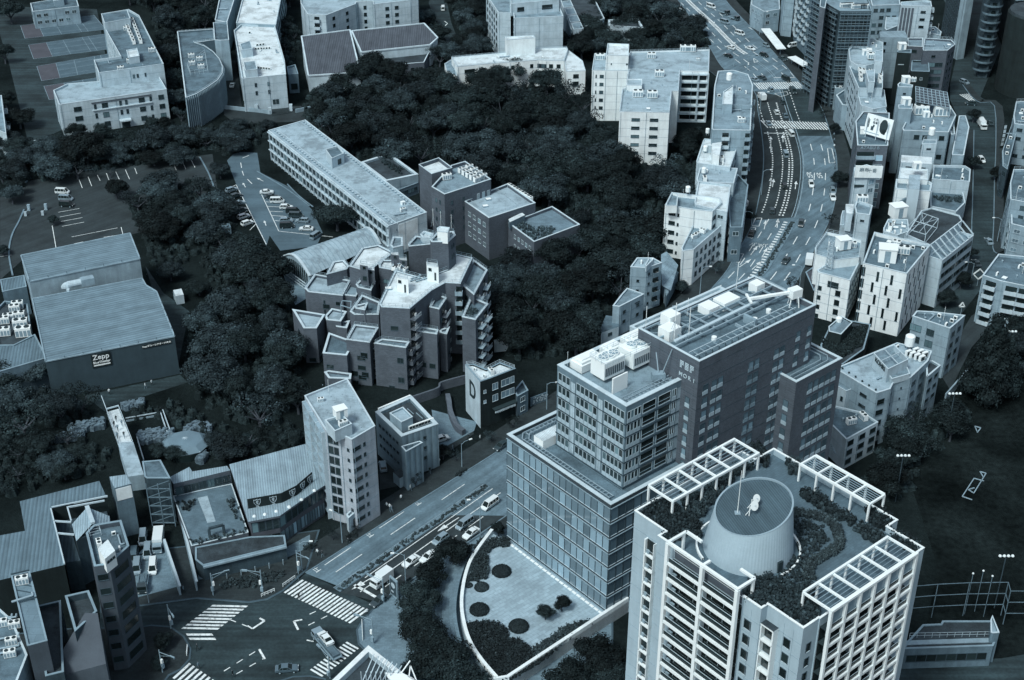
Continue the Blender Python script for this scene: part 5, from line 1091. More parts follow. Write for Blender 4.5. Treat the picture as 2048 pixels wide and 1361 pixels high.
rz=math.atan2(d_.y,d_.x);p=a_+d_*.5+nrm*.12;text_mesh('D',6.6,DRK,(p.x,p.y,8.6),(R_(90),0,rz),.05,'sign_letter',ds.root,bold=.12,sx=.8)
win(ds,2,[(.22,1.7),(.62,2.8)],2,1.9,2,3.4,'b');win(ds,2,[(.85,1.5)],2,1.9,2,3.4,'b');win(ds,1,[(.5,.8)],2,.9,3,3,'b');rail(ds,h=.9);clutter(ds,3,('cooling_unit','air_conditioner'),.8);mb=MB();a_,c_=face(ds,2);d_=c_-a_;nrm=Vector((d_.y,-d_.x)).normalized()
mb.obox((*(a_+d_*.1),4.6),(*(d_*.85),0),(*(nrm*1.4),0),(0,0,.2),DRK);
for k in range(26):mb.box(a_+d_*(.12+.03*k)+nrm*1.3,.25,.1,3.7+.3*rnd.random(),4.4,W2,rz+.8)
mb.build('shop_awning',ds.root)
x=bld('small_annex','small dark annex right of the letter sign building with white framed windows',['j 1745 430','j 1765 470','j 1838 430','j 1800 365'],6.5,wall=W4,roof=RD);win(x,1,[(.5,1.6)],2,1.4,1,2.9,'w');win(x,0,[(.5,.8)],1,1.2,2,3,'d')
mb=MB();a_,c_=G('j 1850 480',2.6),G('j 1960 440',2.6);d_=c_-a_;mb.obox((*a_,0),(*d_,0),(*(Vector((d_.y,-d_.x)).normalized()*.3),0),(0,0,2.6),W4);solo('graffiti_wall',mb,'low wall with pale scribbled painting right of the small annex','wall',(*a_,0))
mb=MB();nrm=Vector((d_.y,-d_.x)).normalized()*.36
for k in range(40):p=a_+d_*rnd.uniform(.1,.95)+nrm;mb.obox((*p,rnd.uniform(.5,2.2)),(*(d_.normalized()*rnd.uniform(.1,.5)),rnd.uniform(-.2,.2)),(*(nrm*.05),0),(0,0,rnd.uniform(.1,.4)),W2)
ob=mb.build('painting');ob.parent=bpy.data.objects['graffiti_wall'];ob.location=(-a_.x,-a_.y,0)
th=thing('theatre','large theatre hall with stepped ribbed metal roofs and a dark sign wall','theatre',(*G('e 600 800'),0))
t1=[G(p,15)for p in('e 140 540','e 195 705','e 925 555','e 860 393')];t2=[G(p,12)for p in('e 215 825','e 300 1225','e 1152 1058','e 1035 775','e 965 735','e 940 690')]
mb=MB();mb.face([(*p,z)for p,z in zip(t1,(15.4,15,15,15.4))],CORR);mb.build('upper_roof',th);mb=MB();mb.face([(*p,z)for p,z in zip(t2,(12.3,11.6,11.6,12.2,12.3,12.3))],CORR);mb.build('lower_roof',th)
mb=MB();mb.prism(t1,0,14.9,W3);mb.build('upper_wall',th);mb=MB();mb.prism(t2,0,11.5,M('theatre_wall',.065,0,'wall',amt=.1));mb.build('sign_wall',th)
mb=MB()
for P0,Z0 in((t1,(15.4,15,15,15.4)),(t2,(12.3,11.6,11.6,12.2,12.3,12.3))):
 for i in range(len(P0)):j=(i+1)%len(P0);mb.beam((*P0[i],Z0[i]+.05),(*P0[j],Z0[j]+.05),.35,.3,MIDM)
for k in range(7):p=t1[1].lerp(t1[2],k/6);mb.beam((*p,15),(*p,15.9),.1,.1,FRD)
for k in range(8):p=t2[1].lerp(t2[2],k/7);mb.beam((*p,11.6),(*p,12.4),.1,.1,FRD);p=t2[2].lerp(t2[3],k/7);mb.beam((*p,11.8),(*p,12.5),.1,.1,FRD)
mb.build('roof_edge',th)
mb=MB();c_=G('e 470 725',13.4);d_=(t1[2]-t1[1]).normalized();mb.tube((*(c_-d_*1.0),13.6),(*(c_+d_*2.8),13.6),1.0,W2,12);mb.dome((*(c_-d_*1.2),12.9),1.6,.9,1.6,W2,10,4,.3);mb.box(c_+d_*4.5,3.6,2.2,12.4,14.6,W3,math.atan2(d_.y,d_.x));mb.box(c_-d_*.5+Vector((0,-1.6)),.8,.8,12.1,13.0,W2,0);mb.build('roof_ventilator',th)
d_=t2[2]-t2[1];nrm=Vector((d_.y,-d_.x)).normalized();rz=math.atan2(d_.y,d_.x);L_=d_.length
def onwall(p,zz_):
 g=G(p,zz_);return(g-t2[1]).dot(d_)/L_/L_
f_=onwall('i 670 230',9.0);c_=t2[1]+d_*f_+nrm*.1
mb=MB();mb.box(c_,5.0,.16,7.0,11.0,BKW,rz);mb.build('sign_board',th)
p=c_+nrm*.12;text_mesh('Zepp',2.0,WHT,(p.x,p.y,10.0),(R_(90),0,rz),.03,'sign_lettering',th,bold=.02);text_mesh('BlueTheater',.88,WHT,(p.x,p.y,8.5),(R_(90),0,rz),.03,'sign_lettering',th,bold=.02)
mb=MB();mb.box(p,4.2,.06,7.5,7.85,WHT,rz);mb.build('sign_bar',th)
f_=onwall('i 1040 140',10.4);c_=t2[1]+d_*f_+nrm*.1;mb=MB();mb.box(c_,7.6,.16,9.9,10.9,BKW,rz);mb.build('sign_board',th);p=c_+nrm*.12;text_mesh('Zeppブルーシアター六本木',.62,WHT,(p.x,p.y,10.4),(R_(90),0,rz),.03,'sign_lettering',th,bold=.015)
an2=bld('plant_yard_building','metal roofed building with rooftop plant left of the theatre cut by the left edge',['s -60 690','s -60 760','i 310 215','i 230 60','e 90 1120'],9,wall=W4,roof=CORR3,par=.3)
x=bld('low_metal_shed','low metal roofed shed against the upper left of the theatre',['e 0 690','e 15 770','e 175 735','e 160 660'],9,wall=W4,roof=CORR3,par=.2)
x=bld('machine_deck','flat deck crowded with machines between shed and theatre',['e -40 900','e -20 1130','e 90 1140','e 215 1090','e 180 850','e 30 830'],8,wall=W4,roof=RDD);
for p,s_ in(('e 120 880',1.3),('e 130 950',1.3),('e 60 960',1.2),('e 140 1010',1.6),('e 160 1065',1.7),('e 100 900',1.2),('e 30 980',1.2),('e 30 1060',1.4)):put(x,'cooling_unit',p,R_(12),s_)
x=bld('guard_hut','small white box hut on the dark path right of the theatre',['e 1143 758','e 1160 798','e 1213 788','e 1198 748'],3,wall=W2,roof=RW,par=.1)
x=bld('garden_shed','faded metal shed roof poking out between large trees',['e 1365 345','e 1400 345','e 1525 340','e 1515 315','e 1410 315'],3,wall=W4,roof=CORR3,par=.1)
br_=thing('footbridge','pale covered footbridge deck running down from the theatre forecourt','footbridge',(*G('i 800 700'),0));mb=MB();dk=[G(p,7)for p in('i 705 575','i 785 800','i 880 793','i 785 553')];mb.prism(dk,6.3,7,W2,top=RW,bottom=True);mb.build('deck',br_)
mb=MB();dk2=[G(p,7)for p in('i 785 812','i 850 1030','i 955 1015','i 885 800')];mb.prism(dk2,4,8.2,W3,top=RP,bottom=True);mb.build('covered_section',br_);mb=MB()
for a_,c_ in((dk[0],dk[1]),(dk[3],dk[2])):
 mb.beam((*a_,8.1),(*c_,8.1),.12,.12,FR);mb.beam((*a_,7.5),(*c_,7.5),.1,.1,FRD)
 for k in range(9):p=a_.lerp(c_,k/8);mb.beam((*p,7),(*p,8.1),.1,.1,FRD)
mb.beam((*G('i 670 470',8),8.1),(*dk[0],8.1),.15,.15,FR);mb.beam((*dk[0],7.9),(*dk[3],7.9),.3,.3,FR);mb.beam((*dk[1],7.9),(*dk[2],7.9),.3,.3,FR)
mb.build('railing',br_);mb=MB()
for k in(0,1):mb.box(dk[k].lerp(dk[3-k],.5),1.0,1.0,0,6.3,W4)
mb.build('pier',br_)
dm=thing('garden_dome','low faceted round glass dome roof in the sunken garden','pavilion',(*G('i 1215 790'),0));mb=MB();c_=G('i 1225 780',2);mb.dome((c_.x,c_.y,2),6.2,5.6,1.6,M('dome_panel',.2,0,'plain',rough=.3,amt=.1),8,2);mb.build('dome_roof',dm);mb=MB();mb.tube((c_.x,c_.y,0),(c_.x,c_.y,2),5.6,GLD,16);mb.build('glass_wall',dm)
mb=MB()
for i in range(8):t=2*math.pi*i/8;mb.beam((c_.x+6.2*math.cos(t),c_.y+5.6*math.sin(t),2.05),(c_.x,c_.y,3.65),.12,.12,FR)
mb.build('dome_rib',dm)
_ROCK=M('rock',.16,.1,'plain',amt=.45,sc_=.8)
def rubble(label,pts):
 mb=MB();pl=[G(p,1)for p in pts];xs=[p.x for p in pl];ys=[p.y for p in pl]
 for _ in range(260):
  p=(rnd.uniform(min(xs),max(xs)),rnd.uniform(min(ys),max(ys)))
  if inside(p,pl):mb.box(p,rnd.uniform(.5,1.2),rnd.uniform(.4,.8),0,rnd.uniform(.9,1.7),_ROCK,rnd.uniform(0,3))
 solo('rock_wall',mb,label,'stone wall',(*pl[0],0))
rubble('rough pale stone wall left of the garden dome',['i 900 715','i 925 770','i 1145 745','i 1145 690','i 1000 690']);rubble('rough pale stone wall behind the garden dome',['i 1213 680','i 1220 710','i 1300 680','i 1390 710','i 1390 650','i 1290 645']);rubble('stained retaining wall left of the footbridge among trees',['i 440 665','i 460 690','i 560 690','i 690 665','i 685 615','i 550 640']);rubble('low broken wall under dark trees on the far left slope',['i 300 745','i 320 765','i 550 735','i 550 700','i 450 710']);rubble('short pale wall of the theatre forecourt behind bollards',['i 800 525','i 830 545','i 950 525','i 950 490']);rubble('scattered pale stones right of the dome',['i 1300 890','i 1330 900','i 1370 850','i 1350 840'])
mb=MB()
for a_,b_ in(('i 830 615','i 1060 575'),('i 1060 575','i 1120 750'),('i 1075 560','i 1140 740'),('i 905 740','i 950 890')):p,q=G(a_,1.2),G(b_,1.2);mb.beam((*p,1.2),(*q,1.2),.2,.25,W2);mb.beam((*p,.3),(*q,.3),.15,.5,W3)
solo('garden_rail',mb,'white pipe rail framing an overgrown terrace beside the footbridge','railing',(*G('i 1060 575'),0))
el=bld('lift_tower','tall plain grey lift tower at the foot of the footbridge',['i 722 1000','i 755 1075','i 868 1045','i 830 985'],14,wall=W4,roof=CORR2,par=.1)
mb=MB();a_,c_=face(el,1);d_=c_-a_;nrm=Vector((d_.y,-d_.x)).normalized();mb.obox((*(a_+d_*.05),10.3),(*(d_*.9),0),(*(nrm*.1),0),(0,0,3.2),W_);mb.build('white_panel',el.root)
x=bld('stair_tower','dark open steel stair tower beside the grey lift tower',['i 955 1000','i 970 1010','i 1125 1010','i 1060 890','i 940 900'],12.5,wall=DK,roof=RD,par=.2);mb=MB();a_,c_=face(x,1);d_=c_-a_;nrm=Vector((d_.y,-d_.x)).normalized()
for k in range(5):z=1+k*2.4;mb.beam((*(a_+nrm*1.5),z),(*(c_+nrm*1.5),z),.2,.2,W4);mb.beam((*(a_+nrm*1.5),z),(*(c_+nrm*1.5),z+2.2),.12,.12,W4)
for f in(0,.5,1):mb.beam((*(a_+d_*f+nrm*1.5),0),(*(a_+d_*f+nrm*1.5),12),.2,.2,W4)
mb.build('steel_stair',x.root)
mt=bld('ribbed_roof_hall','wide hall with blue ribbed roof wrapping a sunken yard at the bottom left',['m 0 400','m -20 700','m 425 595','m 335 222','m 700 140','m 655 40','m 130 175','m 165 370'],12,wall=BKW,roof=CORR3,par=.08,pt=.1)
y_=block(mt,['m 355 300','m 430 580','m 530 565','m 480 400','m 720 300','m 690 170','m 445 215'],8,base=0,wall=DK,roof=M('ribbed_dark',.075,0,'corr',pitch=.8,ang=R_(12)),par=.1);mb=MB()
for a_,b_ in(('m 445 215','m 470 305'),('m 355 305','m 470 312'),('m 375 385','m 490 395'),('m 440 215','m 690 170'),('m 335 222','m 425 590'),('m 340 215','m 710 140')):mb.beam((*G(a_,12),11.9),(*G(b_,12),11.9),.3,.35,FR)
mb.build('parapet',mt.root)
rdg=thing('gabled_plant_room','small pale gabled roof behind the brown angular tower','building',(*G('m 600 300'),0));mb=MB();P4=[G(p,13)for p in('m 470 305','m 500 415','m 610 355','m 580 240')];mb.face([(*P4[0],12),(*P4[1],12),(*P4[2],14),(*P4[3],14)],CORR2);P5=[G(p,13)for p in('m 580 240','m 620 350','m 725 300','m 718 250')];mb.face([(*P5[0],14),(*P5[1],14),(*P5[2],12),(*P5[3],12)],CORR2);mb.build('roof',rdg);mb=MB();mb.prism([P4[0],P4[1],P5[2],P5[3]],0,12,DK);mb.beam((*P5[0],14.2),(*P5[1],14.2),.9,.5,W2);mb.build('wall',rdg)
bt2=bld('angular_brown_tower','brown angular mid rise tower with a white machine box on its roof, bottom left',['m 568 385','m 622 605','m 720 590','m 852 470','m 800 300','m 620 330'],27,wall=M('violet_wall',.085,.4,'wall',amt=.12),roof=RD,par=1.1,pt=.4)
mb=MB();mb.build;win(bt2,1,[(.45,2.0)],7,1.5,2.2,3.5,'s');win(bt2,2,[(.5,4.2)],7,2.0,2.4,3.5,'s');y_=block(bt2,['m 645 485','m 692 555','m 760 500','m 712 425'],29.5,base=25.9,wall=COOL,roof=RW,par=.1);win(y_,1,(3,.1,.9,.6),1,.5,1,3,'s');clutter(bt2,8,('air_conditioner','cooling_unit','duct'),.8);rail(bt2,poly('m 590 385','m 600 420','m 670 400','m 660 370',z=26),26,h=1.3)
nr=bld('narrow_roof_building','narrow dark building with long bare grey roof and open steel frame, bottom left',['m 72 665','m 180 1130','m 312 1095','m 195 635'],22,wall=M('violet_wall',.075),roof=M('bare_roof',.2,0,'roof',amt=.1),par=.3,pt=.3);mb=MB()
for k in range(5):a_,b_=G('m %g %g'%(72+12*k,665+45*k),22),G('m %g %g'%(195+12*k,635+45*k),22);mb.beam((*a_,22.2),(*b_,22.2),.2,.25,FRD)if k in(0,4)else mb.beam((*a_,21.8),(*G('m %g %g'%(210+12*k,690+45*k),22),21.8),.15,.15,FRD)
mb.build('roof_frame',nr.root);put(nr,'cooling_unit','m 150 720',.3);put(nr,'duct','m 150 830',.5)
tr=thing('wedge_building','dark violet building with a big triangular sloping wall at the bottom left','building',(*G('m 560 1150'),0));VW=_mats['violet_wall'];mb=MB();p5=[G('m 385 1210',14),G('m 560 915',20),G('m 645 915',20),G('m 700 1250',14),G('m 400 1330',12)]
z5=(14,20,20,14,12);mb.face([(p5[0].x,p5[0].y,14),(p5[4].x,p5[4].y,12),(p5[3].x,p5[3].y,14),(p5[2].x,p5[2].y,20),(p5[1].x,p5[1].y,20)],M('violet_roof',.08,.5,'plain',amt=.1));mb.build('sloping_roof',tr);mb=MB()
for i,j in((0,4),(4,3),(3,2),(2,1),(1,0)):mb.face([(*p5[i],0),(*p5[j],0),(*p5[j],z5[j]),(*p5[i],z5[i])],VW)
mb.build('wall',tr);x=bld('rooftop_court','dark building with walled sunken roof court behind the triangular wall',['m 430 800','m 495 1035','m 640 900','m 585 765'],19,wall=DK,roof=RDD,par=1.6,pt=.4)
x=bld('dark_office','dark glazed office wall below the ribbed roof hall at bottom left',['m 230 870','m 300 1330','m 420 1300','m 400 830'],15,wall=DK,roof=RDD);autowin(x,None,3.2,'s')
x=bld('fan_roof_building','building with a flat roof carrying round fans at the lower left edge',['m -160 900','m -160 1500','m 90 1420','m 180 1190','m 80 960','m -20 870'],17,wall=W3,roof=RD,par=.4)
for k,p in enumerate(('m 15 960','m 15 1000','m 45 960','m 100 1010','m 60 1085','m 80 1120','m 10 1190','m 70 1200','m 60 1150')):put(x,'cooling_unit' if k%2 else 'duct',p,R_(15),.9)
x=bld('gallery_wall_house','pale corner of a house at the extreme bottom left with one small window',['m -100 1360','m -60 1400','m 100 1250','m 160 1190','m 40 1230'],12,wall=W3,roof=RG_);win(x,1,[(.55,1.4)],2,1.2,3.5,3,'d')
rs=thing('shield_sign_restaurant','two storey restaurant with ribbed roof and black banner of shield emblems','restaurant',(*G('m 1700 300'),0))
r1=[G(p,8.5)for p in('i 1515 925','i 1640 1305','i 1850 1265','i 2010 1150','j 500 1060','j 365 790')];mb=MB();mb.prism(r1,8.2,8.7,BR2,top=CORR2);mb.build('roof',rs);ins_=inset(r1,.6);mb=MB();mb.prism(ins_,0,8.2,M('brown_wall_r',.08,.7,'plain'));mb.build('wall',rs)
def facew(P0,i,n,z0,z1,mat,fr,name,nfr=.12):
 a_,c_=P0[i],P0[(i+1)%len(P0)];d=c_-a_;L0=d.length;d/=L0;nr_=Vector((d.y,-d.x));w0=L0/n
 for k in range(n):
  mb=MB();p=a_+d*(w0*k+.1);mb.obox((*(p+nr_*.02),z0),(*(d*(w0-.2)),0),(*(nr_*.04),0),(0,0,z1-z0),mat)
  for q in(p,p+d*(w0-.2)):mb.obox((*q,z0),(*(d*.1),0),(*(nr_*.12),0),(0,0,z1-z0),fr)
  mb.build(name,rs)
for i,n_ in((1,4),(2,4),(3,5)):facew(ins_,i,n_,5.0,7.6,GL,FRD,'window')
for i,n_ in((1,3),(2,6),(3,8)):facew(ins_,i,n_,.6,3.6,GLB if i>1 else GLD,FRD,'window')
bnl=[G(p,9.2)for p in('i 1638 1200','i 1862 1160','i 2045 1045','j 412 1030')]
bn=[bnl[0],bnl[1],G('i 1960 1110',9.2),G('j 412 1020',9.2)];mb=MB()
for a_,c_ in zip(bn,bn[1:]):d=c_-a_;mb.obox((*a_,8.7),(*d,0),(*(Vector((d.y,-d.x)).normalized()*.15),0),(0,0,2.6),BKW)
mb.build('banner',rs)
for(i,f)in((0,.28),(0,.75),(1,.7),(2,.35),(2,.8)):
 a_,c_=bn[i],bn[i+1];d=(c_-a_);nr_=Vector((d.y,-d.x)).normalized();p=a_+d*f+nr_*.2;d=d.normalized();P2=[(-.75,.75),(-.4,.6),(0,.8),(.4,.6),(.75,.75),(.7,-.1),(.35,-.7),(0,-.95),(-.35,-.7),(-.7,-.1)]
 mb=MB()
 for k in range(10):a0,a1=P2[k],P2[(k+1)%10];mb.beam((*(p+d*a0[0]),10.1+a0[1]),(*(p+d*a1[0]),10.1+a1[1]),.09,.09,W2)
 for a0,a1 in(((-.25,.3),(.25,.3)),((0,.5),(0,-.5)),((-.3,0),(.3,.05)),((-.2,-.4),(.25,-.4)),((-.35,-1.25),(.35,-1.25))):mb.beam((*(p+d*a0[0]),10.1+a0[1]),(*(p+d*a1[0]),10.1+a1[1]),.1,.1,W2)
 mb.build('shield_emblem',rs)
mb=MB()
for p in('m 1680 275','m 1750 262','m 1825 242','m 1910 212','n 260 215','n 340 165','n 425 105'):q=G(p,8.8);mb.dome((q.x,q.y,8.7),.45,.45,.4,W_,8,3)
mb.build('roof_lamp',rs)
wn=bld('restaurant_wing','lower ribbed roof wing with windows facing the paved roof terrace',['m 1120 15','m 1145 60','m 1520 -30','m 1500 -60','i 1270 965','i 1250 935'],8,wall=BR2,roof=CORR2,par=.1);win(wn,1,(7,.02,.98,1.7),1,2.2,1.2,3,'k');rail(wn,[wn.pl[1],wn.pl[2]],5.2,h=1.0,closed=False)
tp=bld('roof_terrace','paved roof terrace with lighter path strip and planted edge in front of the restaurant wing',['m 1150 160','m 1265 470','m 1640 380','m 1530 60','m 1145 140'],4.6,wall=BR2,roof=M('terrace_deck',.15,0,'pave',pitch=.5),par=.25,pt=.2)
mb=MB();mb.face([(*G(p,4.4),4.4)for p in('m 1305 155','m 1370 320','m 1425 310','m 1370 140')],RP);mb.build('path_strip',tp.root)
mb=MB();a_,c_=G('m 1385 400',5),G('m 1480 375',5);mb.beam((*a_,4.4),(*a_,6.6),.5,.5,DK);mb.beam((*c_,4.4),(*c_,6.6),.5,.5,DK);mb.beam((*a_,6.8),(*c_,6.8),.5,.5,DK);solo('garden_arch',mb,'dark square arch standing on the roof terrace','arch',(*a_,4.4))
for pts,lb in((['m 1230 380','m 1270 460','m 1640 375','m 1600 350','m 1300 420'],'scruffy plants along the street edge of the roof terrace'),(['m 1490 150','m 1540 280','m 1640 370','m 1600 250','m 1530 130'],'plants along the restaurant side of the roof terrace'),(['m 1160 170','m 1210 250','m 1300 190','m 1290 150'],'plants in the upper left corner of the roof terrace')):hedge_mass('planting',pts,4.4,.8,lb,HEDGE,.7,.6,'shrub',r=.35)
x=bld('lower_shop_front','dark recessed shop front wall below the roof terrace facing the junction',['m 1290 560','m 1340 600','m 1890 465','m 1880 400','m 1650 410','m 1290 480'],4.4,wall=DK,roof=RDD,par=.2);mb=MB();a_,c_=x.pl[1],x.pl[2];d=c_-a_;mb.obox((*a_,3.9),(*d,0),(*(Vector((d.y,-d.x)).normalized()*.6),0),(0,0,.4),W3)
for k in range(6):p=a_+d*(.08+.17*k)+Vector((d.y,-d.x)).normalized()*1.2;mb.tube((*p,0),(*p,1.6),.12,W3,6)
mb.build('canopy_edge',x.root)
mb=MB()
for a_,b_ in(('m 1145 50','m 1300 710'),('m 1085 430','m 1190 740')):p,q=G(a_,2.5),G(b_,2.5);d=q-p;mb.obox((*p,0),(*d,0),(*(Vector((d.y,-d.x)).normalized()*.4),0),(0,0,2.4),W3);mb.beam((*p,2.6),(*q,2.6),.5,.2,FR)
solo('ramp_wall',mb,'pair of pale ramp walls beside the small parking strip','wall',(*G('m 1145 50'),0))
bcn=bld('corner_roof_building','pale rimmed corner roof with white scaffold and canopy at the bottom centre',['n 480 1420','n 560 1560','n 1150 1560','n 1120 1400','n 782 1130'][0:5],14,wall=W2,roof=RDD,par=1.4,pt=1.0,cop=W_)
mb=MB();c_=G('n 850 1320',13);
for k in range(7):a=k*.9;mb.beam((c_.x-3+k*.9,c_.y-2,12.6),(c_.x-1+k*.9,c_.y+3-k*.5,15.2),.16,.16,W2);mb.beam((c_.x-3+k*.9,c_.y-2,12.6),(c_.x-3+k*.9,c_.y-2,15.6),.12,.12,W2)
mb.build('scaffold',bcn.root);mb=MB();q=[G(p,14.5)for p in('n 890 1310','n 960 1400','n 1100 1380','n 1020 1320')];mb.prism(q,14.2,14.6,WHT,bottom=True);mb.build('canopy',bcn.root);mb=MB();q0,q1,q2,q3=G('n 1000 1320',14),G('n 1060 1270',14),G('n 1100 1370',14),G('n 1050 1350',14)
for a_,b_ in((q0,q1),(q1,q2),(q0,q2),(q1,q3),(q2,q3)):mb.beam((*a_,14.3),(*b_,15.5 if b_ is q1 else 14.3),.2,.2,WHT)
mb.build('truss',bcn.root)
bld_=bld
x=bld('tank_apartment','slim grey apartment block with round roof tank and side balconies west of the main road',['c 1400 845','c 1405 855','c 1655 860','c 1670 560','c 1640 490','c 1545 462','c 1440 468','c 1418 560'],24,wall=W3,roof=RG_,par=.6)
balc(x,1,[(.93,2.0)],7,3.2,3,1.2,W3);balc(x,1,[(.35,2.6)],5,3.2,3,1.2,W2);balc(x,2,(3,.1,.9,2.2),6,3.2,3,1.2,W3);y_=block(x,['c 1475 605','c 1470 685','c 1535 688','c 1540 560'],27,wall=W3,roof=RW);put(x,'water_tank','c 1512 545',0,1.1,26.5)
mb=MB();mb.beam((*G('c 1430 705',24),24.2),(*G('c 1665 712',24),24.2),.5,1.4,W3);mb.build('parapet',x.root);clutter(x,8)
x=bld('white_roof_house','white house with stained white roof, chimney block and cylinder tanks',['c 1298 1062','c 1300 1075','c 1520 1105','c 1565 975','c 1470 960','c 1340 935'],17,wall=W2,roof=RW,par=.5);y_=block(x,['c 1340 935','c 1345 960','c 1465 970','c 1468 925','c 1350 915'],19,wall=W2,roof=RW);block(x,['c 1400 945','c 1405 1015','c 1450 1025','c 1465 935'],20.5,wall=W_,roof=RW,par=.1);put(x,'water_tank','c 1355 1010',0,.8);put(x,'water_tank','c 1370 890',0,.7,19);autowin(x);clutter(x,3)
x=bld('middle_roof_house','pale flat roofed house between the stained roof and the cylinder tank',['c 1300 1180','c 1305 1200','c 1545 1210','c 1570 1110','c 1380 1100','c 1320 1110'],16,wall=W2,roof=RP,par=.5);put(x,'water_tank','c 1345 1155',0,.8);clutter(x,4);autowin(x)
x=bld('bright_roof_house','bright white flat roofed block with dark stain spots beside the tree slope',['c 1285 1335','c 1290 1350','c 1500 1400','c 1525 1220','c 1310 1195'],17,wall=W2,roof=RW,par=.6);autowin(x);mb=MB()
sb=bld('signboard_block','narrow dark block with vertical lettered signboards beside the bright white roof',['c 1510 1340','c 1520 1500','c 1600 1500','c 1640 1220','c 1570 1150'],12,wall=W4,roof=RD);autowin(sb)
for t,p in(('本','g 1575 80'),('店','g 1605 120')):
 q=G(p,9);mb=MB();mb.box(q,1.4,.3,4,11,W2,0);solo('vertical_signboard',mb,'white vertical signboard %s on the dark block'%('farther from the road' if t=='本' else 'nearer the road'),'sign',(*q,4),'vertical signboards by the road')
 for k,ch in enumerate('駐車場' if t=='本' else '時間貸'):
  ob=text_mesh(ch,1.3,DK,(q.x,q.y-.2,10-k*2),(R_(90),0,0),.02);s_=[o for o in bpy.data.objects if o.name.startswith('vertical_signboard')][-1];ob.parent=s_;ob.location=(0,-.2,6-k*2)
wb=bld('white_stepped_building','white stepped building with terrace machines above a lower wing beside the tree slope',['g 1090 195','g 1275 225','g 1405 240','g 1465 180','g 1455 150','g 1150 115'],17.5,wall=W_,roof=RG_,par=1.3,pt=.35)
win(wb,0,[(.28,2.0)],5,1.3,1.9,3.2,'d');win(wb,0,[(.5,.6)],5,1.0,2.3,3.2,'d');win(wb,2,(5,.02,.98,1.2),5,1.2,2.2,3.0,'k');y_=block(wb,['g 1098 185','g 1100 200','g 1170 200','g 1175 125','g 1135 112'],18.8,wall=W_,roof=RG_,par=.8)
y2=block(wb,['g 1200 480','g 1205 500','g 1280 490','g 1500 300','g 1400 240','g 1275 330'],12,base=0,wall=W_,roof=RG_,par=.8);ALLB.append(y2);win(y2,2,(7,.04,.96,1.4),3,1.6,2.0,3.2,'k')
for k in range(8):put(wb,rnd.choice(('duct','cooling_unit','vent_pipe')),'g %g %g'%(1265+18*k,430-12*k),rnd.random()*3,.8,11.2)
mb=MB()
for k in range(10):mb.beam((*G('g 1205 490',12),2+k),(*G('g 1250 480',12),2+k),.8,.1,W3)
put(wb,'water_tank','g 1240 125',0,.8,18);put(wb,'antenna','g 1210 150',0,.7,17.5)
x=bld('slim_grey_house','slim tall grey house with square windows and striped balconies below the white stepped building',['g 862 605','g 968 612','g 1070 578','g 1010 545','g 905 545'],14,wall=W3,roof=RP,par=.5);win(x,0,[(.5,.8)],3,.8,4,3.2,'s');win(x,1,[(.18,.8)],4,.8,1.9,3.2,'s');balc(x,1,[(.62,2.6)],4,3.2,3.1,1.0,W4);y_=block(x,['g 960 590','g 968 600','g 1010 560','g 985 545'],15.5,wall=W2,roof=RP);clutter(x,3)
mb=MB();q=[G(p,7)for p in('g 1062 545','g 1070 710','g 1130 735','g 1178 575','g 1100 525')];mb.face([(*q[0],8),(*q[1],6),(*q[2],5.5),(*q[3],6),(*q[4],8)],M('kawara_tile',.28,0,'brick',pitch=.35,amt=.3));tl=thing('tiled_house','old house with glittering tiled roof behind the slim grey house','house',(*q[1],0));mb.build('roof',tl);mb=MB();mb.prism(inset(q,.8),0,5.4,W3);mb.build('wall',tl)
x=bld('metal_roof_lean_to','long narrow pale lean-to roof right of the tiled house',['g 1070 700','g 1100 800','g 1180 640','g 1150 610'],4,wall=W4,roof=RG_,par=.1)
x=bld('low_modern_house','low modern grey house with angled roof terrace among trees left of the hotel roof',['g 745 862','g 790 868','g 952 785','g 840 745','g 800 790'],9.5,wall=W3,roof=RG_,par=.5);win(x,1,[(.2,1.2),(.75,1.2)],2,1.1,2.0,3.1,'s');win(x,1,[(.72,2.0)],1,.3,1.4,3.0,'s')
x=bld('little_gable_house','little white gabled house peeping over the pale hotel ledge',['g 662 1010','g 670 1040','g 785 1000','g 780 935','g 700 925'],4,wall=W2,roof=RD,par=.1);win(x,1,[(.5,1.4)],1,1,1,3,'k')
x=bld('corner_shop_block','small pale corner shop block beside the zebra crossing at the top',['d 248 30','d 330 75','d 435 60','d 430 -40','d 250 -60'],10,wall=W3,roof=RG_);autowin(x)
x=bld('blank_slab_tower','tall blank pale slab tower cut off by the top edge',['d 428 195','d 440 235','d 505 245','d 530 180','d 460 150'],46,at=0,wall=W3,roof=RG_);mb=MB()
x=bld('chequered_apartment_tower','tall apartment tower with chequered pale and dark balcony panels at the top',['d 518 200','d 528 290','d 605 372','d 660 330','d 600 180'],46,at=0,wall=W4,roof=RG_)
for i_ in(0,1):
 a_,c_=face(x,i_);d=c_-a_;L0=d.length;rr_=math.atan2(d.y,d.x)
 for r in range(14):
  n_=max(2,int(L0/2.6))
  for k in range(n_):
   if(r+k)%2:p=a_+d*((k+.5)/n_);x.wins.append(('balcony',balc_mesh(2.5,.8,W2,'solid'),(p.x,p.y,43-r*3),rr_))
mb=MB();x=bld('scaffolded_tower','dark tall building wrapped in scaffolding with a brown lift shaft',['C 170 -40','C 455 122','C 815 122','C 770 -60'],38,wall=DK,roof=RG_,par=.9);a_,c_=face(x,0);e_=x.pl[2]
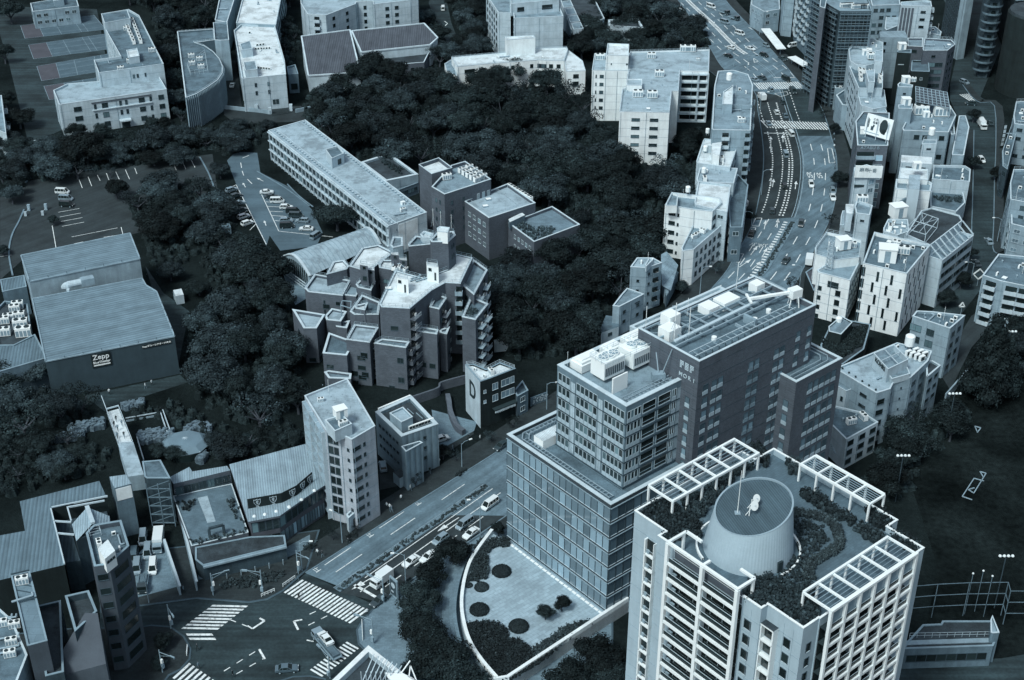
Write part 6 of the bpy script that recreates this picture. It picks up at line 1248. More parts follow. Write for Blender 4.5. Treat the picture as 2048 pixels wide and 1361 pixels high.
for r in range(17):
 z=37-r*2.2;mb=MB();n1=Vector(((c_-a_).y,-(c_-a_).x)).normalized()*1.2;n2=Vector(((e_-c_).y,-(e_-c_).x)).normalized()*1.2
 mb.beam((*(a_+n1),z),(*(c_+n1),z),.9,.12,W4);mb.beam((*(c_+n2),z),(*(e_+n2),z),.9,.12,W4);mb.beam((*(a_+n1*1.4),z+1),(*(c_+n1*1.4),z+1),.08,.08,W3);mb.beam((*(c_+n2*1.4),z+1),(*(e_+n2*1.4),z+1),.08,.08,W3);mb.build('scaffold_deck',x.root)
mb=MB()
for k in range(9):p=a_.lerp(c_,k/8)+n1*1.4;mb.tube((*p,0),(*p,38),.08,W4,4);p=c_.lerp(e_,k/8)+n2*1.4;mb.tube((*p,0),(*p,38),.08,W4,4)
mb.build('scaffold_pole',x.root);autowin(x,None,2.2,'s',.8,2);row(x,'cooling_unit','C 490 85','C 570 80',5);row(x,'cooling_unit','C 620 100','C 740 95',6);y_=block(x,['C 240 -60','C 225 70','C 285 90','C 310 -40'],41,base=0,wall=BR2,roof=RD)
cs=bld('long_windowed_building','long white building with a narrow facade of small dark windows and rounded roof terrace',['C 553 560','C 570 690','C 640 735','C 755 745','C 940 700','C 948 480','C 800 430','C 770 525','C 600 520'],24.5,wall=W2,roof=RP,par=.9)
y_=block(cs,['C 562 750','C 668 1000','C 940 1003','C 945 760'],23,base=0,wall=W2,roof=RD,par=.7);ALLB.append(y_);win(y_,0,(8,.02,.98,1.0),7,1.1,1.8,2.9,'d',.25);
for p in('C 680 820','C 685 870','C 690 920','C 720 830','C 800 840','C 820 900','C 910 890','C 905 940'):put(cs,'cooling_unit',p,1.57,.9,22.3)
block(cs,['C 750 800','C 780 930','C 850 930','C 850 790'],26,base=22,wall=W2,roof=RP);block(cs,['C 850 580','C 850 690','C 940 700','C 942 560'],27,base=22,wall=W2,roof=RP);put(cs,'cooling_unit','C 820 670',0,1.4,24);rail(cs,h=.8)
y_=block(cs,['C 665 1090','C 690 1190','C 830 1240','C 985 1210','C 960 1020','C 665 1005'],20,base=0,wall=W2,roof=RP,par=.6);ALLB.append(y_);clutter(y_,6);y_=block(cs,['C 890 1215','C 880 1290','C 930 1310','C 990 1270','C 950 1200'],19,base=0,wall=W3,roof=RP)
x=bld('pentagon_annex','small angular annex with sunken roof wedged left of the long windowed building',['C 410 1080','C 480 1190','C 560 1200','C 510 1015'],10,wall=W3,roof=RD,par=.8,pt=.5)
x=bld('low_white_roof_hut','low white hut with rooftop boxes between scaffold tower and long building',['C 395 970','C 400 1000','C 505 1000','C 500 925'],9,wall=W3,roof=RP);clutter(x,5)
ba=bld('billboard_building','brown tiled building with rooftop advertising billboard and lettering on its front',['d 935 800','d 948 958','d 1150 960','d 1160 745','d 985 735'],22.5,wall=M('violet_tile',.12,.5,'brick',amt=.15),roof=RD,par=.6);win(ba,1,[(.76,2.4)],6,1.9,3.4,3.3,'b');balc(ba,1,[(.30,6.0)],6,4.4,3.3,1.2,W3);win(ba,0,(3,.1,.9,1.2),5,1.5,2.5,3.3,'d')
a_,c_=face(ba,1);d=c_-a_;nr_=Vector((d.y,-d.x)).normalized();p=a_+d*.42+nr_*.1;text_mesh('AZABU B',1.5,W3,(p.x,p.y,21.6),(R_(90),0,math.atan2(d.y,d.x)),.04,'sign_lettering',ba.root)
bb=[G('d 985 872',23.5),G('d 1155 922',23.5)];bbd=bb[1]-bb[0];L0=bbd.length;rzb=math.atan2(bbd.y,bbd.x);nb=Vector((bbd.y,-bbd.x)).normalized();bo=thing('billboard','slanted white rooftop billboard with a dark round head shape and small lettering','billboard',(*bb[0],23));tilt=Vector((-nb.x*.25,-nb.y*.25,1)).normalized()*6.6
mb=MB();mb.obox((*bb[0],23.2),(*bbd,0),tilt,(*(nb*-.3),0),W_);mb.build('panel',bo);mb=MB()
def bbp(u,v,o=.06):q=Vector((*bb[0],23.2))+Vector((*bbd,0))*u+tilt*v+Vector((*nb,0))*o;return q
mb.face([bbp(.70+.15*math.cos(t)*(1+.05*math.sin(7*t)),.56+.36*math.sin(t))for t in[k*.2618 for k in range(24)]],DRK);mb.face([bbp(.62,.4),bbp(.74,.18),bbp(.8,.2),bbp(.82,.45)],DRK);mb.face([bbp(.03,.1,.05),bbp(.62,.1,.05),bbp(.6,.14,.05),bbp(.03,.14,.05)],W3)
for u_,v_,w_,h_ in((.08,.3,.03,.5),(.12,.35,.03,.4),(.24,.25,.1,.2),(.3,.42,.06,.12)):mb.face([bbp(u_,v_),bbp(u_+w_,v_),bbp(u_+w_,v_+h_),bbp(u_,v_+h_)],DK)
mb.build('printed_figure',bo)
for k,t in enumerate(('広告','募集')):
 ob=text_mesh(t,.9,DK,(0,0,0),(R_(76),0,rzb),.01,'lettering');q=bbp(.36,.8-.16*k,.1);ob.parent=bo;ob.location=q-Vector((*bb[0],23))
mb=MB()
for f in(.1,.5,.9):q=bb[0]+bbd*f;mb.beam((*q,22),(*(q-nb*.3),29),.2,.2,FR);mb.beam((*(q-nb*3),22),(*(q-nb*1.3),28),.15,.15,FR)
mb.build('support_frame',bo)
x=bld('narrow_sign_tower','narrow white tower with rooftop sign panel below the billboard building',['h 925 -50','h 930 0','h 1015 5','h 1075 -5','h 1070 -50','h 1010 -70'],19,wall=W2,roof=RD);mb=MB();q0=G('h 925 -10',20);mb.box(q0+Vector((4.5,0)),8.5,.4,18.6,22.6,W_,R_(-3));mb.build('sign_panel',x.root);
for k,t in enumerate(('麻布','十番')):text_mesh(t,1.5,W4,(q0.x+3+2.5*k,q0.y-.3,21.3-.3*k),(R_(90),0,R_(-3)),.02,'sign_lettering',x.root)
a_,c_=face(x,1);p=a_.lerp(c_,.5);mb=MB();mb.box((p.x,p.y-.1),3.6,.2,15,15.8,DRK);mb.build('name_plate',x.root);autowin(x,[2],3)
x=bld('white_shaft_tower','white lift shaft tower with one small window and external stair',['h 930 205','h 940 250','h 1030 262','h 1048 200','h 945 165'],17,wall=W2,roof=RG_);win(x,1,[(.5,1.2)],1,.6,2,3,'s');put(x,'cooling_unit','h 975 180',0,1.4)
y_=block(x,['h 840 270','h 835 330','h 920 320','h 930 230','h 850 235'],12,base=0,wall=W2,roof=RP);block(x,['h 870 190','h 875 250','h 915 255','h 925 190'],17,base=11,wall=W2,roof=RW,par=.1);mb=MB()
for k in range(9):mb.box(G('h %g %g'%(850+10*k,330+6*k),8),1.6,1.2,7.8-k*.5,8.0-k*.5,W3)
mb.build('stair',x.root)
x=bld('roof_patch_block','pale block wedged between black panel building and billboard',['C 905 355','C 908 420','C 1225 425','C 1195 345'],21,wall=W3,roof=CORR2,par=.1);win(x,1,[(.2,1.4),(.85,2.2)],2,1.2,2,3,'s');x=bld('brown_terrace_block','brown and pale block with roof edge railings right of the corrugated roof',['C 1225 430','C 1225 520','C 1395 530','C 1400 430'],18,wall=BR2,roof=RG_);autowin(x)
x=bld('dark_panel_building','windowless black panel building with white box on its roof',['C 1108 575','C 1110 590','C 1265 600','C 1268 560'],21,wall=BKW,roof=RD,par=.3);put(x,'storage_box','C 1155 560',0,1.2);mb=MB();a_,c_=face(x,1);p=a_.lerp(c_,.45);mb.box((p.x,p.y-.1),3,.1,16,16.3,W2);mb.build('light_strip',x.root)
x=bld('dark_box_building','dark box building with pale rimmed glass roof',['C 1262 795','C 1265 805','C 1475 812','C 1465 690','C 1272 682'],17,wall=BKW,roof=RD,par=.6,pt=.4);win(x,1,[(.35,1),(.6,1)],3,1,2.5,3.4,'w',.3)
x=bld('round_cornered_brown_building','brown building with cut corner and pale ledges in the upper right cluster',['C 1398 555','C 1405 570','C 1680 570','C 1770 500','C 1720 450','C 1420 430'],22,wall=BR2,roof=RG_,par=.8);win(x,1,[(.45,1.6)],1,1,2,3,'s');win(x,1,[(.45,2.2),(.72,3.0)],4,1.6,5,2.8,'k');win(x,2,(2,.1,.9,1.6),5,1.6,2.4,3,'s');rail(x);clutter(x,4)
x=bld('striped_stair_building','pale building with brown vertical stripes and stacked side balconies near the top',['C 1145 40','C 1150 60','C 1500 70','C 1490 10','C 1430 0','C 1150 20'],30,wall=W2,roof=RP,par=.6);mb=MB();a_,c_=face(x,1);d=c_-a_
for k in range(4):mb.obox((*(a_+d*(.03+.11*k)),3),(*(d*.07),0),(0,-.2,0),(0,0,26),BR2)
mb.build('wall_stripe',x.root);balc(x,2,(1,.1,.9,3),7,3,3,1.4,W2);win(x,1,[(.75,2)],3,1,2,3,'s');put(x,'storage_box','C 1275 220',0,1.2,18)
x=bld('screen_wall_house','house with big plain slate blue roof screen in the upper right cluster',['C 965 320','C 985 340','C 1120 290','C 1150 145','C 985 130'],19,wall=W3,roof=RP,par=.2);x=bld('curved_roof_house','house with rounded roof terrace and small machines in the upper right cluster',['C 1140 305','C 1150 345','C 1370 350','C 1600 400','C 1610 360','C 1540 300','C 1300 300'],17,wall=W3,roof=RG_,par=.7);clutter(x,5)
x=bld('distant_office','office wall strip at the top edge above the cluster',['C 800 -30','C 820 60','C 1140 50','C 1130 -60'],24,wall=W3,roof=RG_);autowin(x)
x=bld('blue_grey_tower_block','slim blue grey building with two white roof boxes facing the solar panels',['C 1112 960','C 1118 985','C 1280 990','C 1285 965','C 1135 935'],28,wall=W3,roof=RG_);put(x,'storage_box','C 1200 940',0,1.1);put(x,'cooling_unit','C 1275 930');win(x,1,[(.5,1)],1,.6,2.2,3,'s')
y_=block(x,['C 1120 1190','C 1122 1230','C 1275 1235','C 1280 1180'],24,base=0,wall=W3,roof=RG_,par=.7);put(x,'storage_box','C 1200 1190',0,1.2,23.5)
so=bld('solar_roof_building','pale building with a broad tilted grid of solar panels above its roof',['d 1245 845','d 1250 860','d 1550 872','d 1600 760','d 1555 690','d 1320 700'],19,wall=W3,roof=RG_,par=.7);autowin(so,None,3.4,'s',.3);put(so,'cooling_unit','d 1365 755',0,2.0);put(so,'cooling_unit','d 1500 765',0,2.2)
mb=MB();sp=[G('d 1335 665',23),G('d 1560 700',23),G('d 1540 610',25),G('d 1330 578',25)];zz=(22.6,22.2,25,25.4);mb.face([(*sp[i],zz[i])for i in range(4)],M('solar_cell',.07,.5,'plain',rough=.25));mb.build('solar_panel',so.root);mb=MB()
for k in range(9):t=k/8;a_,b_=sp[0].lerp(sp[1],t),sp[3].lerp(sp[2],t);mb.beam((*a_,zz[0]+(zz[1]-zz[0])*t+.06),(*b_,zz[3]+(zz[2]-zz[3])*t+.06),.22,.1,W3)
for k in range(7):t=k/6;a_,b_=sp[0].lerp(sp[3],t),sp[1].lerp(sp[2],t);mb.beam((*a_,zz[0]+(zz[3]-zz[0])*t+.06),(*b_,zz[1]+(zz[2]-zz[1])*t+.06),.22,.1,W3)
for k in(0,1):mb.beam((*sp[k],18),(*sp[k],zz[k]),.25,.25,W3)
mb.build('panel_frame',so.root)
x=bld('low_blue_wing','blue grey wing with square windows right of the solar roof building',['D 1230 720','D 1232 735','D 1365 740','D 1425 420','D 1385 290','D 1310 290'],14,wall=W3,roof=RG_,par=.4);autowin(x,None,3.4,'s',.5);x=bld('narrow_roof_strip','narrow roof strip with pale rim beside the solar panels',['D 1215 490','D 1220 505','D 1262 500','D 1245 310','D 1180 290'],17,wall=W3,roof=RP)
tk=bld('tank_stair_tower','small pale stair tower carrying a round white tank',['D 888 600','D 892 610','D 1055 612','D 1058 565','D 905 560'],20,wall=W2,roof=RG_,par=.2);win(tk,1,[(.5,1.5)],1,.5,1.6,3,'s');put(tk,'water_tank','D 990 540',0,1.1);rail(tk)
x=bld('canopy_roof_house','building with wide white ribbed roof canopy above a stair',['D 648 800','D 650 815','D 998 838','D 1003 760','D 655 735'],17.5,wall=W2,roof=RW,par=.15);autowin(x,None,2.6,'d')
vs=bld('central_shaft_building','bright white building with a wide central shaft and zigzag outer stair',['D 585 1100','D 590 1120','D 985 1150','D 1005 1060','D 970 1035','D 595 1010'],16,wall=W_,roof=RG_,par=.8,pt=.5);block(vs,['D 745 960','D 735 1120','D 860 1130','D 870 960'],19.5,base=0,wall=M('shaft_wall',.5,0,'wall',amt=.05),roof=RP,par=.1);put(vs,'storage_box','D 825 890',0,1.0,19.5);y_=block(vs,['D 640 880','D 620 1000','D 955 1020','D 955 900'],17,base=0,wall=W_,roof=RW);win(y_,1,[(.2,1.8),(.9,1.2)],1,1.6,2,3,'d');mb=MB();a_,c_=face(vs,1);d=(c_-a_)
for k in range(5):z=13-k*2.6;f0,f1=(.05,.33)if k%2 else(.33,.05);mb.beam((*(a_+d*f0+Vector((0,-.8))),z),(*(a_+d*f1+Vector((0,-.8))),z-2.4),1.2,.9,W4)
mb.build('outer_stair',vs.root)
x=bld('plant_terrace_building','flat building with planted roof terraces and pale bands east of the white shaft',['D 1005 1000','D 1000 1010','D 1430 1040','D 1440 900','D 1380 860','D 1020 850'],13,wall=W2,roof=RD,par=.8);clutter(x,6);x=bld('plant_terrace_building','lower pale terrace building with roof shrubs south of the planted terraces',['h 1430 120','h 1430 205','h 1600 240','h 1660 180','h 1640 90','h 1440 80'],9,wall=W2,roof=RD,par=.8);hedge_mass('roof_garden',['h 1450 130','h 1470 160','h 1630 170','h 1640 140'],8.2,1.2,'line of shrubs along the lower pale terrace roof',LEAF2,.8,.7,'shrub',r=.5)
lw=bld('cluttered_roof_house','pale house with white rooftop box and pipes north of the lattice tower building',['h 1120 350','h 1120 370','h 1215 395','h 1290 370','h 1280 290','h 1150 290'],14,wall=W2,roof=RP);put(lw,'storage_box','h 1210 270',.3,1.8);clutter(lw,8)
x=bld('lattice_mast_building','white building with a lattice mast and stepped roof terraces',['h 682 625','h 690 640','h 900 695','h 975 545','h 880 530','h 800 560'],14.5,wall=W_,roof=RG_,par=.8);win(x,1,[(.1,1.2)],4,1.3,4.2,3,'s');win(x,1,[(.68,1.5)],4,1.7,4.2,3,'s');win(x,1,[(.5,3.2)],1,1.8,1.9,3,'k');win(x,2,(5,.05,.95,1.0),4,1.4,2.5,3,'k')
y_=block(x,['h 668 480','h 672 520','h 800 560','h 960 540','h 975 430','h 870 400','h 745 375'],16.5,base=0,wall=W_,roof=RG_,par=.9);put(x,'storage_box','h 850 480',.3,1.5,16);clutter(y_,5);rail(y_);mb=MB();c_=G('h 760 600',15)
for k in range(7):
 z=14.5+k*1.2;s_=1.3-k*.09
 for i in range(4):
  a,b=i*1.571+.3,(i+1)*1.571+.3;mb.beam((c_.x+s_*math.cos(a),c_.y+s_*math.sin(a),z),(c_.x+s_*math.cos(b),c_.y+s_*math.sin(b),z),.1,.1,FR);mb.beam((c_.x+s_*math.cos(a),c_.y+s_*math.sin(a),z),(c_.x+s_*.93*math.cos(b),c_.y+s_*.93*math.sin(b),z+1.2),.09,.09,FR);mb.beam((c_.x+s_*math.cos(a),c_.y+s_*math.sin(a),z),(c_.x+s_*.93*math.cos(a),c_.y+s_*.93*math.sin(a),z+1.2),.12,.12,FR)
mb.build('lattice_mast',x.root)
x=bld('brown_roof_shop','low wedge shaped shop with brown roof left of the lattice mast building',['h 605 640','h 660 765','h 695 690','h 700 640','h 650 610'],7,wall=BKW,roof=M('brown_flat_roof',.08,.8,'roof'),par=.2)
x=bld('ivy_building','dark low house overgrown with ivy, with white round tank on its roof',['h 705 1120','h 712 1210','h 850 1250','h 990 1150','h 1035 985','h 900 960','h 760 1010'],7,wall=BKW,roof=RDD,par=.5);put(x,'water_tank','h 820 1000',0,.9,8);y_=block(x,['h 758 1000','h 760 1030','h 840 1050','h 915 970','h 840 930'],10,base=5,wall=BKW,roof=RG_);win(x,1,[(.35,1.8)],1,1.5,2.5,3,'b')
hedge_mass('climbing_plants',['h 710 1080','h 720 1150','h 850 1200','h 985 1110','h 1030 990','h 930 990','h 850 1060'],6,1.6,'wild ivy and shrubs smothering the dark low house roof',LEAF,.7,.95,'ivy',r=.6)
sw=bld('slit_window_building','large white building with narrow slit windows and slanted side terraces',['h 985 580','h 1275 650','h 1430 460','h 1060 375'],20,wall=W_,roof=RD,par=1.1,pt=.35)
for r in range(5):win(sw,0,[(.12+.04*(r%2)+.32*k+(.12 if r%2 else.25),.65)for k in range(3)if.12+.04*(r%2)+.32*k+(.12 if r%2 else.25)<.98],1,2.9,1.6+r*3.6,3,'d');win(sw,0,[(.035,1.0)],1,2.6,1.2+r*3.6,3,'s');win(sw,1,[(.15+.2*k+.1*(r%2),.5)for k in range(4)],1,2.9,1.6+r*3.6,3,'d')
put(sw,'storage_box','h 1140 560',R_(-12),2.0);put(sw,'cooling_unit','h 1250 520',R_(-15),1.4);clutter(sw,9);mb=MB();mb.beam((*G('h 1220 430',20),19.6),(*G('h 1430 465',20),19.6),.5,.6,W2);mb.build('beam',sw.root)
s2_=block(sw,['h 1270 390','h 1430 462','h 1640 300','h 1620 265','h 1440 215','h 1370 235'],19,base=0,wall=W2,roof=RDD,par=.4);ALLB.append(s2_);mb=MB()
a_,c_=s2_.pl[1],s2_.pl[2];d=c_-a_;L0=d.length;u=d/L0;nr_=Vector((u.y,-u.x));sidew=[a_+nr_*4.5,c_+nr_*4.5];s3=Bld();
y_=block(sw,[a_+nr_*.01,a_+nr_*4.2,c_+nr_*4.2,c_+nr_*.01],15.5,base=0,wall=W2,roof=RG_,par=.6);ALLB.append(y_)
for r in range(4):win(y_,1,(7,.02,.98,2.6),1,1.5,1.5+r*3.4,3,'s')
for k in range(8):p=a_+u*(L0*k/7);mb.beam((*(p+nr_*.1),18.9),(*(p+nr_*4.1),15.7),.3,.3,W2)
mb.build('slanted_frame',sw.root);mb=MB();q=[G(p,19.5)for p in('h 1260 405','h 1390 445','h 1475 340','h 1365 300')]
for z in(19,22.0):
 for i in range(4):mb.beam((*q[i],z),(*q[(i+1)%4],z),.15,.15,W2)
for i in range(4):mb.beam((*q[i],19),(*q[i],22),.15,.15,W2)
for t in(.33,.66):mb.beam((*q[0].lerp(q[1],t),22),(*q[3].lerp(q[2],t),22),.12,.12,W2)
mb.beam((*q[0].lerp(q[3],.5),22),(*q[1].lerp(q[2],.5),22),.12,.12,W2);mb.beam((*q[0],22),(*q[2],22),.1,.1,W2);mb.beam((*q[1],22),(*q[3],22),.1,.1,W2);mb.build('roof_cage',sw.root)
x=bld('grey_corner_house','grey concrete building with cluttered roof behind the rooftop lettering building',['h 1312 930','h 1560 1012','h 1660 925','h 1440 900','h 1340 895'],15.5,wall=W3,roof=RD,par=.7);win(x,0,[(.13,3.2),(.52,2.2)],4,1.9,2.2,3.4,'k');win(x,1,(2,.1,.9,1.8),4,1.6,2.2,3.4,'d');clutter(x,12)
ko=bld('rooftop_lettering_building','pale building with the black rooftop lettering KOHRI on a glass box',['l 800 285','l 1075 448','l 1165 420','l 1190 370','l 1300 345','l 1415 235','l 1440 170','l 1210 115'],16,wall=W3,roof=RP,par=.5);win(ko,0,[(.72,2.2)],3,.9,2.3,3.1,'s');win(ko,1,[(.4,2.2)],5,1.5,2.3,3.1,'s');win(ko,4,[(.25,2.0),(.72,2.0)],5,1.3,2.3,3.1,'k');win(ko,3,[(.5,.4)],4,.5,2.3,3.1,'s');win(ko,2,[(.5,.4)],4,.5,2.3,3.1,'s')
kb=block(ko,['l 1055 185','l 1150 290','l 1285 225','l 1190 128'],19.5,base=15,wall=W2,roof=RG_,par=1.6,pt=.2);a_,c_=face(kb,0);d=c_-a_;nr_=Vector((d.y,-d.x)).normalized();p=a_.lerp(c_,.5)+nr_*.1;text_mesh('KOHRI',1.7,DRK,(p.x,p.y,18.5),(R_(90),0,math.atan2(d.y,d.x)),.05,'sign_lettering',ko.root,bold=.03)
mb=MB();P4=kb.pl;mb.beam((*P4[0].lerp(P4[1],.5),19.5),(*P4[3].lerp(P4[2],.5),19.5),.2,.2,W2);mb.beam((*P4[0].lerp(P4[3],.5),19.5),(*P4[1].lerp(P4[2],.5),19.5),.2,.2,W2);mb.build('glazing_bar',ko.root)
block(ko,['l 1150 320','l 1175 355','l 1295 320','l 1275 270'],17.2,wall=W2,roof=RG_);put(ko,'water_tank','l 1285 160',0,1.3);row(ko,'air_conditioner','l 1280 205','l 1370 240',4,.5,1.6);row(ko,'air_conditioner','l 1330 190','l 1390 215',3,.5,1.6);mb=MB()
for k in range(6):p=G('l 850 280',16).lerp(G('l 1070 420',16),k/5);mb.box(p,.4,.4,15.5,15.9,DRK)
mb.build('roof_vent',ko.root)
sk=block(ko,['l 785 385','l 875 435','l 945 405','l 850 357'],13,base=7,wall=W2,roof=RG_,par=.9,pt=.2);win(sk,0,[(.3,.7),(.75,.8)],1,1.3,2.2,3,'s')
kl=bld('small_terrace_office','small office with mossy roof terrace and outer stair below the rooftop lettering building',['l 745 625','l 875 755','l 1085 640','l 985 575','l 790 530'],9,wall=W2,roof=RD,par=.5);win(kl,1,[(.15,2.2),(.5,2.6),(.85,2.2)],3,1.5,1.0,2.7,'s');clutter(kl,4);mb=MB()
for k in range(12):mb.box(G('l %g %g'%(740+7*k,700+8*k),5),1.4,.5,5.4-k*.25,5.6-k*.25,W3,R_(40))
mb.build('outer_stair',kl.root)
x=bld('dark_roof_annex','narrow annex with dark tiled roof joined to the rooftop lettering building',['l 1405 335','l 1410 340','l 1498 265','l 1440 232','l 1400 240'],14,wall=W3,roof=RDD,par=.6);autowin(x,None,3.0,'s')
for b_,n_ in((cs,6),(so,7),(vs,3),(ba,4),(ko,5),(lw,3),(sw,5)):clutter(b_,n_,('air_conditioner','duct','vent_pipe','air_conditioner','storage_box'),.9)
x=bld('pale_pillar_tower','dark tall building with a pale full height pillar on its corner, top right',['d 1500 200','d 1590 390','d 1625 330','d 1680 150','d 1560 60'],40,at=0,wall=DK,roof=RD);mb=MB();mb.box(x.pl[1]+Vector((1.5,1.5)),3.6,3.6,0,40.2,W3,.4);mb.build('corner_pillar',x.root);autowin(x,None,3.2,'s')
x=bld('curved_balcony_tower','tall dark tower with pale curved balconies stacked up its corner',['d 1700 440','d 1740 510','d 1800 520','d 1850 300','d 1760 200'],36,at=0,wall=DK,roof=RD);a_,c_=face(x,1);p=a_.lerp(c_,.5)
for r in range(10):
 z=33-r*3.3;mb=MB()
 for i in range(10):
  t0,t1=math.pi*(1+i/10),math.pi*(1+(i+1)/10);q0,q1=(p.x+3.8*math.cos(t0),p.y+2+3.8*math.sin(t0)),(p.x+3.8*math.cos(t1),p.y+2+3.8*math.sin(t1));mb.prism([q0,q1,(p.x,p.y+2)],z-.2,z,DK,bottom=True);mb.face([(*q0,z-.2),(*q1,z-.2),(*q1,z+.7),(*q0,z+.7)],W4)
 mb.build('balcony',x.root)
autowin(x,None,3.3,'s')
x=thing('black_cylinder_tower','black round tower with white box on its roof at the upper right','tower',(*G('d 1960 600'),0));c_=G('d 2075 590');mb=MB();mb.tube((*c_,0),(*c_,31),13,BKW,40);mb.build('wall',x);mb=MB();mb.tube((*c_,31),(*c_,32),12.4,RDD,40);mb.box((c_.x-3,c_.y+2),3,2.4,32,35,W2);mb.build('roof_box',x)
for k in range(6):mb=MB();mb.tube((*c_,26-k*4),(*c_,26.3-k*4),13.06,BKW,40);mb.build('band',x)
for lab,pts,z_,wl in(('grey building at the right edge with railed roof below the black round tower',['D 1890 1060','D 1895 1240','D 2200 1300','D 2200 900','D 1930 900'],17,W3),('pale building at the right edge beside the black round tower base',['D 1930 300','D 1940 380','D 2200 420','D 2200 120','D 1960 130'],15,W3),('dark narrow building with small signs along the right hand side street',['D 1800 700','D 1805 860','D 1860 900','D 1960 500','D 1900 420'],11,DK)):
 x=bld('street_building',lab,pts,z_,wall=wl,roof=RD);autowin(x,None,3.2,'k');rail(x);clutter(x,4)
x=bld('balcony_apartment','grey apartment block with stacked balconies and cluttered roof at the right edge',['h 1775 660','h 1900 700','h 2200 760','h 2300 560','h 1880 520'],15,wall=W3,roof=RD,par=.8);balc(x,0,[(.5,3.4)],5,3.2,2.8,1.3,W2);balc(x,1,(3,.1,.95,3.6),5,3.2,2.8,1.3,W2);clutter(x,14);win(x,0,[(.15,.7)],4,1,2.5,2.8,'s')
x=bld('stair_hall_house','grey house with rooftop stair hall behind the balcony apartment at the right edge',['h 1960 100','h 1965 320','h 2200 380','h 2200 0'],12,wall=W3,roof=RD);autowin(x)
mb=MB();a_,c_=G('h 1830 1110',5),G('h 1950 920',8);d=c_-a_;mb.obox((*a_,0),(*d,0),(*(Vector((d.y,-d.x)).normalized()*.6),0),(0,0,6),W3);solo('slope_wall',mb,'tall stained retaining wall under the balcony apartment at the right','wall',(*a_,0))
mb=MB();a_,c_=G('l 1530 440',3),G('l 1680 270',3);d=c_-a_;mb.obox((*a_,0),(*d,0),(*(Vector((d.y,-d.x)).normalized()*.4),0),(0,0,2.4),W3);solo('ribbed_wall',mb,'pale ribbed wall between grey house and conifer','wall',(*a_,0))
x=bld('banded_office','dim office with pale floor bands in the top right corner',['s 1995 62','s 2012 98','s 2120 92','s 2100 40'],34,at=0,wall=DK,roof=RD);a_,c_=face(x,1);d=c_-a_;nr_=Vector((d.y,-d.x)).normalized()
for r in range(9):mb=MB();mb.obox((*a_,32-r*3.6),(*d,0),(*(nr_*.9),0),(0,0,1.2),W3);mb.build('floor_band',x.root)
t=thing('column_sign','tall narrow sign with stacked pale squares over the right hand street','sign',(*G('D 1800 600'),0));q=G('D 1800 600',8);mb=MB();mb.box(q,1.2,.4,6,15,BKW,.3);mb.build('panel',t)
for k in range(5):mb=MB();mb.box((q.x,q.y-.25),.95,.1,7+k*1.6,8.2+k*1.6,W2,.3);mb.build('square',t)
cb=bld('clubhouse','low grey clubhouse with railed roof deck beside the dark sports field',['q 1270 1110','q 1250 1150','q 1845 1130','q 1885 1045','q 1835 965','q 1510 965','q 1500 985','q 1380 990'],5.5,wall=W4,roof=RDD,par=.3);win(cb,1,(8,.05,.95,2.0),1,1.8,1.8,3,'d');rail(cb,[G(p,5.5)for p in('q 1290 1080','q 1835 1070')],5.5,h=1.3,closed=False);block(cb,['q 1830 1040','q 1845 1045','q 1885 1042','q 1840 930','q 1828 960'],8,base=0,wall=W4,roof=W3);mb=MB()
mb.beam((*G('q 1250 1120',5),5.2),(*G('q 1845 1100',5),5.2),1.2,.3,W3)
for k in range(6):mb.box(G('q %d 1180'%(1320+95*k)),2.2,.8,0,.8,W3)
mb.build('eave_and_benches',cb.root)
nf=thing('netting_fence','tall faint netting fence around the dark sports court','fence',(*G('q 1550 960'),0));mb=MB();fp=[G(p,9)for p in('q 1240 745','q 1480 725','q 1690 715','q 1945 712','q 1960 770','q 2300 770')]
for z in(9,6,3):
 for a_,c_ in zip(fp,fp[1:]):mb.beam((*a_,z),(*c_,z),.12,.12,W4)
mb.build('rail',nf)
for a_,c_ in zip(fp,fp[1:]):
 n_=max(1,int((c_-a_).length/5))
 for k in range(n_):p=a_.lerp(c_,k/n_);mb=MB();mb.tube((*p,0),(*p,9),.1,W4,5);mb.build('post',nf)
CG=M('car_glass',.02,0,'flat',rough=.08);TY=M('tyre',.02,0,'flat');RIM=M('rim',.35,0,'flat',rough=.4);HL=M('headlight',.7,0,'flat',rough=.2);TL=M('taillight',.12,.9,'flat')
PAINTS={'white':M('car_white',.72,0,'car',rough=.3),'silver':M('car_silver',.36,0,'car',rough=.3,metal=.3),'grey':M('car_grey',.13,0,'car',rough=.3),'black':M('car_black',.02,0,'car',rough=.25),'dark':M('car_dark',.05,0,'car',rough=.3)}
TYPES={
'sedan':dict(L=4.6,Wd=1.75,lo=[(-2.3,.35),(-2.3,.85),(-2.1,.98),(-1.3,1.0),(.9,.98),(2.0,.8),(2.3,.6),(2.3,.3)],cab=[(-1.65,.98),(-1.05,1.42),(.25,1.44),(1.05,.97)],wx=1.4),
'wagon':dict(L=4.3,Wd=1.7,lo=[(-2.15,.35),(-2.15,.95),(-1.9,1.02),(.9,1.0),(1.9,.85),(2.15,.6),(2.15,.3)],cab=[(-2.0,1.0),(-1.75,1.55),(.3,1.58),(1.15,1.0)],wx=1.3),
'van':dict(L=4.7,Wd=1.75,lo=[(-2.35,.35),(-2.35,1.1),(1.7,1.1),(2.2,.85),(2.35,.6),(2.35,.3)],cab=[(-2.33,1.08),(-2.2,1.95),(1.1,1.98),(1.85,1.08)],wx=1.45),
'kei':dict(L=3.4,Wd=1.5,lo=[(-1.7,.35),(-1.7,1.0),(.9,1.0),(1.5,.85),(1.7,.55),(1.7,.3)],cab=[(-1.68,.98),(-1.5,1.65),(.35,1.66),(.95,.98)],wx=1.1)}
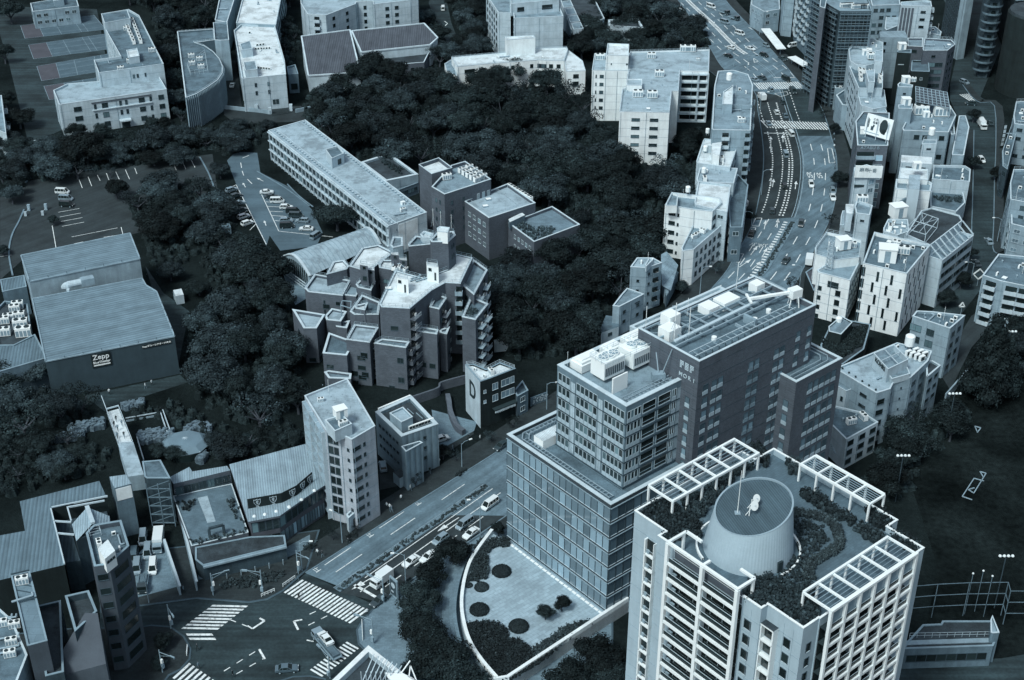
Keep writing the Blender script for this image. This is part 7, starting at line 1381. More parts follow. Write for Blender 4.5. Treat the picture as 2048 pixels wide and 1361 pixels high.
def car_parts(ty):
 d=TYPES[ty];hw=d['Wd']/2;out={}
 mb=MB();lo=d['lo'];pm=PAINTS['white']
 def extr(prof,w0,w1f,mat,capmat=None):
  L_=[(x,-w1f(i),z)for i,(x,z)in enumerate(prof)];R2=[(x,w1f(i),z)for i,(x,z)in enumerate(prof)]
  for i in range(len(prof)-1):mb.face([L_[i],L_[i+1],R2[i+1],R2[i]][::-1],mat)
  mb.face(L_,mat);mb.face(R2[::-1],mat)
 extr(lo,hw,lambda i:hw-(.06 if i in(0,len(lo)-1)else 0)-(.1 if i>=len(lo)-2 else 0),pm)
 c=d['cab'];t=.16;pr=[c[0],c[1],c[2],c[3]]
 roof=[(c[1][0]-.02,c[1][1]),(c[2][0]+.05,c[2][1])];rw=hw-t-.04
 mb.obox((roof[0][0],-rw,roof[0][1]),(roof[1][0]-roof[0][0],0,roof[1][1]-roof[0][1]),(0,2*rw,0),(0,0,.05),pm)
 for s in(-1,1):
  for(x0,z0),(x1,z1)in((c[0],c[1]),(c[3],c[2])):mb.beam((x0,s*(hw-.08),z0),(x1,s*rw,z1+.02),.09,.07,pm)
  n=2 if ty!='van' else 3
  for k in range(1,n+1):x=c[0][0]+(c[3][0]-c[0][0])*k/(n+1);xt=max(c[1][0],min(c[2][0],x));mb.beam((x,s*(hw-.07),c[0][1]),(xt,s*(rw+.015),c[1][1]),.07,.07,pm)
  mb.box((c[3][0]-.15,s*(hw+.08)),.16,.16,c[3][1],c[3][1]+.14,pm)
 out['body']=mb.mesh('body');mb=MB()
 V=[(c[0][0],hw-.08,c[0][1]),(c[1][0],rw,c[1][1]),(c[2][0],rw,c[2][1]),(c[3][0],hw-.08,c[3][1])];VR=[(x,-y,z)for x,y,z in V]
 mb.face(V,CG);mb.face(VR[::-1],CG)
 for i in range(3):mb.face([VR[i],VR[i+1],V[i+1],V[i]],CG)
 out['window']=mb.mesh('window');mb=MB();mb.tube((0,-.1,0),(0,.1,0),.32,TY,12);mb.tube((0,-.11,0),(0,.11,0),.2,RIM,10);out['wheel']=mb.mesh('wheel')
 mb=MB();mb.box((0,0),.08,.32,-.08,.08,HL);out['headlight']=mb.mesh('headlight');mb=MB();mb.box((0,0),.06,.22,-.12,.12,TL);out['taillight']=mb.mesh('taillight');return out
_cp={t:car_parts(t)for t in TYPES}
VN={'sedan':'car','wagon':'hatchback','van':'van','kei':'small_car'}
def car(ty,colr,p,ang,label,group='vehicles on the roads',z=.03,rear=False):
 d=TYPES[ty];g=G(p,z+.7)if isinstance(p,str)else p;t=thing(VN[ty],label,VN[ty].replace('_',' '),(g.x,g.y,z),ang,group);P=_cp[ty]
 def child(n,me,loc,mat=None):
  ob=bpy.data.objects.new(n,me);col.objects.link(ob);ob.parent=t;ob.location=loc
  if mat:ob.material_slots[0].link='OBJECT';ob.material_slots[0].material=mat
 child('body',P['body'],(0,0,0),PAINTS[colr]);child('window',P['window'],(0,0,0));hw=d['Wd']/2
 for x in(-d['wx'],d['wx']):
  for y in(-hw+.08,hw-.08):child('wheel',P['wheel'],(x,y,.32))
 for y in(-hw+.25,hw-.25):child('headlight',P['headlight'],(d['L']/2-.03,y,.66));child('taillight',P['taillight'],(-d['L']/2,y,.8))
 return t
def truck(colr,p,ang,label,L=6.5,box=True,z=.03,group='vehicles on the roads',name='truck'):
 g=G(p,z+1.2);t=thing(name,label,name,(g.x,g.y,z),ang,group);mt=PAINTS[colr];mb=MB();h0=L/2
 mb.box((h0-.85,0),1.7,2.1,.5,1.35,mt);mb.obox((h0-1.7,-1.0,1.35),(1.5,0,0),(0,2.0,0),(0,0,.85),mt);sb_=lambda n:bpy.data.objects.new(n,mb.mesh(n))
 def fin(n):ob=sb_(n);col.objects.link(ob);ob.parent=t
 fin('cab');mb=MB();mb.box((h0-.17,0),.06,1.8,1.4,2.1,CG);mb.box((h0-.95,1.01),1.0,.04,1.4,2.05,CG);mb.box((h0-.95,-1.01),1.0,.04,1.4,2.05,CG);fin('window')
 mb=MB();mb.box((-.9,0),L-1.9,.9,.5,.75,DRK);fin('chassis')
 mb=MB()
 if box:mb.box((-.9,0),L-1.9,2.15,.85,2.9,PAINTS['white']if colr!='white' else mt)
 else:mb.box((-.9,0),L-1.9,2.1,.8,.95,MIDM);mb.box((-.9,1.0),L-1.9,.06,.95,1.35,MIDM);mb.box((-.9,-1.0),L-1.9,.06,.95,1.35,MIDM);mb.box((-1.2,0),L-3.4,1.4,.95,1.5,W4)
 fin('cargo_body');P=_cp['van']
 for x in(h0-1.1,-h0+1.2,-h0+2.0):
  for y in(-.92,.92):ob=bpy.data.objects.new('wheel',P['wheel']);col.objects.link(ob);ob.parent=t;ob.location=(x,y,.42);ob.scale=(1.3,1.3,1.3)
 for y in(-.75,.75):ob=bpy.data.objects.new('headlight',P['headlight']);col.objects.link(ob);ob.parent=t;ob.location=(h0+.01,y,.75)
 return t
D1=R_(230);U1=R_(50)
car('van','white','n 1585 195',D1,'white van nearest the glass podium on the lower road');car('van','silver','n 1418 325',D1,'silver minivan in the left queue lane beside a white saloon');car('sedan','white','n 1462 385',D1,'white saloon just behind the street trees in the outer lane')
car('wagon','silver','n 1258 425',D1,'silver hatchback half hidden behind the topmost street tree');car('sedan','white','n 1065 570',D1,'white saloon alone in the middle of the turning lane');car('sedan','white','n 1180 540',D1,'white car half hidden by the street tree crown');
t=truck('white','n 870 690',D1,'white box truck waiting at the stop line',5.4);car('sedan','dark','n 855 830',D1,'dark taxi with pale roof stopped before the crossing');car('wagon','black','n 1010 715',D1,'dark car in tree shade next to the box truck');car('sedan','dark','j 1660 795',D1,'dark saloon parked at the kerb below the letter sign building')
car('sedan','grey','n 243 1280',R_(6),'dark grey saloon crossing the junction near the bottom edge');tc=truck('silver','n 505 1120',R_(125),'car transporter truck crossing the junction with a white car on its bed',9.5,False,name='car_transporter');g=G('n 497 1085',1.7);car('sedan','white',g,R_(125),'white car riding on the bed of the car transporter','vehicles on the roads',1.3)
for k,(ty,c_,p,a,lb)in enumerate((
('van','white','c 1395 42',-55,'white van nearest the top edge on the main road'),('van','silver','c 1485 145',-52,'pale minivan second from the top on the main road'),('van','white','c 1585 220',-50,'white minivan between median and bus shelter'),('sedan','white','c 1525 312',130,'white taxi heading away left of the hatched median'),
('sedan','white','c 1655 318',-50,'white taxi right of the hatched median tip'),('sedan','black','c 1505 365',125,'black car by the left kerb above the roof tank'),('wagon','black','c 1745 362',-55,'black hatchback following the white taxi on the main road'),('van','black','c 1890 522',-65,'black van on the upper zebra crossing'),
('sedan','silver','c 1678 522',120,'silver taxi at the upper zebra crossing left kerb'),('sedan','dark','c 1730 510',118,'dark saloon beside the silver taxi before the upper crossing'),('kei','silver','c 1788 590',100,'small silver car just below the upper zebra crossing'),('kei','dark','c 1868 672',95,'small dark car between the two zebra crossings'),('van','dark','c 1935 600',-80,'dark van right of the small cars between the crossings'),
('kei','white','c 1825 742',95,'small white car in the middle between both crossings'),('sedan','grey','c 1885 762',92,'grey car just above the lower zebra crossing'),('sedan','silver','c 1772 812',95,'silver car on the left end of the lower zebra crossing'),('van','white','c 1920 882',100,'white van stopped right below the lower zebra crossing'),('van','silver','c 1885 1018',92,'silver van in the dotted lane south of the crossing'),
('wagon','black','c 1878 1225',90,'black hatchback alone in the dotted lane'),('wagon','white','h 642 58',-95,'white car on the eastern carriageway beside the speed marking'),('wagon','dark','h 385 232',80,'dark wagon at the bend of the dotted lane'),('wagon','dark','h 575 318',-105,'dark hatchback right of the planted median'),('sedan','dark','h 475 562',-118,'dark taxi lowest on the eastern carriageway'),
('van','white','d 765 660',150,'white van parked beside the diagonal zebra stripes'),('sedan','white','d 785 1300',-95,'white car parked at the east kerb by the street tree'),('wagon','silver','d 785 1260',-95,'silver car parked directly behind the kerbside white car'),('kei','silver','d 345 300',-60,'small silver van beside the long bus shelter'),('van','white','d 520 300',-150,'white van parked under the chequered tower'),
('sedan','black','g 1665 380',70,'black car parked in the outlined bay on the west kerb'),('kei','white','g 1625 185',80,'small white truck parked on the paved forecourt west of the road'),('sedan','dark','d 455 385',-60,'dark car parked below the bus shelters'))):
 car(ty,c_,p,R_(a),lb)
truck('white','c 1730 640',R_(98),'white box truck in the left lane between the crossings',5.5);truck('dark','c 1480 75',R_(-52),'dark open truck parked near the top kerb',6,False);truck('dark','c 1545 112',R_(-52),'dark open truck parked below its twin near the top kerb',6,False)
truck('white','h 630 560',R_(75),'white box truck parked at the corner by the brown roof shop',6);truck('white','D 1570 390',R_(-92),'tall white box truck on the right hand side street',7);car('sedan','dark','D 1660 370',R_(90),'dark car beside the tall white truck on the side street','vehicles on the side street')
for ty,c_,p,a,lb in(('wagon','white','D 1565 790',-88,'white hatchback driving down the side street below the tall truck'),('wagon','silver','C 1870 930',-60,'silver car entering the side street crossing at the top right'),('wagon','dark','D 1445 150',170,'dark car just below the side street zebra'),('sedan','silver','h 1815 435',92,'silver taxi on the lower side street'),('sedan','dark','h 1732 580',95,'dark car parked under trees by the slit window building'),('kei','dark','h 1930 280',90,'dark small car parked at the right kerb of the side street')):car(ty,c_,p,R_(a),lb,'vehicles on the side street')
gp_='cars in the blue surfaced car park'
for ty,c_,p,a,lb in(('sedan','white','f 110 110',5,'white saloon at the top of the car park row'),('sedan','dark','f 140 140',5,'dark saloon tucked behind the top white saloon'),('van','white','f 180 170',0,'white long van third from the top of the row'),('wagon','white','f 240 210',0,'white car fourth in the row below the long van'),('van','black','f 285 240',-5,'black van fifth in the row'),('van','dark','f 305 268',-5,'dark estate beside the black van'),('wagon','silver','f 240 298',5,'silver estate left of a pale van low in the row'),
('wagon','silver','f 345 300',175,'pale van right of the silver estate'),('van','black','f 245 335',5,'black minivan at the lower left end of the row'),('sedan','white','f 372 352',178,'white saloon at the lower right end of the row'),('van','silver','f 435 400',60,'silver minivan alone beside the round shrub'),('wagon','silver','e 1530 95',40,'silver car topmost in the left bays'),('wagon','dark','e 1560 135',40,'dark car second in the left bays'),('wagon','silver','e 1580 185',40,'silver car third in the left bays'),('wagon','dark','e 1595 230',40,'dark car fourth in the left bays'),('wagon','white','e 1610 272',40,'white car fifth in the left bays'),('wagon','white','e 1635 315',40,'white car lowest in the left bays'),
('van','white','e 412 110',-8,'white minivan topmost of three in the dark left car park'),('van','silver','e 435 155',-8,'silver minivan middle of three in the dark left car park'),('van','black','e 440 195',-8,'black car lowest of three in the dark left car park'),('sedan','white','a 1535 560',92,'white car parked beside the white four storey building'),('van','white','b 1275 55',92,'white van on the dark lane at the top centre'),('wagon','silver','j 878 930',100,'silver car parked left of the grey panel building'),('wagon','white','j 1265 750',30,'white car behind the gate right of the grey panel building')):car(ty,c_,p,R_(a),lb,gp_ if p[0]in 'ef' else 'vehicles parked beside buildings')
gq='vehicles parked in the strip by the lift tower'
for f_,c_,p,a,lb in((0,'silver','m 945 420',-80,'pale long van topmost in the left queue by the lift tower'),(0,'silver','m 975 510',-80,'silver van second in the left queue'),(0,'white','m 1010 610',-80,'white van third in the left queue with bright front'),(0,'grey','m 885 540',-80,'grey van against the brown tower wall'),(0,'silver','m 905 610',-80,'pale van below the grey one beside the brown tower')):car('van',c_,p,R_(a),lb,gq)
truck('silver','m 1045 440',R_(-82),'long silver truck at the right of the parking strip',7,True,group=gq);truck('dark','m 945 710',R_(-82),'dark open truck lowest beside the brown tower',6,False,group=gq)
LAMP=M('lamp_grey',.3,0,'flat',rough=.5)
def lamp_post(p,h_,ang,label,arms=1,L_=2.2):
 g=G(p)if isinstance(p,str)else p;t=thing('street_lamp',label,'street lamp',(g.x,g.y,.14),ang,'street lamps');mb=MB();mb.tube((g.x,g.y,.14),(g.x,g.y,h_),.12,LAMP,8,.07)
 def add(n):
  ob=bpy.data.objects.new(n,mb.mesh(n,(g.x,g.y,.14)));col.objects.link(ob);ob.parent=t
 add('pole')
 for k in range(arms):
  s=1 if k==0 else-1;mb=MB();mb.tube((g.x,g.y,h_-.3),(g.x+s*L_*.4,g.y,h_+.3),.06,LAMP,6);mb.tube((g.x+s*L_*.4,g.y,h_+.3),(g.x+s*L_,g.y,h_+.4),.06,LAMP,6);add('arm')
  mb=MB();mb.box((g.x+s*(L_+.3),g.y),.8,.35,h_+.3,h_+.48,WHT);add('lamp_head')
for p,h_,a,lb,n_ in(('n 610 455',8,150,'street lamp on the north pavement below the restaurant',1),('n 345 640',8,0,'street lamp behind the signal pole at the junction corner',1),('j 1400 940',7,30,'street lamp on the north pavement by the grey panel building',1),('j 1960 560',8,0,'street lamp right of the small dark annex',1),('n 1522 410',10,180,'tall street lamp by the queue of white vans',1),('n 1030 745',9,180,'street lamp beside the stopped white saloon',1),
('c 1715 760',9,0,'curved lamp post at the left end of the lower zebra crossing',1),('c 1725 1290',9,0,'lamp post beside the dotted lane',1),('g 1320 790',9,0,'lamp post right of the long lean-to roof',1),('g 1660 340',5,180,'low lamp over the west kerb bays',1),('h 560 780',9,180,'lamp post beside the bare tree and brown roof shop',1),('c 1545 440',9,90,'lamp mast left of the hatched median',1),('c 1410 300',9,90,'lamp mast among trees at the top left kerb',1),('c 1190 90',9,0,'lamp mast near the top left kerb',1),('h 1870 440',8,180,'lamp post on the lower side street',1),('h 1690 740',8,180,'lamp post near the planted corner of the side street',1),('m 985 850',8,200,'lamp post on the corner pavement below the parking strip',1),('d 300 230',10,0,'lamp mast at the zebra by the corner shop block',1)):lamp_post(p,h_,R_(a),lb,n_)
def signal(p,h_,ang,label,L_=4.0,extra=True):
 g=G(p);t=thing('traffic_signal',label,'traffic light',(g.x,g.y,.14),ang,'traffic lights at the junction')
 def add(n):ob=bpy.data.objects.new(n,mb.mesh(n,(0,0,0)));col.objects.link(ob);ob.parent=t
 mb=MB();mb.tube((0,0,0),(0,0,h_),.14,LAMP,8,.1);add('pole');mb=MB();mb.tube((0,0,h_-.6),(L_,0,h_-.2),.07,LAMP,6);mb.tube((0,0,h_-1.6),(L_*.7,0,h_-.4),.04,LAMP,5);add('arm')
 mb=MB();mb.box((L_-.6,0),1.2,.3,h_-.55,h_-.15,LAMP);mb.box((L_-.6,-.18),1.05,.08,h_-.48,h_-.22,DRK);add('signal_head')
 if extra:mb=MB();mb.box((.3,0),.45,.4,2.6,3.6,WHT);mb.box((0,.3),.6,.5,1.0,2.0,LAMP);add('pedestrian_signal')
for p,h_,a,lb in(('n 320 660',6.5,-40,'traffic light with bright head at the north corner of the main crossing'),('n 85 790',6.5,175,'traffic light pole on the pavement beside the planted strip'),('m 1410 800',6,20,'traffic light with two long white heads above the ramp'),('m 1130 1020',6.5,-60,'thin signal mast at the tip of the tree island'),('m 1075 1310',6,-30,'traffic light with round face near the lower left crossing'),('n 885 850',6.5,150,'traffic light in front of the poster pillar'),('n 815 1120',7,160,'signal mast at the east corner with cluttered boards'),('n 530 1350',6.5,130,'signal mast at the bottom edge near the crossing'),('c 1632 470',7,0,'signal above the upper zebra crossing west kerb')):signal(p,h_,R_(a),lb)
t=thing('poster_pillar','tall advertising pillar with a pale round emblem beside the crossing','sign',(*G('n 955 810'),.14),R_(-50));mb=MB();mb.box((0,0),2.6,.4,0,5.0,W3);ob=mb.build('panel');ob.parent=t;mb=MB();mb.box((0,-.22),2.2,.04,.6,4.6,DK);mb.tube((0,-.25,3.2),(0,-.28,3.2),.7,W2,20);mb.box((-.3,-.26),.8,.04,1.2,1.7,W2);ob=mb.build('poster');ob.parent=t
def frame_sign(p,label,z0,sz=1.7,tri=False):
 g=G(p,z0);mb=MB();n_=3 if tri else 4
 P2=[(g.x+sz*math.cos(R_(90)+2*math.pi*i/n_),z0+sz*math.sin(R_(90)+2*math.pi*i/n_))for i in range(n_)]
 for i in range(n_):a,b=P2[i],P2[(i+1)%n_];mb.beam((a[0],g.y,a[1]),(b[0],g.y,b[1]),.3,.3,W_)
 mb.tube((g.x,g.y,0),(g.x,g.y,z0-sz+.1),.08,LAMP,5);solo('frame_marker',mb,label,'sign',(g.x,g.y,0),'white frame shaped markers')
frame_sign('h 1752 655','white diamond frame marker beside the balcony apartment',4);frame_sign('h 1640 860','white triangle frame marker at the side street bend',4,.9,True)
def roadmark(p):pass
mk=MB();
for pts in(('b 1285 140','b 1305 155','b 1290 170'),('b 1340 315','b 1358 330','b 1342 345')):
 q=[G(s)for s in pts]
 for a,b in zip(q,q[1:]):stripe(mk,a,b,.4,.05,PAINT)
struct('lane_marking',mk)
mb=MB();q=[G(p,.02)for p in('b 1200 -40','b 1180 20','b 1250 200','b 1330 380','b 1420 380','b 1330 150','b 1290 -40')];mb.face([(*p,.02)for p in q],A3);struct('back_lane',mb)
for p0,p1,lb in(('c 1110 45','c 1165 75','bus shelter roof by trees at the top left of the main road'),('d 310 190','d 415 325','longest pale bus shelter roof right of the main road'),('d 485 378','d 590 440','pale shelter roof at the foot of the scaffolded tower')):
 a_,c_=G(p0,3),G(p1,3);d=(c_-a_);t=thing('bus_shelter',lb,'shelter',(*a_,0));n_=Vector((-d.y,d.x)).normalized()*4;mb=MB();mb.obox((*a_,2.9),(*d,0),(*n_,0),(0,0,.25),W_);mb.build('roof',t)
 for f in(.05,.5,.95):mb=MB();q=a_+d*f+n_*.5;mb.tube((*q,0),(*q,2.9),.12,LAMP,6);mb.build('post',t)
for a_,b_,lb in(('m 1728 812','m 1815 775','white guard rail at the planted corner of the junction'),('m 1870 745','m 1950 690','pale guard rail at the north end of the main crossing'),('m 1240 1145','m 1235 1200','short white guard rail on the tree island'),('n 740 980','n 745 1100','guard rail around the east corner of the junction')):
 p,q=G(a_),G(b_);mb=MB()
 for z in(.5,.95):mb.beam((*p,z),(*q,z),.1,.12,W_)
 for k in range(5):r_=p.lerp(q,k/4);mb.box(r_,.1,.1,.1,1.0,W_)
 solo('guard_rail',mb,lb,'railing',(*p,0),'guard rails')
for p0,p1,lb in(('n 1180 350','n 600 745',''),):
 for k in range(9):
  g=G(p0).lerp(G(p1),k/8);mb=MB();mb.tube((*g,.2),(*g,.9),.1,W3,6);solo('bollard',mb,ORD[k]+' bollard from the upper right in the row along the planted median','bollard',(*g,.2),'bollards along the planted median')
def flood(p,z0,label,n_=4):
 g=G(p,z0);t=thing('floodlight',label,'floodlight',(g.x,g.y,0),0,'floodlight masts');mb=MB();mb.tube((0,0,0),(0,0,z0),.12,DK,6);ob=mb.build('mast');ob.parent=t;mb=MB();mb.beam((-1.4,0,z0),(1.4,0,z0),.12,.12,W3);ob=mb.build('crossbar');ob.parent=t
 for k in range(n_):mb=MB();x0=-1.3+2.6*k/(n_-1);mb.dome((x0,-.1,z0+.1),.36,.36,.4,W_,8,3);ob=mb.build('lamp_head');ob.parent=t
flood('q 1930 540',14,'floodlight mast with four lamps above the netting fence');flood('l 1250 865',13,'floodlight lamps rising out of dark trees beside the small terrace office');flood('l 1590 455',13,'floodlight lamps in dark trees below the ribbed wall');flood('l 1960 45',14,'floodlight lamps near the right edge under the retaining wall')
for p,lb in(('q 1712 655','thin lamp post left of three above the netting'),('q 1780 637','thin lamp post middle and tallest above the netting'),('q 1840 672','thin lamp post right of three above the netting')):g=G(p,11);mb=MB();mb.tube((*g,0),(*g,11),.08,W4,5);mb.dome((*g,11),.25,.25,.3,W_,6,2);solo('lamp_post',mb,lb,'lamp post',(*g,0),'thin lamp posts by the netting')
def goal(pts,label):
 q=[G(p,z)for p,z in pts];zz=[z for _,z in pts];mb=MB()
 for i,j in((0,1),(0,2),(1,3),(2,3),(0,4),(1,5),(4,5),(2,4),(3,5)):
  if i<len(q)and j<len(q):mb.beam((*q[i],zz[i]+.1),(*q[j],zz[j]+.1),.14,.14,W2)
 solo('football_goal',mb,label,'goal',(*q[0],0))
def lines(label,segs):
 q0=G(segs[0][0]);mb=MB()
 for seg_ in segs:
  q=[G(p)for p in seg_]
  for a,b in zip(q,q[1:]):mb.beam((*a,.12),(*b,.12),.22,.16,W3)
 solo('football_goal',mb,label,'goal',(*q0,0))
lines('white goal frame lying on the dark sports field',[('l 1705 1157','l 1640 1135','l 1718 1015','l 1783 1033'),('l 1680 1090','l 1716 1113','l 1797 982','l 1757 970','l 1780 1010'),('l 1680 1090','l 1720 1078')]);lines('small pale goal corner at the edge of the sports field',[('l 1722 670','l 1762 682','l 1740 712','l 1722 670')])
0 and goal([('l 1640 1135',0.05),('l 1718 1105',.05),('l 1715 1018',.05),('l 1783 1030',.05),('l 1680 1085',2.2),('l 1757 970',2.2)],'white football goal frame lying on the dark sports field')
for p,lb in(('e 170 270','pale ticket machine left of the car park entrance lane'),('e 283 265','pale ticket machine right of the car park entrance lane')):g=G(p);mb=MB();mb.box(g,.8,.6,0,1.5,W2,.2);mb.beam((g.x,g.y,1.0),(g.x+.3,g.y+4,1.1),.1,.1,W2);mb.box(g+Vector((0,4)),.9,.7,0,2.2,W3);solo('parking_gate',mb,lb,'parking gate',(*g,0),'ticket machines')
mb=MB()
for pts in(('a 1700 1130','a 1900 1250','a 2048 1361'),('f 250 60','f 330 140','f 420 210')):
 q=smooth_line([G(p)for p in pts],4);band(q,offs(q,.4),0,KB,mb,.16)
for pts in(('e 165 230','e 130 310','e 85 400','e 65 520','e 90 665'),('a 160 1210','a 220 1170','a 320 1145','a 600 1120'),('a 1325 1040','a 1380 1140','a 1420 1240')):q=smooth_line([G(p)for p in pts],5);band(q,offs(q,.5),0,KB,mb,.3)
mb and struct('lot_kerb',mb)
mb=MB()
for a_,b_ in(('a 1440 690','a 1730 720'),('a 1700 715','a 1790 730'),('a 1950 720','a 2048 700')):p,q=G(a_,1.5),G(b_,1.5);d=q-p;mb.obox((*p,0),(*d,0),(*(Vector((d.y,-d.x)).normalized()*.4),0),(0,0,1.5),W3)
for p in('a 1695 715','a 1785 735','a 1922 715'):mb.box(G(p,1),1.2,1.2,0,2.6,W2)
for k in range(14):p=G('a 1800 755',.8).lerp(G('a 1915 735',.8),k/13);mb.box(p,.12,.12,0,1.8,DRK)
solo('gate_wall',mb,'pale gate wall with pillars in front of the white four storey building','wall',(*G('a 1800 740'),0))
def person_mesh(step):
 me=bpy.data.meshes.new('figure');s=step
 V=[(0,0,.92),(0,0,1.15),(0,0,1.40),(0,0,1.53),(0,.01,1.68),(-.10,0,.88),(-.11,s*.14,.48),(-.11,-s*.05+s*.2,.06),(.10,0,.88),(.11,-s*.12,.48),(.11,-s*.3,.08),(-.19,0,1.40),(-.24,-s*.1,1.14),(-.22,-s*.22+.0,.90),(.19,0,1.40),(.24,s*.1,1.14),(.22,s*.2,.90),(-.11,s*.2+.13,.03),(.11,-s*.26+.1,.05)]
 E_=[(0,1),(1,2),(2,3),(3,4),(0,5),(5,6),(6,7),(0,8),(8,9),(9,10),(2,11),(11,12),(12,13),(2,14),(14,15),(15,16),(7,17),(10,18)]
 Rr=[.15,.13,.16,.055,.105,.09,.065,.045,.09,.065,.045,.065,.045,.035,.065,.045,.035,.04,.04]
 me.from_pydata(V,E_,[]);ob=bpy.data.objects.new('figure',me);col.objects.link(ob);md=ob.modifiers.new('skin','SKIN');sv=me.skin_vertices[0].data
 for i,r_ in enumerate(Rr):sv[i].radius=(r_,r_*.8);sv[i].use_root=i==0
 md2=ob.modifiers.new('sub','SUBSURF');md2.levels=1;dg=bpy.context.evaluated_depsgraph_get();m2=bpy.data.meshes.new_from_object(ob.evaluated_get(dg));bpy.data.objects.remove(ob)
 m2.materials.clear();return m2
SKN=M('skin',.35,1,'flat');CL={'white':M('cloth_white',.7,0,'flat'),'dark':M('cloth_dark',.03,0,'flat'),'grey':M('cloth_grey',.2,0,'flat')}
_pm={}
def person(p,ang,top,leg,label,z=.14,step=1.0,s=1.0):
 k=(step,top,leg)
 if k not in _pm:
  m=person_mesh(step)
  for c in(CL[top],CL[leg],SKN,CL['dark']):m.materials.append(c)
  for f in m.polygons:c=f.center;f.material_index=1 if c.z<.93 and abs(c.x)<.19 else(3 if c.z>1.72 or(c.z>1.6 and c.y<-.01)else(2 if c.z>1.52 or(c.z<1.0 and abs(c.x)>.19)else 0))
  m.polygons.foreach_set('use_smooth',[True]*len(m.polygons));_pm[k]=m
 g=G(p,z);ob=bpy.data.objects.new('person',_pm[k]);col.objects.link(ob);ob.location=(g.x,g.y,z);ob.rotation_euler=(0,0,R_(ang));ob.scale=(s*1.15,)*3;tag(ob,label,'person')
for p,a,t_,l_,lb,z in(('i 725 460',20,'white','dark','person in white standing by the dark theatre wall',.05),('i 962 420',90,'white','grey','person in pale clothes walking alone under the theatre wall',.05),('i 1005 400',60,'white','dark','person in white with dark legs nearest the theatre corner',.05),('i 770 640',10,'dark','dark','person in black topmost on the footbridge deck',7),('i 757 675',30,'dark','dark','person in black left on the footbridge deck',7),('i 808 668',190,'grey','grey','person in grey right on the footbridge deck',7),('i 780 700',0,'grey','dark','person in the middle of the footbridge deck',7),('i 777 750',0,'grey','dark','person lower left on the footbridge deck',7),('i 822 745',180,'dark','grey','person lower right on the footbridge deck',7),
('n 905 225',140,'white','dark','left person of a pair walking on the north pavement',.14),('n 925 235',140,'white','grey','right person of a pair walking on the north pavement',.14),('n 650 465',120,'dark','dark','cyclist like dark person at the kerb of the north pavement',.14),('n 447 535',150,'white','dark','person in white near the north end of the main crossing',.14),('n 325 825',30,'dark','dark','person in black stepping over the main crossing',.06),('n 775 930',200,'white','dark','person with white top at the south end of the main crossing',.14),('m 1305 1165',90,'dark','dark','person in black at the island kerb',.06),('m 1313 1285',60,'grey','dark','person walking over the lower left crossing',.06),('m 1540 1340',60,'dark','dark','person in dark clothes at the end of the lower left crossing',.06),('m 1215 780',80,'grey','dark','person on the pavement below the ramp walls',.14),('n 480 545',90,'dark','grey','person bending near the kerb beside the white shirt walker',.14),('j 1520 765',60,'white','dark','person waiting under the small street tree by the letter sign building',.14),('e 975 690',20,'dark','dark','person in dark clothes on the path beside the stepped metal roof',.05),('m 1965 690',20,'dark','grey','person waiting beside the signal pole at the north corner',.14),('d 640 520',10,'white','dark','person on the pavement beside the upper zebra crossing',.14),('d 700 625',10,'dark','dark','person on the diagonal zebra stripes',.14)):person(p,a,t_,l_,lb,z)
for k in range(9):person(G('n 950 270',.14).lerp(G('j 1500 740',.14),k/9+rnd.uniform(0,.06))+Vector((rnd.uniform(-2,-.5),rnd.uniform(.5,2))),rnd.uniform(0,360),rnd.choice(('white','dark','grey')),rnd.choice(('dark','grey')),ORD[k]+' walker from the left along the upper avenue pavement')
for k in range(8):person(G('h 800 60',.14).lerp(G('d 790 880',.14),k/8+rnd.uniform(0,.08)),rnd.uniform(0,360),rnd.choice(('white','dark','grey')),'dark',ORD[k]+' walker from the near end along the east kerb pavement')
def crown_mesh(seed,kind='round',leaf=LEAF,n_lobes=15,n_leaf=300):
 r=random.Random(seed);mb=MB();lobes=[]
 if kind=='round':
  for i in range(n_lobes):
   a=r.uniform(0,6.283);e=math.asin(r.uniform(.0,1));k=r.uniform(.42,.72);lobes.append((k*math.cos(a)*math.cos(e),k*math.sin(a)*math.cos(e),.32+k*math.sin(e)*.85,r.uniform(.22,.42)))
  lobes.append((0,0,.5,.55))
 elif kind=='cone':
  for i in range(n_lobes*2):t=i/(n_lobes*2);rr=.62*(1-t)+.08;a=i*2.4;lobes.append((rr*.75*math.cos(a),rr*.75*math.sin(a),.1+2.1*t,.16+rr*.38))
  lobes.append((0,0,.7,.4))
 elif kind=='loose':
  for i in range(n_lobes):a=r.uniform(0,6.283);k=r.uniform(.2,.85);lobes.append((k*math.cos(a),k*math.sin(a),r.uniform(.2,.95),r.uniform(.16,.3)))
 for cx,cy,cz,lr in lobes:
  if kind!='loose':
   k=lr*.72;mb.dome((cx,cy,cz-k*.1),k,k,k*.8,leaf,7,3,r.random());mb.dome((cx,cy,cz),k,k,-k*.7,leaf,7,2,r.random())
  for _ in range(int(n_leaf*(lr/.33)**2)):
   a=r.uniform(0,6.283);z=r.uniform(-.45,1);s=math.sqrt(max(0,1-z*z));q=lr*r.uniform(.78,1.12)
   n=Vector((s*math.cos(a),s*math.sin(a),z));p=Vector((cx,cy,cz))+Vector((n.x*q,n.y*q,n.z*q*.85))
   nn=(n+Vector((r.uniform(-.5,.5),r.uniform(-.5,.5),r.uniform(-.4,.5)))).normalized();u=nn.orthogonal().normalized();v=nn.cross(u);t=r.uniform(0,3.14);u2=(u*math.cos(t)+v*math.sin(t));v2=nn.cross(u2);h=r.uniform(.022,.05);w_=h*r.uniform(.5,.9)
   mb.face([p-u2*h,p+v2*w_,p+u2*h,p-v2*w_],leaf)
 return mb.mesh('crown')
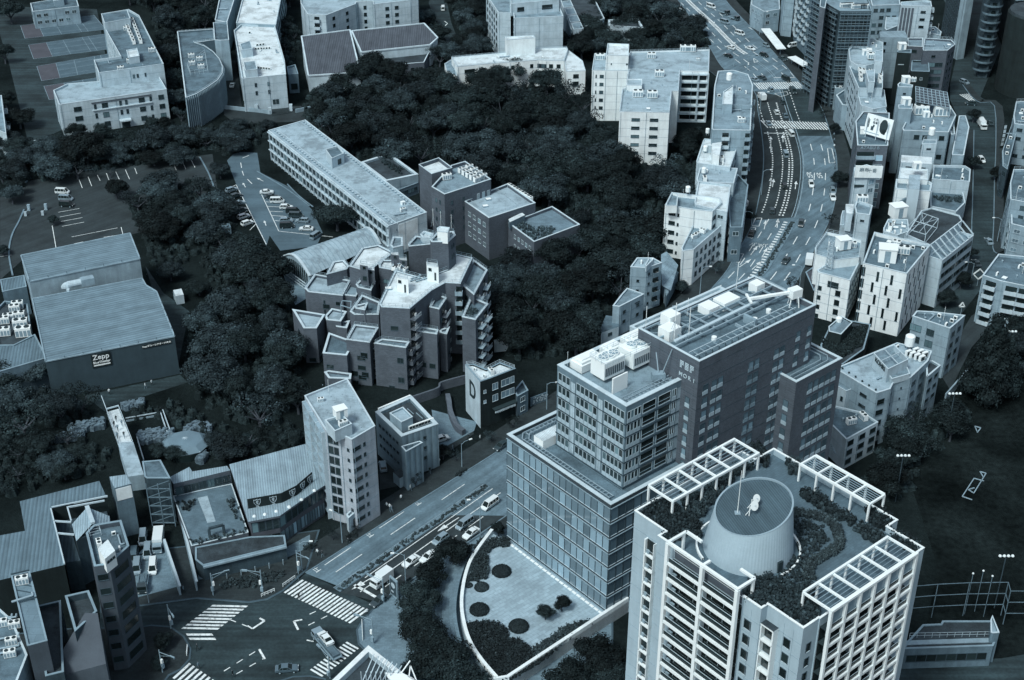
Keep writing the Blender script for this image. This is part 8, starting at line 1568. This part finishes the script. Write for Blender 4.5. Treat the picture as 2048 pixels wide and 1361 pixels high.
def trunk_mesh(seed):
 r=random.Random(seed);mb=MB();mb.tube((0,0,0),(.02,.02,.5),.07,BARK,7,.045)
 for i in range(5):a=i*1.3+r.random();mb.tube((.02,.02,.42),(.45*math.cos(a),.45*math.sin(a),.95),.04,BARK,5,.012)
 return mb.mesh('trunk')
CR={('round',0):[crown_mesh(k)for k in range(6)],('round',1):[crown_mesh(20+k,leaf=LEAF2)for k in range(4)],('cone',0):[crown_mesh(40+k,'cone')for k in range(2)],('loose',0):[crown_mesh(50+k,'loose',n_leaf=160)for k in range(3)],('loose',1):[crown_mesh(60+k,'loose',leaf=LEAF2,n_leaf=160)for k in range(3)]}
TR=[trunk_mesh(k)for k in range(3)];NT=[0];UG=[]
def tree(p,rad,ht,label,kind='round',lt=0,group=None,z0=0.0,name='tree'):
 """rad crown radius, ht total height; p is ground point"""
 NT[0]+=1;t=thing(name,label,'tree',(p.x,p.y,z0),rnd.uniform(0,6.28),group);th_=ht*(.45 if kind!='cone' else.12)
 a=bpy.data.objects.new('trunk',rnd.choice(TR));col.objects.link(a);a.parent=t;a.scale=(rad,rad,th_*1.15)
 b=bpy.data.objects.new('crown',rnd.choice(CR[(kind,lt)]));col.objects.link(b);b.parent=t;ch=(ht-th_+rad*.25)/(1.35 if kind!='cone' else 2.4);b.location=(0,0,ht-ch*(1.3 if kind!='cone' else 2.3));b.scale=(rad,rad,ch);return t
def T(px,py,rpx,label,reg='s',hf=1.5,kind='round',lt=0,group=None,z0=0.0):
 """tree from its crown centre in the picture and crown radius in source pixels"""
 k=1 if reg=='s' else(5.6889 if reg.isupper()else 3.3032);x,y=S('%s %g %g'%(reg,px,py));r_=rpx/k
 g0=G((x,y),z0+4);dist=math.hypot(g0.length,CH);rad=r_*dist/CF;ht=max(2.2,rad*hf);g=G((x,y),z0+ht*.62);return tree(g,rad,ht,label,kind,lt,group,z0)
def wood(pts,sp,rad,ht,where,group,lt=.3,jit=.33,kinds=('round','round','round','loose'),rv=.28):
 sp*=1.2;rad*=1.16;UG.append(pts);pl=[G(p,ht*.6)for p in pts];xs=[p.x for p in pl];ys=[p.y for p in pl];y=min(ys);k=0
 while y<max(ys):
  x=min(xs)+(sp/2 if k%2 else 0);n=0
  while x<max(xs):
   q=Vector((x+rnd.uniform(-jit,jit)*sp,y+rnd.uniform(-jit,jit)*sp))
   if inside(q,pl):
    f=rnd.uniform(1-rv,1+rv);kd=rnd.choice(kinds);l_=1 if rnd.random()<lt else 0
    tree(q,rad*f,ht*(.75+.25*f),'%s%stree, %s from left in the %s row of %s'%('small ' if f<.87 else('broad ' if f>1.13 else ''),'pale ' if l_ else 'dark ',ORD[min(n,16)],(ORD+['eighteenth','nineteenth','twentieth'])[min(k,19)],where),kd,l_,group);n+=1
   x+=sp
  if n:k+=1
  y+=sp*.87
wood(['b 380 600','b 600 510','b 760 420','b 900 395','b 1150 405','b 1280 470','b 1420 520','b 1560 450','b 1800 430','c 300 460','c 400 540','c 560 600','c 680 700','c 690 830','c 800 870','c 930 1000','c 1090 1050','c 1290 1060','c 1290 1250','c 1180 1330','g 1080 160','g 1060 480','g 880 560','g 820 680','g 700 870','g 640 980','f 2048 900','f 1880 700','g 560 430','g 540 330','g 350 190','g 200 150','f 1600 10','b 1480 1060','b 1250 1020','b 900 1000','b 700 1010','b 600 920','b 380 770','b 340 690'],10.6,6.6,12,'the big wood','trees of the big wood',.35)
wood(['f 1640 560','f 1780 500','f 1880 620','g 250 480','g 560 420','g 640 560','g 620 760','g 680 900','g 640 1020','g 400 1150','g 100 1200','f 1680 1150','f 1750 1000','f 1620 800','f 1600 650'],9.5,5.8,11,'the grove by the complex','trees of the grove by the brown complex',.35)
wood(['e 1250 450','e 1450 420','e 1700 440','e 1830 520','e 1860 700','e 1900 900','e 1980 1250','i 1980 300','i 2020 450','i 1900 600','i 1500 640','i 1250 380','e 1200 1200','e 1280 950','e 1380 700','e 1330 560'],9.5,6.2,11,'the park belt','trees of the park belt',.45)
wood(['e 860 130','e 1000 60','e 1300 0','e 1480 100','e 1550 300','e 1500 420','e 1200 420','e 950 380','e 870 250'],9.0,6.5,9,'the car park trees','trees covering the left car park',.8)
wood(['i -60 360','i 200 260','i 500 300','i 590 420','i 560 560','i 350 640','i -60 700'],8.5,6,10,'the dark slope','trees on the dark slope',.2)
wood(['i -60 720','i 500 720','i 700 800','i 720 930','i 400 970','i 100 1080','i -60 1100'],7.0,4.0,5,'the dark hollow','low trees in the dark hollow',.1)
wood(['i 1520 700','i 1950 620','i 1960 760','i 1500 850'],7.5,4.5,6,'the restaurant back trees','low trees behind the restaurant',.2)
wood(['a -60 880','a 250 920','a 360 1000','a 620 960','a 640 1080','a 420 1120','a 200 1180','a -60 1150'],8.5,6.0,8.5,'the school front trees','trees between school and left car park',.6)
wood(['a 380 900','a 700 930','a 860 880','a 1180 840','a 1240 900','a 1300 1010','a 640 1090','a 380 1000'],8,5,6.5,'the school lawn trees','trees on the school lawn',.5)
wood(['a 1180 560','a 1220 120','a 1100 60','a 1000 100','a 1080 300','a 1100 450','a 1130 620','a 1220 800'],8,5,9,'the school side trees','trees between school and curved building',.3)
wood(['a 830 -20','a 1000 30','a 1280 120','a 1410 130','a 1450 -40','a 850 -60'],9,5.5,10,'the top edge trees','trees at the top edge',.3)
wood(['b 200 60','b 330 220','b 320 330','b 240 420','b 230 320','b 190 200','b 210 -40','b 330 -40'],7.5,4.5,8,'the cream block trees','trees beside the cream apartment block',.3)
wood(['b 1330 -40','b 1480 -40','b 1600 150','b 1560 330','b 1420 380','b 1360 130'],8,5.5,10,'the lane right trees','trees right of the back lane',.35)
wood(['b 1180 60','b 1290 210','b 1330 350','b 1230 420','b 1150 330','b 1200 240','b 1140 100'],8,5,9,'the lane left trees','trees left of the back lane',.3)
wood(['c 560 130','c 620 -60','c 1090 -60','c 1130 60','c 1330 140','c 1390 260','c 1370 300','c 1020 310','c 860 300','c 700 270','c 600 350','c 560 330','c 470 300','c 330 300','c 430 200'],9.6,6,11,'the top wood','trees of the top wood',.25)
wood(['c 1190 880','c 1350 800','c 1320 960','c 1250 1060','c 1150 1030'],7.5,4.5,9,'the white block trees','trees behind the big white block',.2)
wood(['l 1360 560','l 1480 500','l 1620 470','l 1700 560','l 1500 720','l 1400 800','l 1330 1060','l 1150 1120','l 900 960','l 1060 930','l 1180 800','l 1240 700'],6.4,4.8,9,'the sports field trees','trees along the sports field',.0)
wood(['a 1240 850','a 1480 800','a 1830 810','a 1760 900','a 1500 1000','a 1340 960'],8,5,6,'the slab end trees','trees between curved building and long slab',.7)
wood(['h 1960 1361','h 1990 900','h 2200 820','l 2200 300','l 1960 200'],9,5.5,10,'the dark right edge','trees at the dark right edge',.1)
gs='single trees'
for x_,y_,r_,lb,k in((330,40,85,'round pale tree standing alone right of the school',0),):T(1105,110,100,lb,'a',1.9,lt=1)
for reg,x_,y_,r_,hf,kd,lt,lb in(('a',560,960,190,1.2,'round',0,'broad dark tree directly in front of the school entrance'),('a',1010,900,140,1.4,'round',1,'pale tree right of the school entrance steps'),('a',1230,900,85,1.6,'round',1,'small pale tree below the curved building'),('a',500,850,75,1.6,'round',0,'clipped dark tree in front of the left school windows'),('a',1000,810,60,2.0,'round',0,'dark tree left of a pair by the right school windows'),('a',1095,810,60,2.0,'round',0,'dark tree right of a pair by the right school windows'),('a',670,850,60,1.8,'round',0,'dark tree left of the school entrance canopy'),('a',720,1110,60,1.8,'loose',1,'frosty pale small tree at the edge of the left car park'),('a',1050,1180,160,1.2,'round',1,'broad pale tree above the car park bays'),('a',760,1230,100,1.4,'round',0,'dark rounded tree between car park bays'),('a',70,1270,85,1.5,'round',1,'tree at the left edge above the car park entrance'),('a',1450,1110,80,1.5,'round',1,'tree at the blue car park entrance'),
('a',1640,670,45,1.6,'round',0,'small tree by the white four storey building door'),('a',120,760,110,1.3,'round',0,'dark tree at the left edge beside the school yard'),('a',30,640,90,1.5,'round',0,'dark tree cut by the left edge above the yard path'),('a',20,330,70,2,'round',0,'dark tree at the left edge beside the tennis courts'),('a',60,40,110,1.6,'round',0,'dark tree in the top left corner'),('a',420,50,60,1.6,'round',0,'dark tree between chimneys of the old house'),
('f',570,250,165,1.25,'round',0,'big round dark shrub tree standing in the blue car park'),('f',1720,640,130,1.6,'round',1,'silvery round tree right of the brown complex'),('e',1120,620,95,1.5,'round',1,'rounded tree standing free right of the theatre roof'),('e',1310,730,85,1.4,'round',0,'round tree beside the white guard hut'),('e',1530,500,110,1.3,'round',1,'tree at the lower end of the blue car park'),('e',350,290,45,1.6,'round',0,'small bush tree by the entrance machines'),('e',90,60,80,1.5,'round',0,'tree at the left edge of the dark car park'),('e',15,490,50,1.5,'round',0,'small dark tree at the left edge below the kerb'),
('i',1420,750,90,1.3,'round',1,'leafy shrub tree right of the garden dome'),('i',1150,840,90,1.2,'round',0,'dark shrub tree hiding the left edge of the garden dome'),('i',1040,820,80,1.2,'round',0,'dark shrub tree below the rock wall'),
('n',1345,500,118,1.7,'round',0,'topmost dark street tree of the row below the podium plaza'),('n',1200,650,125,1.5,'round',0,'second dark street tree of the plaza row'),('n',1110,800,145,1.4,'round',0,'third dark street tree of the plaza row'),('n',1150,1040,175,1.3,'round',0,'broad dark street tree in the middle of the plaza row'),('n',1100,950,130,1.4,'round',0,'dark street tree between third and broad trees'),('n',1260,1210,190,1.3,'round',0,'large dark tree in front of the stair by the plaza wall'),('n',1380,1340,180,1.2,'round',0,'dark tree at the bottom edge left of the plaza point'),('n',1120,1260,120,1.3,'round',0,'dark tree behind the pale rimmed corner roof'),('n',1640,350,65,1.9,'round',0,'dark tree squeezed against the glass podium corner'),('n',1255,830,30,1.6,'loose',0,'tiny shrub tree beside the plaza stair'),
('n',540,375,55,2.2,'loose',0,'thin street tree in front of the restaurant'),('n',400,480,45,1.6,'loose',0,'low street tree by the restaurant corner'),('j',1090,1010,50,2.4,'loose',0,'thin street tree in front of the tiny kiosk'),('j',1275,830,65,1.8,'round',0,'dark street tree right of the grey panel building'),('j',1360,860,45,1.8,'loose',1,'thin pale street tree beside a lamp on the north pavement'),('j',1590,720,55,1.8,'loose',1,'street tree above the parked dark saloon'),('j',1735,630,55,1.8,'loose',0,'street tree below the small dark annex'),('n',700,350,35,1.6,'loose',0,'tiny street tree left of the beige tower entrance'),
('m',1080,1090,85,1.4,'round',0,'dark tree on the traffic island beside the brown tower'),('m',1050,1230,70,1.3,'round',0,'second dark tree on the traffic island'),
('g',1630,260,75,1.6,'round',0,'dark tree at the west kerb above the outlined bay'),('g',1520,440,60,1.7,'loose',1,'thin tree below the white stepped building'),('g',1430,590,70,1.6,'loose',1,'pale tree on the west kerb left of the lane arrows'),('g',1200,730,65,1.4,'round',0,'low tree beside the long lean-to roof'),('h',770,290,55,2.0,'loose',0,'thin tree on the east kerb near the shaft tower'),('h',520,710,55,2.2,'loose',0,'bare thin tree by the hotel roof corner'),('d',830,1170,75,1.6,'round',0,'dark tree on the east kerb left of the sign tower'),('d',730,740,40,1.8,'loose',0,'small tree by the zebra stripes east kerb'),('d',800,840,45,1.8,'round',0,'small dark tree below the white parked van'),
('d',1720,750,55,1.8,'round',0,'dark tree on the side street beside the zebra'),('d',1720,1060,55,1.8,'round',0,'round black tree beside the lone side street car'),('d',1880,1140,60,1.8,'round',0,'dark tree right of the side street'),('h',1640,680,80,1.6,'round',0,'dark tree at the corner of the slit window building'),('h',1540,800,80,1.6,'round',0,'dark tree below the slit window building ribbons'),('h',1700,500,55,1.8,'round',0,'dark tree above the side street corner'),('h',1790,100,0,1,'round',0,''),
('o',300,900,68,1.8,'round',0,'left small multi stemmed tree on the pale plaza'),('o',410,840,70,1.8,'round',0,'right small multi stemmed tree on the pale plaza'),('o',640,1180,200,1.2,'round',0,'broad dark tree outside the plaza parapet next to the apartment tower'),('o',450,1330,190,1.2,'round',0,'dark tree at the bottom edge below the plaza parapet'),('o',720,1320,170,1.2,'round',0,'dark tree at the foot of the apartment tower'),
('l',1250,870,110,1.4,'round',0,'shrubby tree with floodlight lamps rising from it')):
 if r_:T(x_,y_,r_*(1.18 if reg=='n' and r_>100 else 1),lb,reg,hf,kd,lt,gs if False else None,3.0 if reg=='o' and x_<500 and y_<1000 else 0.0)
T(1365,835,48,'small frosty pale tree glowing in the middle of the big wood','b',2.2,'loose',1);T(1180,910,36,'pale blossoming tree among the dark trees left of the big white block','c',2.2,'loose',1)
g=G('l 1780 480',1);tree(g,8.0,26,'tall pointed conifer beside the sports field at the right','cone',0);g=G('l 1890 440',1);tree(g,6.0,18,'lower pointed conifer right of the tallest one','cone',0)
for pts,lb,h_ in((['m 1450 720','m 1500 690','m 1850 625','m 1890 640','m 1840 690','m 1640 745','m 1480 750'],'dark planted strip along the kerb of the junction',.8),(['j 1350 985','j 1420 940','j 1440 950','j 1370 1000'],'small planter strip on the north pavement',.7),(['n 640 400','n 700 370','n 720 400','n 660 430'],'planter strip near the beige tower on the pavement',.6),(['n 340 480','n 440 430','n 460 450','n 360 500'],'planter strip beside the restaurant corner',.7),(['b 1560 1040','b 1700 980','b 1850 1040','b 1830 1140','b 1700 1120'],'low pale shrubs around the bare clearing in the big wood',1.2),(['a 1180 770','a 1230 860','a 1330 840','a 1280 780'],'bushes at the foot of the curved building',1.2),(['n 1440 470','n 1560 400','n 1575 420','n 1470 490'],'hedge strip outside the curved plaza wall',.8)):hedge_mass('hedge',pts,.1,h_,lb,HEDGE,.7,.9,'hedge')
UG.append(['i 860 530','i 1180 480','i 1500 640','i 1500 700','i 1150 680','i 1100 570','i 830 610']);UG.append(['e 960 380','e 1200 440','e 1250 560','e 1000 560'])
mb=MB()
for pts in UG:
 pl=[G(p,2)for p in pts];xs=[p.x for p in pl];ys=[p.y for p in pl];y=min(ys)
 while y<max(ys):
  x=min(xs)
  while x<max(xs):
   p=(x+rnd.uniform(-1,1),y+rnd.uniform(-1,1))
   if inside(p,pl)and rnd.random()<.85:
    r0=rnd.uniform(.9,1.7);h0=rnd.uniform(.7,2.6);mb.dome((p[0],p[1],0),r0,r0,h0,LEAF,6,2,rnd.random())
    for _ in range(14):
     a=rnd.uniform(0,6.28);e=rnd.uniform(.1,1.5);q=Vector((p[0]+r0*1.1*math.cos(a)*math.cos(e),p[1]+r0*1.1*math.sin(a)*math.cos(e),h0*1.05*math.sin(e)));u=Vector((rnd.uniform(-1,1),rnd.uniform(-1,1),rnd.uniform(-.6,.6))).normalized()*rnd.uniform(.15,.35);v=u.orthogonal().normalized()*.2;mb.face([q-u,q+v,q+u,q-v],LEAF)
   x+=2.3
  y+=2.3
solo('undergrowth',mb,'low dark undergrowth covering the ground beneath the trees','undergrowth',kind='stuff')
print('TREES',NT[0])
finish()
